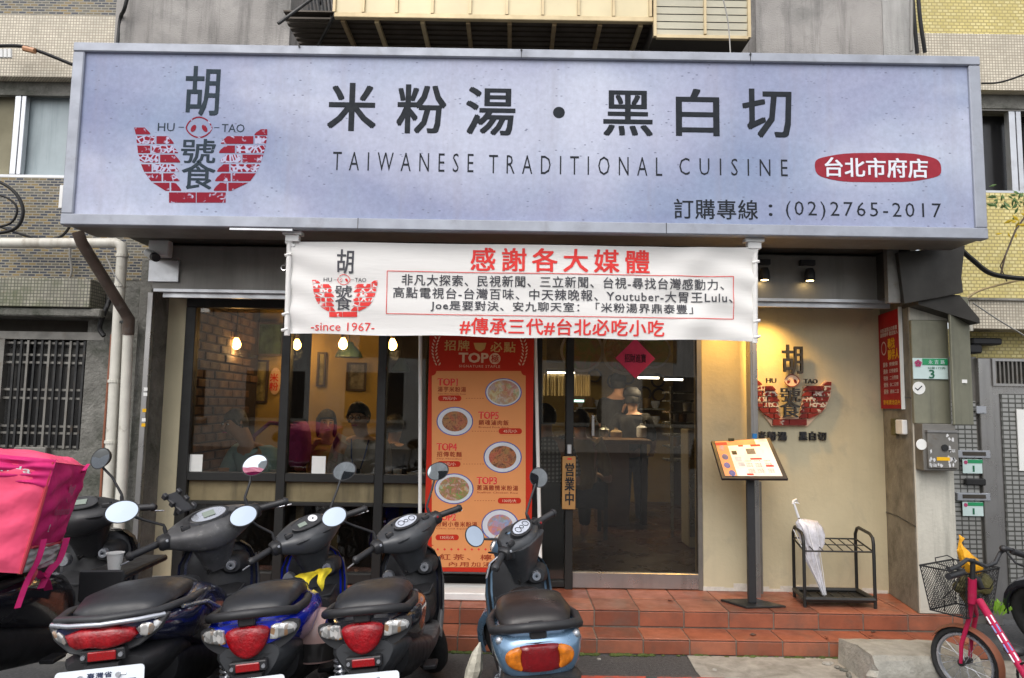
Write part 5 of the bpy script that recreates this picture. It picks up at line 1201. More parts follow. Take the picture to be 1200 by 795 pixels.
for a, b, m_ in ((1185, 1192, 'aluminium'), (1193.5, 1199, 'aluminium'), (1216, 1226, 'aluminium')): build('window_frame', MB().box(X(a, 5.36, 180), X(b, 5.36, 180), 5.365, 5.42, Z(224, 5.36, 1190), Z(130, 5.36, 1190)), m_, rw)
build('window_frame', MB().box(X(1145, 5.36, 228), RX1, 5.35, 5.43, Z(228, 5.36, 1175), Z(224, 5.36, 1175)), 'aluminium', rw)
band(rg, 'canopy', X(1136, 5.12, 370), RX1, 352, 386, 1170, 5.12, 'mosaic_cream', dy=.2, bevel=.005)
build('canopy_top', MB().box(X(1134, 5.1, 352), RX1, 5.1, 5.33, Z(352, 5.1, 1170), Z(349.5, 5.1, 1170)), 'concrete_ground', rg)
band(rg, 'wall', X(1120, FY, 395), RX1, 386, 420, 1170, FY + .05, 'mosaic_yellow')
build('cable_bundle', MB().box(X(1140, 5.2, 398), X(1175, 5.2, 398), 5.2, 5.33, Z(404, 5.2, 1158), Z(396, 5.2, 1158)).box(X(1136, 5.2, 410), X(1152, 5.2, 410), 5.2, 5.33, Z(414, 5.2, 1145), Z(404, 5.2, 1145)), 'cable', rg, bevel=.01)
# patterned steel side panel with letter slots, and the door
sp_ = build('door_side_panel', MB().box(X(1105, FY, 560), X(1152, FY, 560), FY + .02, FY + .06, .0, Z(418, FY, 1130)), 'old_steel', rg); OFF[sp_] = off(rg)
build('pattern_panel', MB().box(X(1118, FY, 560), X(1148, FY, 560), FY + .008, FY + .02, .12, Z(470, FY, 1130)), 'pattern_steel', sp_)
build('door_post', MB().box(X(1150, FY, 560), X(1166, FY, 560), FY - .02, FY + .06, .0, Z(420, FY, 1150)), 'stainless', rg, bevel=.004)
dr = build('door', MB().box(X(1166, FY, 560), X(1300, FY, 560), FY + .0, FY + .05, .04, Z(420, FY, 1180)), 'stainless', rg, label='patterned steel alley door', bevel=.003); OFF[dr] = off(rg)
build('pattern_panel', MB().box(X(1176, FY, 560), X(1260, FY, 560), FY - .01, FY - .0, .15, Z(462, FY, 1190)), 'pattern_steel', dr)
vx0, vx1 = X(1163, FY, 435), X(1240, FY, 435); vz0, vz1 = Z(450, FY, 1180), Z(424, FY, 1180)
build('vent', MB().box(vx0, vx1, FY - .006, FY - .001, vz0, vz1), 'window_dark', dr)
x = vx0
while x < vx1: build('vent_bar', MB().box(x, x + .012, FY - .03, FY - .007, vz0, vz1), 'old_steel', dr); x += .031
q = MB().box(vx0 - .02, vx1, FY - .035, FY - .001, vz1, vz1 + .018).box(vx0 - .02, vx1, FY - .035, FY - .001, vz0 - .018, vz0).box(vx0 - .02, vx0 - .0, FY - .035, FY - .001, vz0, vz1)
build('vent_frame', q, 'stainless', dr)
build('paper_strip', MB().box(X(1194, 5.27, 520), X(1215, 5.27, 520), 5.275, 5.285, Z(552, 5.27, 1197), Z(480, 5.27, 1197)), 'paper_white', dr)
def mailbox(py, lab, full=True):
    Y = FY - .02; t = thing('mail_slot', lab, 'mail slot', (X(1140, Y, py), Y, Z(py + 6, Y, 1140)))
    q = MB().box(X(1121, Y, py), X(1160, Y, py), Y - .01, Y + .028, Z(py + 6, Y, 1140), Z(py - 3, Y, 1140)); build('slot_plate', q, 'silver_trim', t, bevel=.004)
    build('slot', MB().box(X(1127, Y, py), X(1154, Y, py), Y - .013, Y - .009, Z(py + 3.2, Y, 1140), Z(py - 1.3, Y, 1140)), 'interior_dark', t)
    pl_ = thing('flat_number_plate', lab.replace('mail slot', 'green and white plate').replace('steel green', 'green'), 'number plate', (X(1140, Y, py + 16), Y, Z(py + 25, Y, 1140)))
    build('plate', MB().box(X(1128, Y, py), X(1152, Y, py), Y + .004, Y + .01, Z(py + 24, Y, 1140), Z(py + 7.5, Y, 1140)), 'pale_plate', pl_); build('header', MB().box(X(1134, Y, py), X(1152, Y, py), Y + .001, Y + .004, Z(py + 12, Y, 1140), Z(py + 8, Y, 1140)), 'green_plate', pl_)
    text('1', (1140, py + 15, 1142, py + 22), Y + .002, 'green_ink', pl_, .02); cx, cz = at(1132, py + 11, Y); build('blossom', MB().lathe([(.001, 0), (.014, 0), (.014, .002), (.001, .002)], (cx, Y + .001, cz), 'y', 8), 'plum', pl_)
mailbox(531, 'upper steel mail slot on the patterned panel beside the alley door'); mailbox(581, 'lower steel mail slot on the patterned panel beside the alley door')
text_y = FY - .02
q = MB().box(X(1131, text_y, 565), X(1155, text_y, 565), text_y - .012, text_y + .02, Z(569, text_y, 1143), Z(561, text_y, 1143)); build('door_pull', q, 'dark_metal', label='dark oval pull between the two mail slots', cat='handle', bevel=.008, origin=(X(1143, text_y), text_y, Z(569, text_y, 1143)))
q = MB().box(X(1143, text_y, 480), X(1155, text_y, 480), text_y - .012, text_y + .0, Z(485, text_y, 1149), Z(476, text_y, 1149)); build('bell_button', q, 'silver_trim', label='small bell button plate above the mail slots', cat='doorbell', bevel=.003, origin=(X(1149, text_y), text_y, Z(485, text_y, 1149)))
q = MB().tube([pp(1132, 352, 5.08), pp(1136, 372, 5.08), pp(1138, 388, 5.08)], .014, 8); build('white_conduit', q, 'white_pipe', label='short white conduit beside the cream tiled canopy', cat='conduit', origin=pp(1138, 388, 5.08))
# cables on the right
cable([(1068, -20, 5.1), (1071, 20, 5.1), (1075, 63, 5.15)], .014, 'grey black cable along the concrete edge at top right')
cable([(1075, -20, 5.16), (1078, 20, 5.16), (1084, 62, 5.2)], .014, 'black cable just right of the grey one at top right')
cable([(1068, -20, 5.0), (1068, 60, 5.02)], .012, 'pale conduit strip down the light concrete at top right', 'cable_grey')
cable([(1150, 98, 5.1), (1175, 96, 5.0), (1215, 82, 4.9)], .007, 'thin black cable crossing the cream tiles above the window')
cable([(1118, 285, 4.9), (1140, 305, 4.9), (1165, 322, 4.9), (1215, 328, 4.9)], .017, 'thick black cable drooping over the yellow tiles')
cable([(1128, 355, 4.95), (1150, 340, 4.95), (1215, 324, 4.95)], .008, 'tan cable rising across the yellow tiles', 'cable_tan')
cable([(1140, 355, 4.95), (1170, 375, 4.95), (1215, 402, 4.95)], .005, 'thin grey wire slanting over the canopy tiles', 'cable_grey')
cable([(490, -10, 4.5), (505, 30, 4.45), (509, 62, 4.3)], .003, 'thin wire hanging from the white louvred box', 'cable_grey') if False else cable([(845, -10, 4.4), (853, 25, 4.4), (856, 64, 4.35)], .004, 'thin wire hanging in front of the white louvres', 'cable_grey')
# plant with yellow flowers
pl = thing('climbing_plant', 'thin green creeper with yellow flowers over the yellow tiles', 'plant', pp(1190, 330, 4.9))
build('stem', MB().tube([pp(1172, 325, 4.9), pp(1178, 300, 4.88), pp(1190, 270, 4.88), pp(1204, 250, 4.9)], .006, 6).tube([pp(1178, 300, 4.88), pp(1172, 312, 4.9), pp(1180, 330, 4.9)], .004, 6), 'dark_wood', pl)
def leafcloud(n, cx, cy, sx_, sy_, m, nm, par, Y=4.88, s=.03):
    for i in range(n):
        x, z = at(rnd.gauss(cx, sx_), rnd.gauss(cy, sy_), Y); y = Y + rnd.uniform(-.12, .12); a = rnd.uniform(0, 6.3); b = rnd.uniform(-.8, .8); L = s * rnd.uniform(.7, 1.3)
        d = Vector((math.cos(a) * math.cos(b), math.sin(b), math.sin(a) * math.cos(b))) * L; w_ = Vector((-math.sin(a), rnd.uniform(-.5, .5), math.cos(a))) * L * .35; c = Vector((x, y, z))
        build(nm, MB()._add([c - d, c + w_, c + d, c - w_, c + Vector((0, -.004, 0))], [(0, 1, 4), (1, 2, 4), (2, 3, 4), (3, 0, 4)]), m, par, recalc=False)
leafcloud(46, 1190, 236, 13, 7, 'leaf_green', 'leaf', pl); leafcloud(10, 1186, 262, 7, 6, 'leaf_yellow', 'flower', pl, s=.028); leafcloud(6, 1205, 255, 4, 8, 'leaf_yellow', 'flower', pl, s=.028)

# ================================================================ opposite side of the street (seen only in reflections)
op = thing('opposite_building', 'grey apartment building across the street, mirrored in the glass', 'building', (0, -14, 0))
build('wall', MB().box(-14, 14, -14.4, -14, 0, 4.6), 'far_wall', op)
for i in range(8):
    for z in (1.0,):
        x = -12.5 + i * 3.4; f = build('window', MB().box(x, x + 2, -14.0, -13.98, z, z + 1.6), 'window_dark', op); build('sill', MB().box(x - .1, x + 2.1, -14.0, -13.85, z - .12, z - .02), 'concrete_ground', op)
# ================================================================ SCOOTERS (local frame: x right, y forward, z up, rear lamp at y=0)
def ring(c, hw, hh, e=2.6, n=20, taper=0, sh=0):
    return sup(c, hw, hh, n, e, 'y', taper, sh)
def scooter(c):
    t = thing('parked_scooter', c['label'], 'scooter', (0, 0, 0), group=c.get('group', 'scooters parked nose in towards the steps'))
    P = lambda nm, mb, m, par=t, **k: build(nm, mb, m, par, **k); PB = P
    W = c.get('w', .90); body, cover, inner, seatm = c['body'], c['cover'], c.get('inner', 'black_plastic'), c.get('seat', 'seat_vinyl'); style = c['tail']
    # --- tail fairing
    if style == 'shield':
        secs = [(.03, .668, .042, .13), (.09, .660, .054, .172), (.22, .640, .075, .20), (.42, .60, .11, .20), (.62, .545, .14, .172), (.8, .48, .16, .13), (.88, .44, .14, .11)]
    elif style == 'wide':
        secs = [(.0, .640, .05, .11), (.02, .640, .075, .145), (.07, .640, .09, .168), (.2, .630, .098, .178), (.4, .60, .11, .17), (.6, .55, .17, .155), (.8, .47, .17, .13), (.88, .44, .14, .11)]
    else:
        secs = [(.02, .69, .03, .14), (.08, .68, .046, .18), (.22, .65, .07, .20), (.45, .61, .13, .19), (.68, .53, .16, .17), (.9, .46, .16, .14)]
    P('tail_fairing', MB().loft([ring((0, y, z), hw * W, hh, 3.2, 26, taper=.14) for y, z, hh, hw in secs]), body, smooth=50)
    # lower side skirts + engine mass
    P('side_skirt', MB().loft([ring((0, y, z), hw * W, hh, taper=.1) for y, z, hh, hw in ((.25, .50, .09, .14), (.5, .42, .10, .155), (.8, .34, .08, .16), (1.0, .31, .05, .165))]), inner, smooth=50)
    P('engine', MB().loft([ring((-.10, y, z), hw, hh, 3.5) for y, z, hh, hw in ((.05, .27, .07, .045), (.2, .29, .11, .055), (.45, .29, .10, .06), (.62, .28, .07, .05))]), 'dark_metal', smooth=50)
    # --- seat
    ss = [(.09, .728, .014, .10), (.12, .738, .026, .138), (.22, .748, .034, .156), (.38, .738, .036, .148), (.48, .715, .038, .138), (.58, .69, .040, .108), (.70, .675, .036, .088), (.80, .66, .030, .062), (.84, .65, .02, .045)]
    P('seat', MB().loft([ring((0, y, z), hw * W, hh, 2.8, 22, -.12) for y, z, hh, hw in ss]), seatm, smooth=60)
    P('seat_piping', MB().tube([(s_ * hw * W * .985, y, z - hh * .35) for s_ in (1,) for y, z, hh, hw in ss[1:-1]], .004, 6).tube([(-hw * W * .985, y, z - hh * .35) for y, z, hh, hw in ss[1:-1]], .004, 6), 'black_plastic', smooth=60)
    def seat_arc(y, z, hh, hw): return [(hw * W * .97 * math.cos(a), y, z + hh * 1.02 * math.sin(a) ** .8) for a in [math.pi * k / 12 for k in range(13)]]
    P('seat_seam', MB().tube(seat_arc(.46, .719, .0385, .155), .003, 5), 'black_plastic', smooth=60)
    # --- grab rail
    if style == 'yam':
        gp = [(-.17 * W, .42, .70), (-.19 * W, .22, .722), (-.15 * W, .05, .735), (0, -.0, .738), (.15 * W, .05, .735), (.19 * W, .22, .722), (.17 * W, .42, .70)]
        P('grab_rail', MB().tube(gp, .017, 10, flat=.7), 'silver_trim' if 0 else 'dark_grey_plastic', smooth=60)
        P('tail_trim', MB().tube([(-.17 * W, .05, .722), (-.1, .005, .724), (0, -.012, .724), (.1, .005, .724), (.17 * W, .05, .722)], .008, 8), 'silver_trim', smooth=60)
    else:
        gp = [(-.155 * W, .42, .69), (-.180 * W, .26, .705), (-.172 * W, .1, .72), (-.10, .02, .742), (0, .0, .748), (.10, .02, .742), (.172 * W, .1, .72), (.180 * W, .26, .705), (.155 * W, .42, .69)]
        P('grab_rail', MB().tube(gp, .017, 10), 'black_plastic', smooth=60)
        P('rail_stay', MB().box(-.03, .03, .01, .1, .70, .742), 'black_plastic', bevel=.006)
        if style == 'wide':
            for s_ in (-1, 1): P('rail_bolt', MB().ball((s_ * .135, .045, .70), .014, .014, .014), 'silver_trim')
    # --- lamps
    def plate_poly(pts, y0, y1, bend=0):
        mb = MB(); mb.prism(pts, y0, y1)
        if bend: mb.v = [(x, y + bend * x * x, z) for x, y, z in mb.v]
        return mb
    def smoothpoly(pts, k=3):
        for _ in range(k):
            out = []
            for a, b in zip(pts, pts[1:] + pts[:1]): out += [(a[0] * .75 + b[0] * .25, a[1] * .75 + b[1] * .25), (a[0] * .25 + b[0] * .75, a[1] * .25 + b[1] * .75)]
            pts = out
        return pts
    def dome(poly, y, depth, bend=1.2, m='red_lens', nm='tail_light'):
        cx_ = sum(p[0] for p in poly) / len(poly); cz_ = sum(p[1] for p in poly) / len(poly); rings = []
        for s_, d in ((1.0, .03), (1.0, 0), (.94, -depth * .6), (.7, -depth * .9), (.3, -depth)):
            rings.append([(cx_ + (x - cx_) * s_, y + d + bend * (cx_ + (x - cx_) * s_) ** 2, cz_ + (z - cz_) * s_) for x, z in poly])
        return P(nm, MB().loft(rings), m, smooth=50)
    if style == 'shield':
        dome(smoothpoly([(-.082, .70), (.082, .70), (.072, .645), (.045, .605), (.0, .585), (-.045, .605), (-.072, .645)][::-1], 2), .012, .02)
        for s_ in (-1, 1): dome([(x * s_, z) for x, z in smoothpoly([(.084, .699), (.150, .694), (.172, .676), (.158, .652), (.076, .640), (.079, .67)], 1)], .014, .010, m='clear_lens', nm='turn_signal')
        P('lamp_bezel', plate_poly(smoothpoly([(-.172, .703), (.172, .703), (.178, .665), (.15, .63), (.09, .60), (0, .568), (-.09, .60), (-.15, .63), (-.178, .665)][::-1], 2), .022, .05, 1.2), 'dark_grey_plastic', smooth=40)
        P('rear_cowl', MB().loft([ring((0, y, z), hw, hh, 2.4, taper=.55) for y, z, hh, hw in ((.03, .56, .075, .09), (.07, .55, .085, .11), (.2, .52, .09, .12), (.35, .48, .09, .11))]), 'grey_plastic', smooth=50)
        ry, pz = .0, .54
    elif style == 'wide':
        base = [(-.122, .648), (-.112, .676), (-.06, .690), (0, .691), (.06, .690), (.112, .676), (.122, .648), (.108, .62), (.06, .604), (0, .602), (-.06, .604), (-.108, .62)]
        pl_ = smoothpoly(base[::-1], 2)
        P('lamp_bezel', plate_poly([(x * 1.06, (z - .647) * 1.1 + .647) for x, z in pl_], .0, .03, 1.5), 'black_plastic', smooth=40)
        dome([(x if abs(x) < .069 else math.copysign(.069, x), z) for x, z in pl_], -.012, .012, 1.5, 'dark_red_lens')
        for s_ in (-1, 1):
            q_ = [(x * s_, z) for x, z in smoothpoly([(.056, .691), (.108, .678), (.124, .648), (.108, .618), (.056, .603), (.070, .648)], 2)]
            dome(q_, -.0125, .012, 1.5, 'orange_lens', 'turn_signal')
        P('rear_cowl', MB().loft([ring((0, y, z), hw, hh, 2.4, taper=.2) for y, z, hh, hw in ((-.02, .555, .03, .12), (.03, .555, .04, .14), (.2, .52, .07, .13), (.35, .48, .08, .11))]), 'black_plastic', smooth=50)
        ry, pz = -.025, .53
    else:
        dome(smoothpoly([(-.12, .71), (.085, .71), (.105, .668), (.02, .645), (-.03, .655), (-.095, .652)][::-1], 1), .0, .018, .8)
        dome(smoothpoly([(.09, .708), (.175, .711), (.145, .675), (.113, .662)][::-1], 1), .0, .012, 1.5, 'clear_lens', 'turn_signal')
        dome(smoothpoly([(-.125, .708), (-.172, .712), (-.15, .68), (-.105, .66)], 1), .0, .012, 1.5, 'clear_lens', 'turn_signal')
        P('lamp_bezel', plate_poly([(-.18, .724), (.185, .724), (.16, .68), (.10, .64), (.0, .61), (-.11, .635), (-.16, .675)][::-1], .012, .04, 1.0), 'silver_trim' if 0 else 'dark_grey_plastic', bevel=.004)
        P('tail_flash', MB().tube([(.21, .03, .715), (.30, .28, .70), (.36, .4, .66), (.30, .45, .60), (.2, .1, .63)], .0, 3), body) if 0 else None
        P('side_trim', MB().tube([(.19 * W, .16, .715), (.213 * W, .35, .68), (.205 * W, .55, .60), (.185 * W, .6, .53)], .007, 6), 'silver_trim', smooth=60)
        P('rear_cowl', MB().loft([ring((0, y, z), hw, hh, 2.4, taper=.5) for y, z, hh, hw in ((.02, .57, .05, .1), (.08, .56, .07, .13), (.25, .53, .09, .14), (.4, .48, .09, .12))]), 'black_plastic', smooth=50)
        ry, pz = -.005, .605
    P('reflector_holder', MB().box(-.066, .066, ry, ry + .05, pz + .005, pz + .042), 'black_plastic', bevel=.004)
    P('reflector', MB().box(-.042, .042, ry - .006, ry, pz + .009, pz + .038), 'reflector', bevel=.003)
    q = MB()
    for s_ in (-1, 1): q.lathe([(.001, -.006), (.007, -.006), (.007, .002)], (s_ * .055, ry, pz + .023), 'y', 8)
    P('bolts', q, 'silver_trim')
    # --- number plate with bent-in top edge
    a = R(12); pl_c = Vector((0, ry - .03, pz - .075)); ax = Vector((.13, 0, 0)); az = Vector((0, -math.sin(a) * -.068, math.cos(a) * .068)); ay = Vector((0, .0015, 0))
    az = Vector((0, .068 * math.sin(a), .068 * math.cos(a)))
    rr = .012; pts = []
    for cx_, cz_, a0 in ((1, 1, 0), (-1, 1, 90), (-1, -1, 180), (1, -1, 270)):
        for k in range(4):
            b = R(a0 + 30 * k); pts.append((cx_ * (.13 - rr) + rr * math.cos(b), cz_ * (.068 - rr) + rr * math.sin(b)))
    azn = az.normalized(); nn = Vector((0, -math.cos(a), math.sin(a)))
    mb = MB(); n = len(pts); mb._add([pl_c + Vector((x, 0, 0)) + azn * z - nn * d for d in (0, .002) for x, z in pts], [tuple(range(n)), tuple(range(2 * n - 1, n - 1, -1))] + [(i, (i + 1) % n, (i + 1) % n + n, i + n) for i in range(n)])
    npl = P('number_plate', mb, 'plate_white')
    q = MB()
    for s_ in (-1, 1):
        cc_ = pl_c + Vector((s_ * .055, 0, 0)) + azn * .045; q.tube([cc_, cc_ + nn * .006], .008, 8); q.tube([cc_ + Vector((s_ * .008, 0, 0)), cc_ + Vector((s_ * .022, 0, 0)) + nn * .001], .003, 5)
    P('plate_bolt', q, 'silver_trim', npl)
    if c.get('plate'):
        build('lettering', textmb(c['plate'], pl_c + Vector((-.105, 0, 0)) - azn * .05 + nn * .001, (.21, 0, 0), azn * .080, .03, 1.05), 'plate_ink', npl, recalc=False)
        build('lettering', textmb('臺灣省', pl_c + Vector((-.036, 0, 0)) + azn * .040 + nn * .001, (.072, 0, 0), azn * .016, .02, 1.1), 'plate_ink', npl, recalc=False)
    P('plate_bracket', MB().box(-.05, .05, ry - .01, .12, pz - .04, pz), 'black_plastic')
    # --- panel gaps, screws, decals on the fairing
    for s_ in (-1, 1):
        P('panel_seam', MB().tube([(s_ * x_ * W, y_, z_) for x_, y_, z_ in ((.148, .10, .655), (.172, .24, .63), (.168, .42, .59), (.155, .62, .54))], .0032, 5), 'black_plastic', smooth=60)
        P('fairing_screw', MB().ball((s_ * .160 * W, .15, .672), .006, .006, .006, 8, 5), 'silver_trim')
        P('passenger_peg', MB().obox((s_ * .175 * W, .62, .33), (.03, 0, 0), (0, .045, 0), (0, 0, .009)), 'black_plastic', bevel=.004)
    P('swing_arm', MB().obox((-.115, .34, .25), (.02, 0, 0), (0, .16, .0), (0, 0, .03)), 'dark_metal', bevel=.008)
    P('air_box', MB().obox((-.145, .30, .40), (.04, 0, 0), (0, .13, .015), (0, 0, .055)), 'dark_grey_plastic', bevel=.02, seg=2)
    P('rear_plate_arm', MB().box(-.035, .035, .02, .06, pz - .12, pz + .03), 'dark_grey_plastic', bevel=.004)
    # --- rear wheel, mudguard, shock, exhaust
    def wheel(y, x0=0, r=.19, par=t, frame=None):
        tr = MB().torus((x0, y, .235), r, .05, 'x', 32, 10); rim = MB().torus((x0, y, .235), .135, .014, 'x', 24, 6, fx=2.2)
        for k in range(5):
            b = 2 * math.pi * k / 5; rim.tube([(x0, y, .235), (x0, y + .135 * math.cos(b), .235 + .135 * math.sin(b))], [.02, .012], 6)
        rim.lathe([(.001, -.05), (.035, -.05), (.035, .05), (.001, .05)], (x0, y, .235), 'x', 14)
        if frame is not None: tr.xf(frame); rim.xf(frame)
        wo_ = build('wheel', tr, 'rubber', par, smooth=60); build('rim', rim, 'dark_metal', wo_, smooth=50); return wo_
    wheel(.26)
    mg = MB(); rings = []
    for k in range(9):
        b = R(150 - 14 * k + 60); cy_, cz_ = .26 - 0 + .275 * math.cos(b) * 1, .235 + .275 * math.sin(b)
        b = R(200 - 13 * k); cy_, cz_ = .26 + .27 * math.cos(b), .235 + .27 * math.sin(b)
        rings.append([(x, cy_ , cz_ - abs(x) * .35) for x in (-.07, -.04, 0, .04, .07)] + [(x, cy_, cz_ - abs(x) * .35 - .006) for x in (.07, .04, 0, -.04, -.07)])
    P('mudguard', mg.loft(rings), 'black_plastic', smooth=50)
    q = MB()
    for k in range(11): q.torus((-.13, .16 + k * .004, .34 + k * .018), .026, .006, 'z', 12, 5)
    q.tube([(-.13, .15, .3), (-.13, .21, .56)], .012, 8); P('shock_absorber', q, 'silver_trim', smooth=60)
    P('exhaust', MB().tube([(.13, .62, .2), (.14, .4, .2), (.15, .34, .24), (.155, -.02, .30), (.155, -.06, .305)], [.02, .022, .045, .05, .03], 14), 'dark_metal', smooth=50)
    P('heat_shield', MB().obox((.208, .17, .275), (.004, .0, 0), (0, .14, .018), (0, 0, .03)), 'silver_trim', bevel=.003)
    P('side_stand', MB().tube([(-.12, .75, .25), (-.2, .8, .03), (-.23, .8, .012)], .011, 6), 'dark_metal')
    FD = Matrix.Translation((0, 0, -.055))
    def PD(nm, mb, m, par=t, drop=True, **k): return P(nm, mb.xf(FD) if drop else mb, m, par, **k)
    # --- floorboard + leg shield (inner) + front apron
    PD('floorboard', MB().loft([ring((0, y, .39), hw * W, .03, 5) for y, hw in ((.78, .15), (.95, .17), (1.12, .17), (1.2, .15))]), c.get('floor', 'scratched_plastic'), smooth=40)
    iy = 1.17
    def shieldring(z, hw, yo, thick=.07): return [(hw * u, iy + yo + (.09 * u * u) - d, z) for u, d in [(u / 6, 0) for u in range(-6, 7)]] + [(hw * u, iy + yo + thick + .06 * (1 - u * u) - .02 * abs(u), z) for u in [k / 6 for k in range(6, -7, -1)]]
    hs_ = [(.33, .155, .0), (.42, .165, .01), (.52, .172, .02), (.62, .178, .035), (.70, .172, .05), (.755, .145, .062), (.785, .10, .072)]
    PD('leg_shield', MB().loft([shieldring(z, hw * W, yo) for z, hw, yo in hs_]), inner, smooth=50)
    PD('front_apron', MB().loft([[(hw * W * 1.06 * u, iy + yo + .075 + .085 * (1 - u * u) - .03 * abs(u), z) for u in [k / 6 for k in range(-6, 7)]] + [(hw * W * 1.03 * u, iy + yo + .055 + .03 * (1 - u * u), z) for u in [k / 6 for k in range(6, -7, -1)]] for z, hw, yo in [(.30, .12, .02)] + hs_]), body, smooth=50)
    # side edge of the shield, glove pocket, lock, hook
    ea = c.get('edge', 'scratched_plastic')
    for s_ in (-1, 1): PD('shield_edge', MB().tube([(s_ * .158 * W, iy - .06, .35), (s_ * .168 * W, iy + .08, .45), (s_ * .182 * W, iy + .11, .60), (s_ * .17 * W, iy + .14, .72)], [.018, .016, .012, .006], 6, flat=1), ea, smooth=60)
    PD('glove_box', MB().loft([ring((0, y, z), hw * W, hh, 4) for y, z, hh, hw in ((iy - .075, .50, .07, .12), (iy - .03, .50, .085, .14), (iy + .06, .52, .09, .15))]), inner, smooth=40)
    PD('pocket_rim', MB().tube([(-.14 * W, iy + .03, .60), (-.12 * W, iy - .05, .575), (0, iy - .075, .565), (.12 * W, iy - .05, .575), (.14 * W, iy + .03, .60)], .007, 6), 'dark_grey_plastic', smooth=60)
    PD('lock_panel', MB().loft([ring((.09, y, z), hw, hh, 2.4) for y, z, hh, hw in ((iy - .0, .70, .035, .04), (iy + .03, .70, .05, .06), (iy + .1, .70, .05, .065))]), 'dark_grey_plastic', smooth=50)
    lk = PD('key_lock', MB().lathe([(.001, -.014), (.011, -.014), (.012, -.020), (.021, -.020), (.024, -.012), (.024, .02), (.001, .02)], (.09, iy + .0, .70), 'y', 18), 'silver_trim', smooth=40)
    PD('keyhole', MB().lathe([(.001, -.001), (.006, -.001), (.006, .001)], (.09, iy - .021, .70), 'y', 8), 'ink', lk)
    if c.get('fuelcap', True): PD('fuel_cap', MB().lathe([(.001, -.012), (.026, -.012), (.032, 0), (.032, .02)], (-.105, iy - .0, .665), 'y', 18), 'silver_trim', smooth=40)
    PD('bag_hook', MB().tube([(0, iy - .02, .69), (0, iy - .06, .68), (0, iy - .07, .70)], .006, 6), 'dark_metal')
    # --- steered front: bars, cover, cluster, mirrors, wheel, fork, fender
    rake = R(24); sa = c.get('steer', 35)
    piv = Vector((0, 1.20, .78)); axd = Vector((0, -math.sin(rake), math.cos(rake)))
    FR = Matrix.Translation(piv) @ Matrix.Rotation(R(sa), 4, axd) @ Matrix.Translation(-piv)
    def Q(nm, mb, m, par=t, **k): return PD(nm, mb.xf(FR), m, par, nm not in ('fork', 'front_fender'), **k)
    cs = c.get('cs', 1.0)
    secs = [(-.20, 0, .893, .026, .026), (-.16, .003, .890, .048, .036), (-.12, .006, .886, .078, .048), (-.07, .01, .882, .108, .060), (-.03, .012, .880, .122, .068), (0, .012, .880, .125, .070), (.03, .012, .880, .122, .068), (.07, .01, .882, .108, .060), (.12, .006, .886, .078, .048), (.16, .003, .890, .048, .036), (.20, 0, .893, .026, .026)]
    cv = MB().loft([sup((x * cs, 1.13 + y, z), hw * cs, hh, 28, 3.1, 'x', tilt=R(20)) for x, y, z, hw, hh in secs])
    hc = Q('handlebar_cover', cv, cover, smooth=55)
    Q('cover_neck', MB().loft([sup((0, 1.13 + o_, z), hw, hd, 24, 3.4, 'z') for z, hw, hd, o_ in ((.88, .115, .10, -.01), (.84, .11, .092, .005), (.79, .09, .075, .025), (.73, .068, .058, .05), (.68, .055, .048, .07))]), cover, smooth=55)
    Q('front_cowl', MB().loft([sup((0, 1.19 + o_, z), hw, hd, 16, 2.4, 'z') for z, hw, hd, o_ in ((.80, .06, .04, .03), (.84, .10, .075, .02), (.895, .12, .075, .0), (.935, .09, .05, -.02), (.95, .05, .03, -.03))]), body, smooth=55)
    Q('headlight', MB().ball((0, 1.262, .885), .085, .03, .04), 'clear_lens', smooth=60)
    # instrument cluster lies on the rider side of the cover
    cm = Matrix.Translation((0, 1.075, .944)) @ Matrix.Rotation(R(-52), 4, 'X')
    cm = Matrix.Translation((0, 1.085, .952)) @ Matrix.Rotation(R(38), 4, 'X')
    ic = Q('instrument_cluster', MB().lathe([(.001, .0), (1, 0), (1, -.03), (.001, -.03)], n=26).xf(cm @ Matrix.Diagonal((c.get('cw', .072), .042, 1, 1))), c.get('clm', 'dark_grey_plastic'), smooth=40)
    if c.get('clus') == 'digital':
        Q('lcd_screen', MB().box(-.026, .026, -.016, .018, .002, .004).xf(cm), 'lcd', ic); 
    elif c.get('clus') == 'dual':
        Q('dial_face', MB().lathe([(.001, .004), (.024, .004), (.024, .002)], (.034, .006, 0), n=18).xf(cm), 'dial_white', ic)
        Q('dial_hub', MB().lathe([(.001, .007), (.005, .007), (.005, .004)], (.034, .004, 0), n=8).xf(cm), 'ink', ic)
        Q('lcd_screen', MB().box(-.05, -.008, -.018, .008, .002, .004).xf(cm), 'lcd', ic)
    else:
        Q('dial_face', MB().lathe([(.001, .003), (1, .003), (1, .001)], n=24).xf(cm @ Matrix.Diagonal((.062, .033, 1, 1))), 'dial', ic)
        q = MB()
        for x_ in (-.03, .0, .034): q.torus((x_, 0, .0045), .016 if x_ else .010, .0018, 'z', 16, 4)
        Q('dial_ring', q.xf(cm), 'ink', ic)
    Q('cluster_bezel', MB().torus((0, 0, 0), 1, .09, 'z', 28, 5).xf(cm @ Matrix.Diagonal((c.get('cw', .072) * .98, .042 * .98, .03, 1))), 'black_plastic', ic, smooth=50)
    q = MB()
    for x_ in (-.11, .11): q.box(x_ - .02, x_ + .02, 1.075, 1.095, .915, .935)
    Q('switch', q, 'black_plastic', bevel=.004)
    gl_ = c.get('grip', .13)
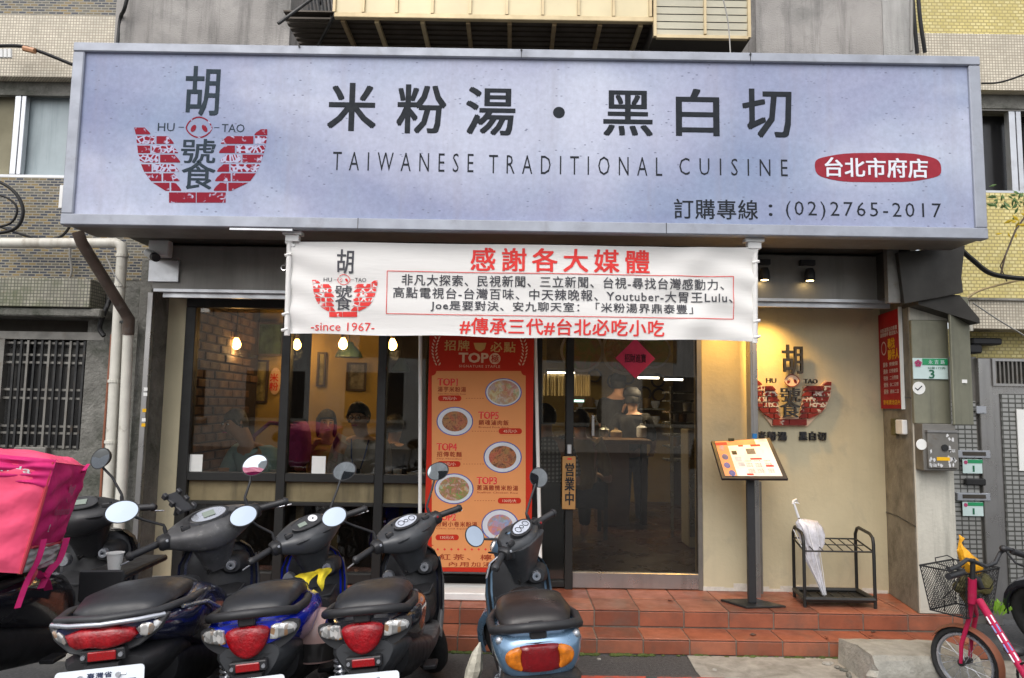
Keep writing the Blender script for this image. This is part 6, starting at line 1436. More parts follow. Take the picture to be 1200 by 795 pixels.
    for s_ in (-1, 1):
        g0, g1 = Vector((s_ * .19 * cs, 1.125, .895)), Vector((s_ * (.19 * cs + gl_), 1.085, .888))
        Q('grip', MB().tube([g0, g0.lerp(g1, .06), g0.lerp(g1, .07), g0.lerp(g1, .93), g0.lerp(g1, .94), g1, g1 + (g1 - g0).normalized() * .012], [.024, .024, .0165, .0165, .021, .021, .012], 12), 'black_plastic' if style != 'wide' else 'dark_grey_plastic', smooth=50)
        Q('brake_lever', MB().tube([(s_ * .19 * cs, 1.16, .885), (s_ * .25 * cs, 1.185, .875), (s_ * (.19 * cs + gl_ - .01), 1.155, .862), (s_ * (.19 * cs + gl_ + .035), 1.13, .86)], [.006, .007, .006, .005], 8, flat=.7), 'silver_trim', smooth=60)
        if s_ < 0 and c.get('no_ml'): continue
        mr = (c.get('ml') if s_ < 0 else c.get('mr')) or (s_ * .28, 1.12, 1.10)
        bs = Vector((s_ * .165 * cs, 1.14, .915)); mc = Vector(mr)
        mir = Q('mirror', MB(), 'black_plastic') if 0 else None
        ms = c.get('ms', (.064, .046)); st_ = Q('mirror_stem', MB().tube([bs, bs + Vector((0, .0, .035)), bs + Vector((0, 0, .05)), bs.lerp(mc, .5) + Vector((0, .01, .02)), mc + Vector((-s_ * .02, .015, -.02))], [.009, .009, .0065, .006, .006], 8), 'black_plastic', smooth=60)
        mname = 'mirror'
        mmx = Matrix.Translation(mc) @ Matrix.Rotation(R(c.get('myaw', 18) * -s_ - sa * c.get('mcomp', .75)), 4, 'Z') @ Matrix.Rotation(R(c.get('mtilt', -14)), 4, 'X')
        if c.get('mrot'): mmx = mmx @ Matrix.Rotation(R(c['mrot'] * s_), 4, 'Y')
        hsg = MB().lathe([(.001, .028), (.5, .026), (.85, .016), (1.06, -.002), (1.08, -.008), (1.0, -.008)], n=26, axis='y').xf(mmx @ Matrix.Diagonal((ms[0], 1, ms[1], 1)))
        mo_ = Q('mirror', hsg, 'black_plastic', smooth=50)
        Q('mirror_glass', MB().lathe([(.001, -.0095), (.98, -.0085), (.99, -.006)], n=26, axis='y').xf(mmx @ Matrix.Diagonal((ms[0], 1, ms[1], 1))), 'mirror_glass', mo_, smooth=50)
    for s_ in (-1, 1):
        QC = [(s_ * .16 * cs, 1.17, .885), (s_ * .13, 1.235, .90), (s_ * .06, 1.25, .86), (s_ * .03, 1.22, .76)]
        Q('brake_cable', MB().tube(QC, .004, 6), 'cable', smooth=60)
    q = MB()
    for x_, y_, z_ in ((-.055, 1.145, .957), (.055, 1.145, .957), (-.12, 1.10, .934), (.125, 1.10, .934)): q.lathe([(.001, .004), (.006, .004), (.007, -.002)], (x_, y_, z_), n=8)
    Q('cover_screws', q, 'ink')
    Q('cover_seam', MB().tube([(x * cs, 1.13 + y - hw * .93, z - .004) for x, y, z, hw, hh in secs[1:-1]], .0022, 5), 'black_plastic', smooth=60)
    for s_ in (-1, 1):
        Q('switch_housing', MB().loft([sup((s_ * (.165 + d) * cs, 1.115, .893), w_, w_ * .92, 16, 3.5, 'x', tilt=R(20)) for d, w_ in ((-.012, .026), (0, .034), (.03, .034), (.04, .027))]), 'black_plastic', smooth=40)
        Q('switch_button', MB().box(s_ * .175 * cs - .006, s_ * .175 * cs + .006, 1.074, 1.088, .893, .905), 'silver_trim' if s_ < 0 else 'red_lens', bevel=.002)
    # fork, wheel, fender
    wy = 1.20 + .545 * math.tan(rake) * 1.0
    for s_ in (-1, 1): Q('fork', MB().tube([(s_ * .06, 1.20 + .2 * math.tan(rake), .58), (s_ * .07, wy - .01, .25)], [.02, .016], 10), 'dark_metal', smooth=60)
    wheel(wy, 0, .185, frame=FR)
    rings = []
    for k in range(11):
        b = R(-2 + 16 * k); cy_, cz_ = wy + .265 * math.cos(b), .235 + .265 * math.sin(b)
        rings.append([(x, wy + (.265 - d) * math.cos(b), .235 + (.265 - d) * math.sin(b)) for x, d in ((-.072, .05), (-.06, .015), (0, 0), (.06, .015), (.072, .05))] + [(x, wy + (.257 - d) * math.cos(b), .235 + (.257 - d) * math.sin(b)) for x, d in ((.068, .05), (.056, .015), (0, 0), (-.056, .015), (-.068, .05))])
    Q('front_fender', MB().loft(rings), body, smooth=55)
    t.matrix_world = Matrix.Translation((c['x'], c['y'], 0)) @ Matrix.Rotation(R(c['yaw']), 4, 'Z') @ Matrix.Rotation(R(-c.get('lean', 6)), 4, 'Y') @ Matrix.Scale(c.get('scale', 1.0), 4)
    OFF[t] = Vector((0, 0, 0)); return t
S1 = scooter(dict(label='navy scooter with a wide red tail light and a readable white number plate', x=-1.275, y=2.46, yaw=7, steer=30, lean=5, w=1.0, scale=1.06, cs=1.12, tail='yam', body='navy_paint', cover='scratched_plastic', clm='silver_trim', clus='digital', cw=.085, plate='NSP·2217', fuelcap=False,
    ml=(-.33, 1.14, 1.08), mr=(.27, 1.13, 1.10), mrot=-6, ms=(.066, .047), grip=.14))
S2 = scooter(dict(label='bright blue scooter with a red shield shaped tail light and yellow cloths under its handlebar', x=-.865, y=2.66, yaw=5, steer=36, lean=6, tail='shield', body='blue_paint', cover='grey_plastic', clus='dual', cw=.082, plate=None,
    ml=(-.27, 1.14, 1.10), mr=(.295, 1.12, 1.115), edge='scratched_plastic'))
S3 = scooter(dict(label='black scooter with a red shield shaped tail light, in front of the red poster', x=-.465, y=2.72, yaw=0, steer=38, lean=6, tail='shield', body='black_paint', cover='grey_plastic', clus='oval', plate=None,
    ml=(-.33, 1.14, 1.12), mr=(.29, 1.12, 1.115), ms=(.06, .045)))
S4 = scooter(dict(label='ice blue scooter with orange and red tail light and a round worn seat', x=.17, y=2.56, yaw=3, steer=52, lean=5, tail='wide', body='ice_blue_paint', cover='grey_plastic', clus='oval', seat='seat_worn', cs=.8, plate=None, fuelcap=False,
    ml=(-.21, 1.20, 1.03), mr=(.31, 1.12, 1.08), ms=(.046, .05), grip=.12, mrot=10, mcomp=.6))
S0 = scooter(dict(label='black scooter at the far left carrying the pink delivery bag', x=-2.20, y=2.62, yaw=1, steer=14, lean=1, w=1.1, scale=1.08, tail='shield', body='black_paint', cover='black_plastic', clus='digital', plate=None,
    mr=(.085, 1.14, 1.15), no_ml=True, ms=(.058, .044), mrot=-30, mtilt=-4))
S5 = scooter(dict(label='black scooter cut off by the right edge beside the pink bicycle', x=3.36, y=3.2, yaw=-2, steer=20, lean=4, tail='shield', body='black_paint', cover='black_plastic', clus='oval', plate=None, group='scooters parked nose in towards the steps', ml=(-.14, 1.2, .98)))
def W2(t, p): return t.matrix_world @ Vector(p)
# --- extras on the scooters
def child_of(t, nm, mb, m, **k):
    return build(nm, mb, m, t, **k)
# phone holders on S1, S0
for t_, sa in ((S1, 30), (S0, 14)):
    rake = R(24); axd = Vector((0, -math.sin(rake), math.cos(rake))); piv = Vector((0, 1.20, .78)); FR = Matrix.Translation(piv) @ Matrix.Rotation(R(sa), 4, axd) @ Matrix.Translation(-piv)
    mx = FR @ Matrix.Translation((-.115, 1.12, .99)) @ Matrix.Rotation(R(30), 4, 'Z') @ Matrix.Rotation(R(48), 4, 'X')
    q = MB().box(-.034, .034, -.062, .062, -.006, .006)
    for a, b in ((-1, -1), (1, -1), (-1, 1), (1, 1), (-1, 0), (1, 0)): q.obox((a * .038, b * .052, .008), (.01, 0, 0), (0, .012, 0), (0, 0, .014))
    q.tube([(0, 0, -.006), (0, -.01, -.07)], .01, 8); child_of(t_, 'phone_holder', q.xf(mx), 'dark_grey_plastic', bevel=.003)
# yellow cloths hanging on the blue scooter
def cloth_tri(name, pts_px, Y, m, lab, cat):
    top = [Vector((*at(x, y, Y), 0)) for x, y in pts_px]; top = [Vector((p.x, Y, p.y)) for p in top]
    a, b, c_ = top; q = MB(); n = 12; vs = []; fs = []
    idx = {}
    for i in range(n + 1):
        for j in range(n + 1 - i):
            u, v = i / n, j / n; p = a * (1 - u - v) + b * u + c_ * v; p = p + Vector((.006 * math.sin(v * 9), .014 * math.sin(u * 9 + v * 5) + .008 * math.sin(v * 7), .01 * math.sin(u * 3.1))); idx[i, j] = len(vs); vs.append(p)
    for i in range(n):
        for j in range(n - i):
            fs.append((idx[i, j], idx[i + 1, j], idx[i, j + 1]))
            if i + j < n - 1: fs.append((idx[i + 1, j], idx[i + 1, j + 1], idx[i, j + 1]))
    k = len(vs); vs2 = [p + Vector((0, .004, 0)) for p in vs]; q._add(vs + vs2, fs + [tuple(x + k for x in f[::-1]) for f in fs])
    return build(name, q, m, label=lab, cat=cat, smooth=60, recalc=False, origin=tuple(c_))
Yc = 3.62
cloth_tri('cleaning_cloth', ((345, 676), (372, 671), (358, 694)), Yc, 'yellow_cloth', 'yellow cloth tucked under the blue scooter handlebar, left half', 'cloth')
cloth_tri('cleaning_cloth', ((368, 670), (388, 667), (377, 693)), Yc, 'yellow_cloth', 'yellow cloth tucked under the blue scooter handlebar, right half', 'cloth')
hx, hz = at(366, 752, 3.05)
hm = thing('helmet', 'pale pink helmet hanging by the right side of the blue scooter', 'helmet', (hx, 3.05, hz - .1))
build('shell', MB().lathe([(.001, .12), (.05, .112), (.09, .085), (.115, .04), (.118, -.02), (.11, -.07)], (hx, 3.1, hz), n=24), 'pink_helmet', hm, smooth=60)
build('visor', MB().lathe([(.119, .01), (.1225, -.01), (.122, -.06), (.118, -.06)], (hx, 3.1, hz), n=24), 'smoked_panel', hm, smooth=60)
build('chin_strap', MB().tube([(hx - .05, 3.0, hz + .09), (hx - .1, 2.95, hz + .13), (hx - .14, 2.93, hz + .1), (hx - .1, 2.92, hz + .07)], .006, 6), 'paper_white', hm, smooth=60)
# paper cup in the black scooter's front pocket
cx, cz = at(134, 669, 3.45)
cup = thing('paper_cup', 'white paper cup standing in the black scooter front pocket', 'cup', (cx, 3.45, cz))
build('wall', MB().lathe([(.026, 0), (.037, .082), (.040, .083), (.040, .080), (.035, .078), (.025, .004), (.001, .004), (.001, 0)], (cx, 3.45, cz), n=20, cap=False), 'paper_white', cup, smooth=40)
cl = S0.matrix_world.inverted() @ Vector((cx, 3.45, cz)); build('pocket_shelf', MB().box(cl.x - .12, cl.x + .07, cl.y - .05, 1.12, cl.z - .03, cl.z - .002).box(cl.x - .12, cl.x + .07, cl.y - .06, cl.y - .045, cl.z - .12, cl.z + .015), 'black_plastic', S0, bevel=.008)
# torn plastic wrap beside the ice blue scooter
x_, z_ = at(556, 775, 2.85)
build('plastic_wrap', MB().loft([[(x_ + .03 * math.cos(a) * r + dx_, 2.85 + .03 * math.sin(a) * r, z_ + dz_) for a in [2 * math.pi * k / 8 for k in range(8)]] for r, dx_, dz_ in ((.1, .02, .07), (.7, .01, .03), (1.1, 0, -.03), (.8, -.02, -.1), (.2, 0, -.16))]), mat('old_wrap', (.5, .47, .38), .5, nz=(20, .4), bump=(30, .8)), label='crumpled beige plastic wrap tied at the ice blue scooter side', cat='wrap', origin=(x_, 2.85, z_ - .16))

# ================================================================ PINK DELIVERY BAG
bg_ = thing('delivery_bag', 'big hot pink delivery bag strapped on the leftmost scooter', 'delivery bag', (-1.98, 2.95, .76))
def taper(p): k = .84 + .16 * p[2] / .40; return (p[0] * k, p[1] * k, p[2])
mxb = Matrix.Translation((-2.115, 2.98, .825)) @ Matrix.Rotation(R(14), 4, 'Z') @ Matrix.Rotation(R(6), 4, 'Y') @ Matrix.Rotation(R(-7), 4, 'X')
hx_, hy_, H_ = .225, .215, .43
def puff(face_n, u, v, amp): return amp * max(0, 1 - u ** 4) * max(0, 1 - v ** 4)
def panel(nm, o, ux, vx, n_, w_, h_, m, amp=.02, div=22, par=None):
    o, ux, vx, n_ = map(Vector, (o, ux, vx, n_)); q = MB(); vs = []; fs = []
    for i in range(div + 1):
        for j in range(div + 1):
            u, v = i / div * 2 - 1, j / div * 2 - 1
            vs.append(o + ux * (u * w_) + vx * (v * h_) + n_ * (puff(0, u, v, amp) + (.005 * math.sin(u * 7 + v * 5) + .004 * math.sin(v * 11 - u * 3) + .006 * abs(math.sin(u * 4.3 - v * 6.1 + .8)) + .004 * math.sin(9 * v + 5 * u * u)) * (1 - max(abs(u), abs(v)) ** 8)))
    for i in range(div):
        for j in range(div): a = i * (div + 1) + j; fs.append((a, a + div + 1, a + div + 2, a + 1))
    q._add([taper(v) for v in vs], fs); return build(nm, q.xf(mxb), m, par or bg_, smooth=60, recalc=False)
panel('back_panel', (0, -hy_, H_ / 2), (1, 0, 0), (0, 0, 1), (0, -1, 0), hx_, H_ / 2, 'pink_fabric', .03)
panel('side_panel', (hx_, 0, H_ / 2 + .05), (0, 1, 0), (0, 0, 1), (1, 0, 0), hy_, H_ / 2 - .05, 'pink_side', .012)
panel('side_panel', (-hx_, 0, H_ / 2), (0, -1, 0), (0, 0, 1), (-1, 0, 0), hy_, H_ / 2, 'pink_side', .02)
panel('front_panel', (0, hy_, H_ / 2), (-1, 0, 0), (0, 0, 1), (0, 1, 0), hx_, H_ / 2, 'pink_side', .02)
panel('top_panel', (0, 0, H_), (1, 0, 0), (0, 1, 0), (0, 0, 1), hx_ + .004, hy_ + .004, 'pink_fabric', .03)
panel('lid_flap', (0, -hy_ - .012, H_ - .045), (1, 0, 0), (0, 0, 1), (0, -1, 0), hx_ + .006, .055, 'pink_side', .012)
panel('reflective_band', (hx_ + .004, 0, .052), (0, 1, 0), (0, 0, 1), (1, 0, 0), hy_ - .01, .05, 'grey_reflective', .006)
panel('bottom_panel', (0, 0, .0), (1, 0, 0), (0, -1, 0), (0, 0, -1), hx_, hy_, 'pink_side', .0, 2)
build('piping', MB().tube([taper((hx_, -hy_ - .008, 0)), taper((hx_ + .002, -hy_ - .009, H_ / 2)), (hx_, -hy_ - .01, H_)], .007, 6).xf(mxb), 'piping', bg_)
build('piping', MB().tube([taper((hx_ + .01, -hy_, .10)), taper((hx_ + .01, 0, .095)), taper((hx_ + .01, hy_, .10))], .006, 6).xf(mxb), 'piping', bg_)
def bagtext(s_, O, U, V, m, wt=.02): build('lettering', textmb(s_, mxb @ Vector(O), mxb.to_3x3() @ Vector(U), mxb.to_3x3() @ Vector(V), wt, warp=lambda p: mxb @ Vector(taper(mxb.inverted() @ p))), m, bg_, recalc=False)
bagtext('foodpanda', (hx_ + .0215, -.10, .21), (0, .2, 0), (0, 0, .045), 'faded_print'); bagtext('foodpanda', (-.16, -hy_ - .0275, H_ - .06), (.32, 0, 0), (0, 0, .032), 'pale_print', .01)
bagtext('!', (hx_ + .0215, -.11, .155), (0, .008, 0), (0, 0, .03), 'pale_print', .05); bagtext('foodpanda', (hx_ + .0115, -.02, .055), (0, .12, 0), (0, 0, .016), 'paper_white'); bagtext('熊貓', (hx_ + .0115, .02, .025), (0, .05, 0), (0, 0, .018), 'paper_white')
q = MB()
for k, (cy_, cz_, r_) in enumerate(((.02, .305, .034),)):
    q.lathe([(.001, 0), (r_, 0), (r_, .001), (.001, .001)], (hx_ + .022, cy_, cz_), 'x', 20)
q.lathe([(.001, 0), (.012, 0), (.012, .001)], (hx_ + .0225, -.01, .335), 'x', 12); q.lathe([(.001, 0), (.012, 0), (.012, .001)], (hx_ + .0225, .05, .335), 'x', 12)
q.v = [taper(v) for v in q.v]; build('print', q.xf(mxb), 'faded_print', bg_)
q = MB().lathe([(.001, 0), (.05, 0), (.05, -.001), (.001, -.001)], (-.03, -hy_ - .034, .25), 'y', 24); q.lathe([(.001, 0), (.055, 0), (.055, -.001), (.001, -.001)], (-.03, -hy_ - .034, .16), 'y', 24)
q.v = [taper(v) for v in q.v]; build('print', q.xf(mxb), 'pale_print', bg_)
def strap(pts, w_=.016, m='pink_side'):
    cp_ = []
    for i in range(len(pts) - 1):
        p0, p1, p2, p3_ = (Vector(pts[max(0, i - 1)]), Vector(pts[i]), Vector(pts[i + 1]), Vector(pts[min(len(pts) - 1, i + 2)]))
        for k in range(5): t = k / 5; cp_.append(.5 * ((2 * p1) + (-p0 + p2) * t + (2 * p0 - 5 * p1 + 4 * p2 - p3_) * t * t + (-p0 + 3 * p1 - 3 * p2 + p3_) * t ** 3))
    cp_.append(Vector(pts[-1])); P_ = [mxb @ Vector(taper(p)) for p in cp_]; q = MB(); sd = Vector((.6, .8, 0)).normalized() * w_ * .8
    vs = []; 
    for p in P_: vs += [p - sd, p + sd]
    vs2 = [v + Vector((.004, -.003, 0)) for v in vs]; n = len(P_); k = len(vs)
    fs = [(2 * i, 2 * i + 1, 2 * i + 3, 2 * i + 2) for i in range(n - 1)]; q._add(vs + vs2, fs + [tuple(x + k for x in f[::-1]) for f in fs]); build('strap', q, m, bg_, recalc=False)
strap([(hx_ + .03, -.16, .13), (hx_ + .035, -.165, .05), (hx_ + .02, -.17, -.03), (hx_ + .02, -.19, -.13)], .013)
strap([(hx_ + .03, .16, .12), (hx_ + .035, .15, .03), (hx_ + .02, .1, -.03), (hx_ + .02, .06, -.08)], .016)
strap([(hx_ + .02, -.08, .0), (hx_ + .03, .0, -.035), (hx_ + .02, .08, -.03), (hx_ + .02, .14, .02)], .018)
strap([(hx_ + .0, .06, -.02), (hx_ + .02, .12, -.06), (hx_ + .02, .2, -.1)], .02)
strap([(hx_ + .0, -.1, .02), (hx_ + .03, -.14, -.0), (hx_ + .02, -.15, -.05)], .014, 'piping')
strap([(hx_ + .015, .1, H_ - .03), (hx_ + .03, .06, H_ - .02), (hx_ + .02, .13, H_ + .01)], .008)
build('rear_rack', MB().box(-.15, .15, -.02, .45, .0, .012).xf(Matrix.Translation((0, .1, .735))).tube([(-.1, .2, .72), (-.1, .15, .77)], .01, 6), 'dark_metal', S0)
# ================================================================ MENU STAND, UMBRELLA STAND, UMBRELLA, BLOCK
MY = 4.93
mx_, _ = at(880, 705, MY)
ms_ = thing('menu_stand', 'black metal menu stand holding a tilted printed menu', 'menu stand', (mx_, MY, DZ))
q = MB(); 
ctr = Vector((X(881, 4.95, 705), 4.94, DZ)); 
bp = [ctr + Vector(p) for p in ((-.19, .085, 0), (.06, .115, 0), (.205, -.06, 0), (-.07, -.10, 0))]
q._add([p + Vector((0, 0, h)) for h in (.001, .014) for p in bp], [(0, 1, 2, 3), (4, 7, 6, 5), (0, 4, 5, 1), (1, 5, 6, 2), (2, 6, 7, 3), (3, 7, 4, 0)])
build('base_plate', q, 'dark_metal', ms_, bevel=.003)
build('pole', MB().box(ctr.x - .026, ctr.x + .026, 4.93, 4.965, DZ + .014, Z(558, 4.95, 880)), 'black_plastic', ms_, bevel=.004)
# tilted board: four corners measured in the photo, lower edge nearer
c0 = Vector((X(846, 4.86, 560), 4.86, Z(561, 4.86, 846))); c1 = Vector((X(924, 4.82, 561), 4.82, Z(561.5, 4.82, 924))); c2 = Vector((X(903, 5.05, 512), 5.06, Z(513, 5.06, 903))); c3 = Vector((X(833, 5.08, 517), 5.08, Z(517, 5.08, 833)))
nb = (c1 - c0).cross(c3 - c0).normalized(); nb = nb if nb.y < 0 else -nb
q = MB(); q._add([c0, c1, c2, c3] + [p - nb * .022 for p in (c0, c1, c2, c3)], [(0, 1, 2, 3), (7, 6, 5, 4), (0, 4, 5, 1), (1, 5, 6, 2), (2, 6, 7, 3), (3, 7, 4, 0)])
brd = build('board', q, 'black_plastic', ms_, bevel=.003)
def B(u, v, d=.002): return (c0 * (1 - u) + c1 * u) * (1 - v) + (c3 * (1 - u) + c2 * u) * v + nb * d
def bq(u0, v0, u1, v1, m, d=.003, nm='print'): return build(nm, MB()._add([B(u0, v0, d), B(u1, v0, d), B(u1, v1, d), B(u0, v1, d)], [(0, 1, 2, 3)]), m, brd, recalc=False)
D('menu_orange', (.72, .32, .16), .4, nz=(30, .1)); D('menu_pink', (.8, .62, .62), .4, nz=(40, .08)); D('menu_red', (.55, .06, .05), .4, nz=None)
bq(.06, .06, .93, .97, 'menu_paper', .0025, 'menu_sheet'); bq(.06, .06, .25, .97, 'menu_orange', .0032); bq(.25, .84, .72, .97, 'menu_orange', .0032); bq(.78, .90, .92, .97, 'dial', .0034)
for u, v in ((.15, .78), (.15, .55), (.14, .33), (.18, .13)):
    q = MB(); q._add([B(u + .05 * math.cos(a), v + .075 * math.sin(a), .0038) for a in [2 * math.pi * k / 14 for k in range(14)]], [tuple(range(14))]); build('dish_print', q, 'bowl_blue' if v < .6 else 'food_pale', brd, recalc=False)
for u0, v0, u1, v1, m_ in ((.06, .86, .25, .94, 'menu_red'), (.42, .80, .50, .84, 'menu_red'), (.62, .79, .78, .84, 'menu_red'), (.52, .60, .66, .74, 'print_d'), (.28, .60, .36, .70, 'print_a'), (.30, .42, .40, .54, 'dial'), (.32, .30, .42, .40, 'dial'), (.54, .46, .72, .50, 'menu_red'), (.74, .28, .86, .32, 'menu_red'), (.40, .08, .50, .12, 'menu_red')): bq(u0, v0, u1, v1, m_, .0036)
for r in range(9):
    for (u0, u1) in ((.44, .54), (.58, .68), (.74, .84)):
        v = .14 + r * .035
        if r % 4 != 3: build('lettering', textmb('米粉湯', B(u0, v, .0036), B(u1, v, .0036) - B(u0, v, .0036), (B(u0, v + .022, .0036) - B(u0, v, .0036))), 'menu_red', brd, recalc=False)
build('clip', MB().box(-.02, .02, -.005, .005, -.008, .012).xf(Matrix.Translation(B(.34, .98, .006))), 'bag_olive', ms_)
build('backing_board', MB().box(X(884, 5.2, 640), X(895, 5.2, 640), 5.225, 5.24, DZ + .001, Z(565, 5.2, 889)), 'old_steel', label='narrow grey board leaning behind the menu stand', cat='board', origin=(X(889, 5.2), 5.23, DZ))

us = thing('umbrella_stand', 'black wire umbrella rack with a tray, holding one clear umbrella', 'umbrella stand', (X(975, 5.05), 5.0, DZ))
xl_, xr_ = X(932, 5.12, 650), X(1010, 5.12, 650); 
yb_, yf_ = 5.16, 4.90
xlb, xlf = X(930, yb_, 650), X(942, yf_, 650); xrb, xrf = X(1003, yb_, 650), X(1024, yf_, 650); zt_ = Z(622, 5.03, 970); zt_ = .575 if zt_ < .3 else zt_
ztb, ztf = Z(616, yb_, 930), Z(628, yf_, 942)
for xb_, xf_ in ((xlb, xlf), (xrb, xrf)):
    q = MB().tube([(xb_, yb_, DZ), (xb_, yb_, ztb - .05), (xb_ + .003, yb_ - .02, ztb - .01), (xb_ * .8 + xf_ * .2, yb_ - .05, ztb), (xb_ * .2 + xf_ * .8, yf_ + .05, ztf + .012), (xf_, yf_ + .01, ztf - .01), (xf_, yf_, ztf - .05), (xf_, yf_, DZ)], .011, 10)
    build('side_frame', q, 'black_frame', us, smooth=60)
zg = ztf - .10; q = MB()
q.tube([(xlb, yb_, zg + .04), (xrb, yb_, zg + .04)], .006, 6).tube([(xlf, yf_, zg), (xrf, yf_, zg)], .006, 6).tube([(xlb, yb_, zg + .04), (xlf, yf_, zg)], .006, 6).tube([(xrb, yb_, zg + .04), (xrf, yf_, zg)], .006, 6)
build('grid_frame', q, 'black_frame', us)
for k in range(1, 7):
    u = k / 7; build('grid_wire', MB().tube([(xlb + (xrb - xlb) * u, yb_, zg + .04), (xlf + (xrf - xlf) * u, yf_, zg)], .004, 6), 'black_frame', us)
build('grid_wire', MB().tube([((xlb + xlf) / 2, (yb_ + yf_) / 2, zg + .02), ((xrb + xrf) / 2, (yb_ + yf_) / 2, zg + .02)], .004, 6), 'black_frame', us)
q = MB(); tc = [(xlb, yb_), (xrb, yb_), (xrf, yf_), (xlf, yf_)]
q._add([(x, y, z) for z in (DZ + .035, DZ + .042) for x, y in tc], [(0, 1, 2, 3), (7, 6, 5, 4), (0, 4, 5, 1), (1, 5, 6, 2), (2, 6, 7, 3), (3, 7, 4, 0)])
for a, b in zip(tc, tc[1:] + tc[:1]): q.tube([(a[0], a[1], DZ + .055), (b[0], b[1], DZ + .055)], .016, 6)
build('tray', q, 'black_frame', us)
for k in range(1, 6):
    u = k / 6; build('tray_rib', MB().tube([(xlb + (xrb - xlb) * u, yb_ - .02, DZ + .045), (xlf + (xrf - xlf) * u, yf_ + .02, DZ + .045)], .005, 5), 'black_frame', us)
um = thing('umbrella', 'folded clear plastic umbrella with a white crook handle in the rack', 'umbrella', (X(966, 4.99), 4.99, DZ + .05))
tip = Vector((X(967, 4.99, 697), 4.99, DZ + .045)); top = Vector((X(936, 5.03, 607), 5.03, Z(607, 5.03, 936))); ax_ = (top - tip)
def ua(t, s=0, d=0): 
    n1 = -ax_.normalized().cross(Vector((0, 1, 0))).normalized(); n1 = n1 if n1.x > 0 else -n1; return tip + ax_ * t + n1 * s + Vector((0, d, 0))
q = MB().tube([ua(1), ua(1.12), ua(1.2, -.0), Vector((X(934, 5.03), 5.03, Z(590, 5.03, 934))), Vector((X(930.5, 5.03), 5.03, Z(585.5, 5.03, 930))), Vector((X(927.5, 5.03), 5.03, Z(587, 5.03, 928))), Vector((X(927, 5.03), 5.03, Z(591, 5.03, 928)))], .009, 8)
build('handle', q, 'umbrella_white', um, smooth=60)
build('shaft', MB().tube([ua(-.02), ua(1.02)], .005, 6), 'chrome', um)
# canopy: closed below, film bulging loose towards the top
rings = []
for t, r in ((.03, .012), (.12, .020), (.3, .035), (.5, .055), (.62, .075), (.72, .098), (.82, .105), (.90, .085), (.95, .05), (.985, .012)):
    rg = []
    for k in range(24):
        a = 2 * math.pi * k / 24; rr = r * .78 * (1 + .28 * math.cos(a * 8 + t * 4) * (1 - .5 * t)) * (1 + (.35 if t > .55 else 0) * math.cos(a - .3)); rg.append(ua(t, rr * math.cos(a) + (.022 if .6 < t < .93 else 0), rr * .55 * math.sin(a)))
    rings.append(rg)
def film():
    m = bpy.data.materials.new('umbrella_film'); s = NT(m); b = s.b; b.inputs['Base Color'].default_value = (.72, .72, .78, 1); b.inputs['Roughness'].default_value = .2
    tr = s.node('ShaderNodeBsdfTransparent'); mx = s.node('ShaderNodeMixShader'); s.link(s.ramp(s.noise(14, 3), [(.35, .5), (.65, .95)]), mx.inputs[0]); s.link(tr.outputs[0], mx.inputs[1]); s.link(b.outputs[0], mx.inputs[2]); s.link(mx.outputs[0], s.out.inputs['Surface']); return m
build('canopy', MB().loft(rings), film(), um, smooth=70)
for k in range(5):
    a = k * 1.25; build('rib', MB().tube([ua(.03, .008 * math.cos(a), -.01), ua(.5, .05 * math.cos(a), -.03), ua(.9, .09 * math.cos(a), -.04)], .0022, 5), 'umbrella_white', um)
# broken concrete kerb block
bl = thing('concrete_block', 'broken grey concrete block lying on the ground before the steps', 'block', (2.1, 4.2, 0))
bx0_, bx1_ = 1.985, 2.62; q = MB(); bmn = 15; rngs = []
for i in range(bmn + 1):
    u = i / bmn; x = bx0_ + (bx1_ - bx0_) * u; j = (lambda s: rnd.uniform(-s, s)); ch = .05 * (1 if i == 0 else 0); h = .158 + j(.003)
    cr = max(0, 1 - u * 6) * .03
    rngs.append([(x + j(.006) + cr * .4, 4.09 + j(.004) + ch * .4 + cr * .4, .002), (x + j(.01), 4.078 + j(.003) + ch * .6, .055), (x + j(.01) + cr, 4.085 + j(.004) + ch, .105 - cr), (x + j(.005) + ch * .8, 4.10 + j(.004) + ch, h - .02 - cr), (x + ch, 4.125 + ch * .4, h - ch * .5), (x + ch * .5, 4.30, h + .003), (x, 4.44 + j(.004), h - .01), (x, 4.46, .002)])
build('block', q.loft(rngs), 'kerb_concrete', bl, smooth=25)
q = MB()
for i in range(7): q.ball((bx0_ - .02 + rnd.uniform(-.03, .03), 4.2 + rnd.uniform(-.06, .2), .012), rnd.uniform(.01, .022), rnd.uniform(.01, .025), rnd.uniform(.008, .016), 6, 4)
build('rubble', q, 'old_concrete', bl, smooth=None, kind='stuff')
for i, (x, y, s_) in enumerate(((1.9, 4.42, .025), (1.93, 4.44, .02), (1.2, 4.3, .015), (.55, 4.45, .012), (2.75, 4.3, .018))): 
    q = MB().ball((x, y, s_ * .4), s_ * 1.2, s_, s_ * .6, 6, 4); build('pebble', q, 'concrete_ground', label=['larger stone chip beside the left end of the concrete block', 'small stone chip touching the lower step beside the block', 'stone chip on the concrete ground between door and block', 'tiny stone chip at the moss right of the ice blue scooter', 'stone chip between the concrete block and the bicycle'][i], cat='stone', group='stone chips by the steps', origin=(x, y, 0))
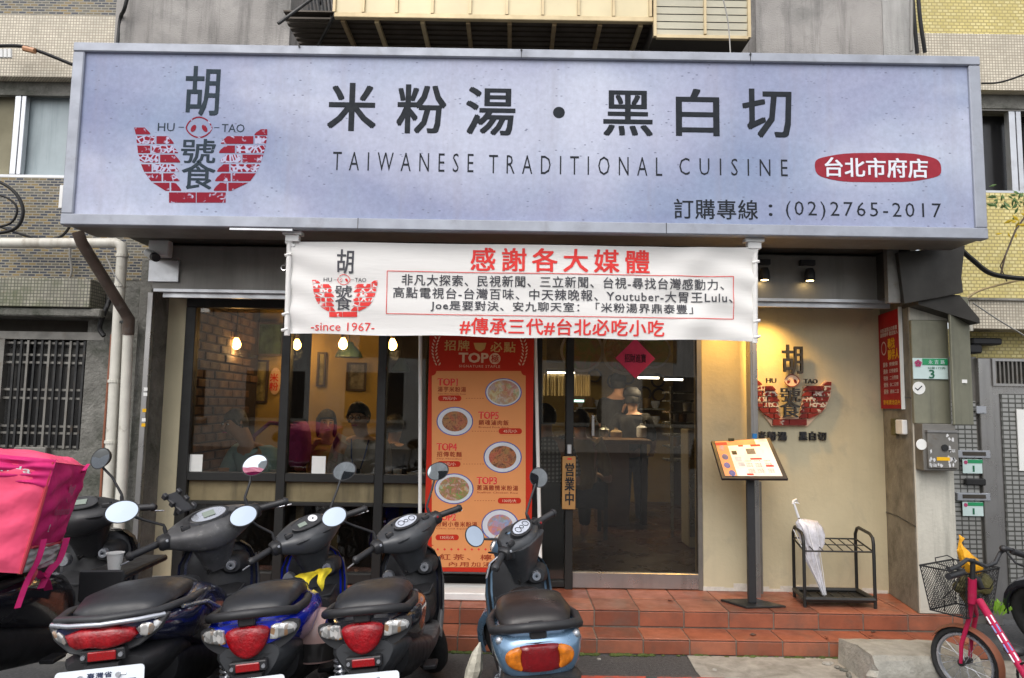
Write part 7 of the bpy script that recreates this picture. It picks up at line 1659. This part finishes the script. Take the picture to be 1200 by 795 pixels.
for i in range(5):
    x, y = (1.1, 5.0) if i == 0 else (rnd.uniform(.2, 2.4), rnd.uniform(4.6, 4.75)); z = DZ if i == 0 else TZ
    L = .03; a = rnd.uniform(0, 6); q = MB(); c = Vector((x, y, z + .004)); d = Vector((math.cos(a), math.sin(a), .1)) * L; e = Vector((-math.sin(a), math.cos(a), .3)) * L * .4
    q._add([c - d, c + e, c + d, c - e + Vector((0, 0, .012)), c + Vector((0, 0, -.002))], [(0, 1, 4), (1, 2, 4), (2, 3, 4), (3, 0, 4)])
    build('dry_leaf', q, 'brown_pipe' if i % 2 else 'rust_fender', label=['dry leaf lying on the deck right of the glass door', 'dry leaf on the lower step, nearest the ice blue scooter', 'dry leaf on the middle of the lower tiled step', 'dry leaf on the lower step below the menu stand', 'dry leaf on the lower step towards the concrete block'][i], cat='leaf', group='dry leaves on the steps', recalc=False, origin=(x, y, z))

# ================================================================ PINK BICYCLE
bk = thing('pink_bicycle', 'small pink bicycle with wire basket and rust orange front mudguard', 'bicycle', (2.62, 4.0, 0))
wc = Vector((X(1131, 3.95, 772), 3.95, .19)); wr = .175
hd_ = Vector((-.52, .86, 0)).normalized() * 1.0           # wheel heading (towards the wall, slightly left)
def wheel_b(c, hdg, r, fender=None):
    up_ = Vector((0, 0, 1)); sd = hdg.cross(up_)
    mx = Matrix((( sd.x, hdg.x, up_.x, c.x), (sd.y, hdg.y, up_.y, c.y), (sd.z, hdg.z, up_.z, c.z), (0, 0, 0, 1)))
    ty = build('wheel', MB().torus((0, 0, 0), r - .012, .017, 'x', 36, 8).xf(mx), 'rubber', bk, smooth=60)
    build('rim', MB().torus((0, 0, 0), r - .036, .010, 'x', 36, 6, fx=1.3).xf(mx), 'silver_trim', ty, smooth=60)
    build('hub', MB().lathe([(.001, -.045), (.018, -.045), (.018, .045), (.001, .045)], (0, 0, 0), 'x', 12).xf(mx), 'dark_metal', ty)
    q = MB()
    for k in range(18):
        a = 2 * math.pi * k / 18; s_ = .03 if k % 2 else -.03; q.tube([(s_, .015 * math.cos(a + 1), .015 * math.sin(a + 1)), (0, (r - .04) * math.cos(a), (r - .04) * math.sin(a))], .0014, 4)
    build('spokes', q.xf(mx), 'silver_trim', ty, kind='stuff')
    rings = []
    for k in range(15):
        a = R(-15 + 12 * k) if fender == 'front' else R(10 + 12 * k)
        a = R((200 if fender == 'front' else 190) - 12 * k)
        rings.append([(x, (r + .018 - d) * math.cos(a), (r + .018 - d) * math.sin(a)) for x, d in ((-.032, .012), (0, 0), (.032, .012), (.03, .016), (0, .004), (-.03, .016))])
    build('mudguard', MB().loft(rings).xf(mx), 'rust_fender', bk, smooth=60)
    return mx
mw = wheel_b(wc, hd_, wr, 'front')
crown = wc + Vector((0, 0, .235)) - hd_ * .05; head = Vector((X(1141, 3.82, 680), 3.84, Z(700, 3.84, 1141))); headt = head + Vector((-.005, -.02, .14))
sd = hd_.cross(Vector((0, 0, 1)))
for s_ in (-1, 1): build('fork', MB().tube([wc + sd * .045 * s_, wc + sd * .05 * s_ + Vector((0, 0, .1)) - hd_ * .01, crown + sd * .03 * s_ + Vector((0, 0, .02)), head], [.009, .011, .013, .017], 10), 'pink_paint', bk, smooth=60)
build('head_tube', MB().tube([head - Vector((0, 0, .03)), head + (headt - head) * .7], .021, 12), 'pink_paint', bk, smooth=60)
bb_ = Vector((X(1205, 3.45, 800), 3.45, .28)); seat_t = Vector((3.12, 3.25, .62))
mid = head + Vector((.02, -.03, -.01))
build('frame', MB().tube([mid, mid.lerp(bb_, .5), bb_], [.019, .019, .019], 12).tube([bb_, seat_t], .018, 10).tube([bb_, bb_ + Vector((.28, -.42, -.06))], .014, 8), 'pink_paint', bk, smooth=60)
dd_ = (bb_ - mid).normalized(); nnn = Vector((-.55, -.83, .1)).normalized(); upv = dd_.cross(nnn).normalized()
for k in range(5):
    p = mid.lerp(bb_, .25 + k * .12) + nnn * .0205; q = MB(); q.obox(p, dd_ * .022, upv * .014, nnn * .0015); build('decal', q, 'sticker_blue' if k % 2 else 'white_ink', bk)
rwc = bb_ + Vector((.3, -.46, 0)); rwc.z = .2; hd2 = Vector((-.55, .83, 0)).normalized(); wheel_b(rwc, hd2, wr, 'rear')
build('saddle', MB().loft([ring_ for ring_ in [[(seat_t.x + sx_ * w_ + dyy * -.5, seat_t.y + dyy, seat_t.z + .03 + hh * sz_) for sx_, sz_ in ((-1, 0), (-.7, 1), (0, 1.2), (.7, 1), (1, 0), (0, -.6))] for dyy, w_, hh in ((-.12, .07, .03), (-.05, .085, .035), (.05, .05, .03), (.13, .025, .02))]]), 'seat_vinyl', bk, smooth=60)
build('crank', MB().torus(tuple(bb_), .07, .006, 'x', 24, 5).tube([bb_, bb_ + Vector((-.06, .07, -.1))], .009, 6).tube([bb_, bb_ + Vector((.03, -.08, .12))], .009, 6), 'dark_metal', bk)
build('pedal', MB().obox(tuple(bb_ + Vector((-.10, .08, -.1))), (.045, 0, 0), (0, .035, 0), (0, 0, .012)), 'black_plastic', bk, bevel=.005)
pdx = Vector((X(1176, 3.7, 764), 3.62, Z(762, 3.62, 1176))); build('pedal', MB().ball(tuple(pdx), .045, .05, .028, 12, 7), 'black_plastic', bk, smooth=60)
stem = Vector((X(1140, 3.82, 655), 3.82, Z(655, 3.82, 1140)))
build('stem', MB().tube([headt - Vector((0, 0, .05)), stem], .013, 10), 'dark_metal', bk, smooth=60)
hb = [(1112, 668, 3.62), (1122, 664, 3.66), (1133, 656, 3.76), (1141, 658, 3.82), (1155, 664, 3.86), (1166, 660, 3.88), (1172, 648, 3.9), (1180, 643, 3.9), (1195, 647, 3.92), (1215, 655, 3.95)]
def p3(px, py, Y): x, z = at(px, py, Y); return (x, Y, z)
build('handlebar', MB().tube([p3(*h) for h in hb], .0105, 10), 'dark_grey_plastic', bk, smooth=60)
build('grip', MB().tube([p3(1111, 676, 3.62), p3(1128, 671, 3.7)], .016, 10), 'black_plastic', bk, smooth=60); build('grip', MB().tube([p3(1186, 646, 3.9), p3(1215, 656, 3.95)], .017, 10), 'black_plastic', bk, smooth=60)
build('brake_lever', MB().tube([p3(1109, 666, 3.64), p3(1130, 668, 3.72)], .006, 6), 'dark_metal', bk); build('brake_lever', MB().tube([p3(1178, 645, 3.88), p3(1190, 660, 3.86), p3(1200, 664, 3.88)], .006, 6), 'black_plastic', bk)
build('bell', MB().ball(p3(1176, 643, 3.88), .02, .02, .018), 'black_plastic', bk, smooth=60)
q = MB().tube([p3(1112, 665, 3.64), p3(1097, 660, 3.7), p3(1096, 654, 3.8), p3(1110, 651, 3.85), p3(1130, 662, 3.8)], .003, 5).tube([p3(1150, 662, 3.8), p3(1166, 680, 3.7), p3(1160, 690, 3.75), p3(1146, 690, 3.85)], .003, 5).tube([p3(1130, 664, 3.78), p3(1118, 690, 3.8), p3(1106, 700, 3.85), p3(1107, 716, 3.9)], .003, 5)
build('brake_cable', q, 'cable', bk)
# wire basket: tapered box of crossed wires
def bpt(u, v, w_):  # u across, v depth, w height 0..1
    s_ = .78 + .22 * w_; o = Vector((X(1130, 4.0, 695), 4.0, Z(717, 4.0, 1130))); return o + sd * (-1) * (u - .5) * -.34 * s_ + hd_ * ((v - .5) * .24 * s_ + .02) + Vector((0, 0, .235 * w_))
rim = [bpt(0, 0, 1), bpt(1, 0, 1), bpt(1, 1, 1), bpt(0, 1, 1), bpt(0, 0, 1)]; rimb = [bpt(0, 0, 0), bpt(1, 0, 0), bpt(1, 1, 0), bpt(0, 1, 0), bpt(0, 0, 0)]
bs_ = build('basket', MB().tube(rim, .005, 6).tube(rimb, .004, 6).tube([rim[0], rimb[0]], .003, 5).tube([rim[1], rimb[1]], .003, 5).tube([rim[2], rimb[2]], .003, 5).tube([rim[3], rimb[3]], .003, 5), 'cable', bk)
q = MB(); K = 18
for a, b in (((0, 0), (1, 0)), ((1, 0), (1, 1)), ((1, 1), (0, 1)), ((0, 1), (0, 0))):
    for k in range(-K, K + 1):
        for sg in (1, -1):
            # diagonal wires clipped to the face
            u0, u1 = k / K, k / K + sg * .6; w0, w1 = 0.0, 1.0
            lo_t = 0; hi_t = 1
            du = u1 - u0
            t0 = (0 - u0) / du; t1 = (1 - u0) / du
            if t0 > t1: t0, t1 = t1, t0
            t0 = max(0, t0); t1 = min(1, t1)
            if t1 - t0 < .05: continue
            f = lambda t: bpt(a[0] + (b[0] - a[0]) * (u0 + du * t), a[1] + (b[1] - a[1]) * (u0 + du * t), t)
            q.tube([f(t0), f(t1)], .0016, 3, cap=False)
build('mesh_wire', q, 'cable', bs_, kind='stuff')
yb = thing('plastic_bag', 'bright yellow crumpled bag standing up in the bicycle basket', 'bag', p3(1135, 668, 3.98))
rings = []
for (px, py, r_) in ((1142, 672, .03), (1139, 664, .05), (1134, 655, .045), (1129, 646, .028), (1126, 640, .012), (1125, 636, .008), (1127, 631, .014), (1124, 627, .003)):
    c = Vector(p3(px, py, 3.98)); rings.append([c + Vector((r_ * math.cos(a) * (1 + .25 * math.sin(3 * a + py)), r_ * .8 * math.sin(a) * (1 + .2 * math.sin(5 * a)), 0)) for a in [2 * math.pi * k / 14 for k in range(14)]])
build('sheet', MB().loft(rings), 'bag_yellow', yb, smooth=40)
q = MB()
c = Vector(p3(1132, 693, 3.98))
for i in range(9): q.ball(c + Vector((rnd.uniform(-.09, .13), rnd.uniform(-.06, .05), rnd.uniform(-.04, .07))), rnd.uniform(.03, .06), rnd.uniform(.03, .05), rnd.uniform(.03, .06), 7, 5)
build('rubbish_bag', q, 'bag_olive', label='dark olive crumpled bag filling the bicycle basket', cat='bag', smooth=30, origin=tuple(c))
build('basket_lock', MB().tube([p3(1136, 676, 3.85), p3(1146, 680, 3.84), p3(1150, 690, 3.84)], .017, 8), 'cable', bk, smooth=60)
# weeds at the alley door
wd = thing('weed_plant', 'small bright green weeds growing by the alley door threshold', 'weeds', p3(1166, 712, 4.9))
for i in range(16):
    a = rnd.uniform(-1.2, 1.2); b = Vector(p3(1166 + rnd.uniform(-10, 12), 722, 4.85)); tp = b + Vector((math.sin(a) * .09, rnd.uniform(-.05, .05), .06 + .05 * rnd.random())); m_ = (b + tp) / 2 + Vector((0, 0, .03)); w_ = Vector((.012, 0, .006))
    build('leaf', MB()._add([b, m_ - w_, tp, m_ + w_], [(0, 1, 2), (0, 2, 3)]), mat('weed_green', (.22, .42, .04), .5, nz=None) if i == 0 else bpy.data.materials['weed_green'], wd, recalc=False)

# ================================================================ PEOPLE inside
def skin(name, verts, edges, rad, m, par, sub=1, root=0):
    me = bpy.data.meshes.new(name); me.from_pydata([tuple(v) for v in verts], edges, []); o = bpy.data.objects.new(name, me); COL.objects.link(o)
    md = o.modifiers.new('s', 'SKIN'); md.use_smooth_shade = True; md.branch_smoothing = .4
    for i, r in enumerate(rad):
        sv = me.skin_vertices[0].data[i]; sv.radius = (r, r) if not isinstance(r, tuple) else r; sv.use_root = (i == root)
    o.modifiers.new('b', 'SUBSURF').levels = sub; o.modifiers['b'].render_levels = sub
    m2 = bpy.data.meshes.new_from_object(o.evaluated_get(bpy.context.evaluated_depsgraph_get())); bpy.data.objects.remove(o); bpy.data.meshes.remove(me)
    m2.name = name; m2.materials.clear(); m2.materials.append(M[m]); m2.polygons.foreach_set('use_smooth', [True] * len(m2.polygons))
    r_ = bpy.data.objects.new(name, m2); link(r_, par); OFF[r_] = off(par); return r_
def person(lab, pos, face, shirt, hair='hair_black', seated=True, hands=None, hz=None, lean=0, headturn=(0, 0), glasses=False, cap=False, sk='skin', longhair=False, group=None):
    """pos = hips on the floor plan, face = heading in degrees (0 looks along -y, at the camera)"""
    t = thing('person', lab, 'person', (pos[0], pos[1], DZ if len(pos) < 3 else pos[2]), group)
    hip = .50 if seated else .92
    V_ = []; E_ = []; R_ = []
    def av(p, r, parent=None):
        V_.append(Vector(p)); R_.append(r)
        if parent is not None: E_.append((parent, len(V_) - 1))
        return len(V_) - 1
    L = lean
    ch = Vector((0, -.30 * L, hip + .38)); nk = Vector((0, -.42 * L, hip + .53)); hd0 = nk + Vector((headturn[0] * .3, -.03 - .06 * L, .085))
    pe = av((0, 0, hip), (.15, .11)); wa = av((0, -.10 * L, hip + .18), (.135, .10), pe); cs_ = av(ch, (.165, .115), wa); ne = av(nk, .068, cs_)
    jw = av(hd0, (.062, .072), ne); hc_ = av(hd0 + Vector((headturn[0], .01 + headturn[1], .065)), (.088, .104), jw); av(hd0 + Vector((headturn[0] * 1.3, .015 + headturn[1], .105)), (.07, .085), hc_)
    hc = V_[hc_]; fd = Vector((headturn[0] * 2, -1, 0)).normalized()
    hand_pts = []
    for s_ in (-1, 1):
        sh_ = av(ch + Vector((s_ * .17, 0, .085)), .06, cs_)
        tgt = Vector(hands[0 if s_ < 0 else 1]) if hands else Vector((s_ * .22, -.1, hip - .05 if not seated else hip + .15))
        S_ = V_[sh_]; d = tgt - S_; Lr = .55; mid_ = (S_ + tgt) / 2; drop = math.sqrt(max(0, (Lr / 2) ** 2 - (d.length / 2) ** 2)); el_p = mid_ + Vector((s_ * .35, .3, -.85)).normalized() * drop
        el = av(el_p, .042, sh_); wr_ = av(tgt, .027, el); fdv = (tgt - el_p).normalized()
        pm = av(tgt + fdv * .05, (.036, .018), wr_); sidev = fdv.cross(Vector((0, 0, 1))).normalized() * s_
        for k, (o_, ln) in enumerate(((-.027, .065), (-.009, .075), (.009, .072), (.027, .055))):
            a_ = av(tgt + fdv * .085 + sidev * o_, .009, pm); b_ = av(tgt + fdv * (.085 + ln * .5) + sidev * o_ * 1.1 - Vector((0, 0, .012)), .008, a_); av(tgt + fdv * (.08 + ln * .85) + sidev * o_ * 1.1 - Vector((0, 0, .035)), .007, b_)
        th = av(tgt + fdv * .035 - sidev * .035, .010, wr_); av(tgt + fdv * .065 - sidev * .055 - Vector((0, 0, .01)), .009, th)
        hand_pts.append((S_, el_p, tgt))
        if seated: kn = av((s_ * .11, -.42, hip), .075, av((s_ * .09, -.02, hip - .02), .09, pe)); an = av((s_ * .11, -.40, .09), .045, kn); av((s_ * .11, -.52, .035), .035, an)
        else: kn = av((s_ * .10, -.02, .48), .065, av((s_ * .09, 0, hip - .05), .09, pe)); an = av((s_ * .10, .02, .09), .045, kn); av((s_ * .10, -.13, .035), .035, an)
    T_ = Matrix.Translation(off(t)) @ Matrix.Rotation(R(face), 4, 'Z')
    loc = Matrix.Rotation(R(face), 4, 'Z')
    skin('body', [loc @ v for v in V_], E_, R_, sk, t)
    # shirt: torso and sleeves, just proud of the body
    sv = [V_[pe], V_[wa], V_[cs_], ch + Vector((0, -.02 * L, .085))]; sr = [(.185, .15), (.175, .14), (.215, .165), (.135, .12)]; se = [(0, 1), (1, 2), (2, 3)]
    for S_, el_p, tgt in hand_pts:
        k = len(sv); sv += [S_, S_.lerp(el_p, .55), S_.lerp(el_p, .9)]; sr += [.092, .074, .066]; se += [(2, k), (k, k + 1), (k + 1, k + 2)]
    skin('shirt', [loc @ v for v in sv], se, sr, shirt, t)
    kk = [V_[pe]]; kr = [(.165, .13)]; ke = []
    for s_ in (-1, 1):
        k = len(kk); kk += ([Vector((s_ * .10, -.05, hip - .01)), Vector((s_ * .11, -.42, hip)), Vector((s_ * .11, -.40, .12))] if seated else [Vector((s_ * .09, 0, hip - .08)), Vector((s_ * .10, -.02, .48)), Vector((s_ * .10, .02, .12))]); kr += [.105, .088, .06]; ke += [(0, k), (k, k + 1), (k + 1, k + 2)]
    skin('trousers', [loc @ v for v in kk], ke, kr, 'trousers', t)
    # head details
    up_ = Vector((0, 0, 1)); rt = fd.cross(up_)
    def hp(a, b, c_): c_ = c_ - (.014 if b > .05 else 0); return loc @ (hc + rt * a + fd * b + up_ * c_) + off(t)
    q = MB()
    for s_ in (-1, 1): q.ball(hp(s_ * .03, .085, .012), .012, .008, .007, 8, 5)
    build('eyes', q, 'paper_white', t); q = MB()
    for s_ in (-1, 1): q.ball(hp(s_ * .03, .092, .012), .006, .005, .006, 8, 5)
    build('pupils', q, 'ink', t)
    build('nose', MB().tube([hp(0, .088, .015), hp(0, .108, -.022), hp(0, .092, -.03)], [.008, .014, .010], 8), sk, t, smooth=60)
    build('mouth', MB().tube([hp(-.022, .088, -.052), hp(0, .096, -.05), hp(.022, .088, -.052)], .006, 6), 'plum', t)
    q = MB()
    for s_ in (-1, 1): q.ball(hp(s_ * .082, .0, -.002), .012, .02, .032, 8, 6)
    build('ears', q, sk, t, smooth=60)
    q = MB()
    for s_ in (-1, 1): q.tube([hp(s_ * .045, .088, .032), hp(s_ * .015, .093, .03)], .004, 5)
    build('eyebrows', q, hair, t)
    rings = []; nn_ = 22
    for i in range(9):
        ph_ = math.pi * (.03 + .60 * i / 8); rg = []
        for k in range(nn_):
            a = 2 * math.pi * k / nn_; fr = math.cos(a)   # fr=1 front
            p_ = min(ph_, math.pi * (.34 if fr > .45 else .70 if fr < -.1 else .50)); rr = 1.0 + .05 * math.sin(5 * a + i) + .03 * rnd.random()
            rg.append(hp(.094 * rr * math.sin(p_) * math.sin(a), .106 * rr * math.sin(p_) * math.cos(a) - .010, -.002 + .122 * rr * math.cos(p_) - (.09 if longhair and i == 8 and fr < .3 else 0)))
        rings.append(rg)
    build('hair', MB().loft(rings), hair, t, smooth=50)
    if cap:
        build('cap', MB().lathe([(.001, .15), (.06, .14), (.10, .09), (.108, .04), (.104, .035)], tuple(hp(0, -.01, 0)), n=20), 'shirt_black', t, smooth=50)
    if glasses:
        q = MB()
        for s_ in (-1, 1):
            c = hp(s_ * .032, .104, .01); q.torus(tuple(c), .022, .0025, 'y', 16, 5); q.tube([hp(s_ * .054, .10, .014), hp(s_ * .085, .02, .01)], .0025, 5)
        q.tube([hp(-.01, .106, .014), hp(.01, .106, .014)], .0025, 5); build('glasses', q, 'ink', t)
    return t, loc
def at_head(px, py, Y, hip=.5): x, z = at(px, py, Y); return x, z
# 1 grey-haired diner leaning over the counter with a pink rucksack
def place(px, Y): return (X(px, Y, 490), Y)
def seat_for(pos, head_z, lean=0, seated=True): return (pos[0], pos[1], head_z - (.5 if seated else .92) - .70)
p1 = seat_for(place(318, 6.05), Z(494, 5.9, 305), 1.0)
person('grey haired diner in a teal t-shirt bending over the counter', p1, -25, 'shirt_teal', 'hair_grey', True, ((-.3, -.42, .62), (.26, -.40, .62)), lean=.6, sk='skin_dark', headturn=(-.05, -.03))
bpx, bpz = at(347, 516, 6.2)
rk = thing('rucksack', 'magenta rucksack worn by the diner in the teal shirt', 'rucksack', (bpx, 6.2, bpz - .2))
build('bag_body', MB().loft([sup((bpx + .02, 6.22, z), w_, .12, 16, 2.6, 'z') for z, w_ in ((bpz - .22, .05), (bpz - .18, .085), (bpz - .05, .10), (bpz + .06, .09), (bpz + .13, .065), (bpz + .16, .03))]), 'magenta_fabric', rk, smooth=50)
build('strap', MB().tube([(bpx - .02, 6.1, bpz + .13), (X(318, 6.0), 5.98, Z(500, 6.0)), (X(300, 5.95), 5.93, Z(516, 5.95)), (X(298, 5.95), 5.93, Z(530, 5.95))], .035, 8, flat=.5), 'magenta_fabric', rk, smooth=60)
p2 = seat_for(place(381, 6.9), Z(492, 6.9, 380))
person('dark haired diner in a yellow shirt with a hand on the cheek', p2, 20, 'shirt_yellow', 'hair_black', True, ((-.12, -.22, .95), (.2, -.25, .75)), lean=.3, longhair=True)
p3_ = seat_for(place(428, 5.98), Z(486, 5.85, 430), .2)
person('man in glasses and grey shirt with a lanyard, looking at his phone', p3_, -4, 'shirt_grey', 'hair_black', True, ((-.14, -.34, .72), (.12, -.36, .70)), lean=.25, glasses=True, headturn=(-.01, -.03))
phx = p3_[0]; ph_z = p3_[2] + .74
ph = build('mobile_phone', MB().obox((phx + .02, p3_[1] - .43, ph_z + .02), (.04, 0, 0), (0, .012, .03), (0, .004, -.002)), 'ink', label='dark mobile phone held by the man in glasses', cat='phone', origin=(phx + .02, p3_[1] - .43, ph_z), bevel=.003)
ly = build('lanyard', MB().tube([(phx - .07, p3_[1] - .17, p3_[2] + 1.0), (phx - .05, p3_[1] - .24, p3_[2] + .86), (phx, p3_[1] - .25, p3_[2] + .70), (phx + .05, p3_[1] - .24, p3_[2] + .86), (phx + .07, p3_[1] - .17, p3_[2] + 1.0)], .006, 6), mat('lanyard_blue', (.02, .05, .2), .6), label='blue lanyard round the neck of the man in glasses', cat='lanyard', origin=(phx, p3_[1] - .25, p3_[2] + .7))
p4 = seat_for(place(462, 7.0), Z(497, 7.0, 462)); person('diner in black behind the man in glasses', p4, 160, 'shirt_black', 'hair_black', True, None)
p5 = seat_for(place(641, 6.2), Z(487, 6.2, 641)); person('seated guest in a black and white checked shirt left of the door post', p5, 190, 'plaid', 'hair_black', True, None, lean=.1)
p6 = seat_for(place(682, 6.9), Z(492, 6.9, 682)); person('seated guest in a beige striped shirt right of the door post', p6, 185, 'shirt_beige', 'hair_black', True, None, lean=.2)
p7 = seat_for(place(716, 8.9), Z(458, 8.9, 716), seated=False); person('kitchen worker in black bending over the counter', (p7[0], p7[1], DZ), 150, 'shirt_black', 'hair_black', False, ((-.14, -.38, .98), (.16, -.38, .98)), lean=.5, sk='skin_dark', cap=True)
p8 = seat_for(place(741, 8.75), Z(466, 8.75, 741), seated=False); person('kitchen worker in black t-shirt and cap standing with the back turned', (p8[0], p8[1], p8[2]), 165, 'shirt_black', 'hair_black', False, ((-.22, -.2, .98), (.3, .0, 1.02)), cap=True)
# small things on the counter
zc = zs1 - .045
def tumbler(px, Y, m, lab, r=.035, h=.06): x = X(px, Y); return build('counter_cup', MB().lathe([(r * .8, 0), (r, h), (r * .9, h), (r * .7, .006), (.001, .006), (.001, 0)], (x, Y, zc + .001), n=16, cap=False), m, label=lab, cat='cup', origin=(x, Y, zc), smooth=50)
tumbler(266, 5.62, 'skin', 'small pink cup on the counter in the left pane', .04, .075); tumbler(325, 5.62, 'dial', 'pale glass cup on the counter left of the window post', .035, .07); tumbler(422, 5.65, 'dial', 'short glass on the counter before the man in glasses', .03, .08); tumbler(468, 5.65, 'bowl_white', 'white cup on the counter in the right pane', .035, .085)
bowl = build('soup_bowl', MB().lathe([(.03, 0), (.075, .06), (.07, .06), (.028, .008), (.001, .008), (.001, 0)], (X(490, 5.65), 5.65, zc + .001), n=18, cap=False), 'bowl_white', label='white soup bowl on the counter beside the poster', cat='bowl', origin=(X(490, 5.65), 5.65, zc), smooth=50)
# dining tables so that guests sit at something
def table(px, Y, lab):
    x = X(px, Y); t = thing('dining_table', lab, 'table', (x, Y, DZ)); build('table_top', MB().box(x - .4, x + .4, Y - .3, Y + .3, DZ + .70, DZ + .74), 'counter_wood', t, bevel=.005)
    for a in (-.34, .34):
        for b in (-.25, .25): build('leg', MB().box(x + a - .02, x + a + .02, Y + b - .02, Y + b + .02, DZ, DZ + .70), 'dark_metal', t)
table(668, 7.5, 'dark wooden dining table behind the glass door')
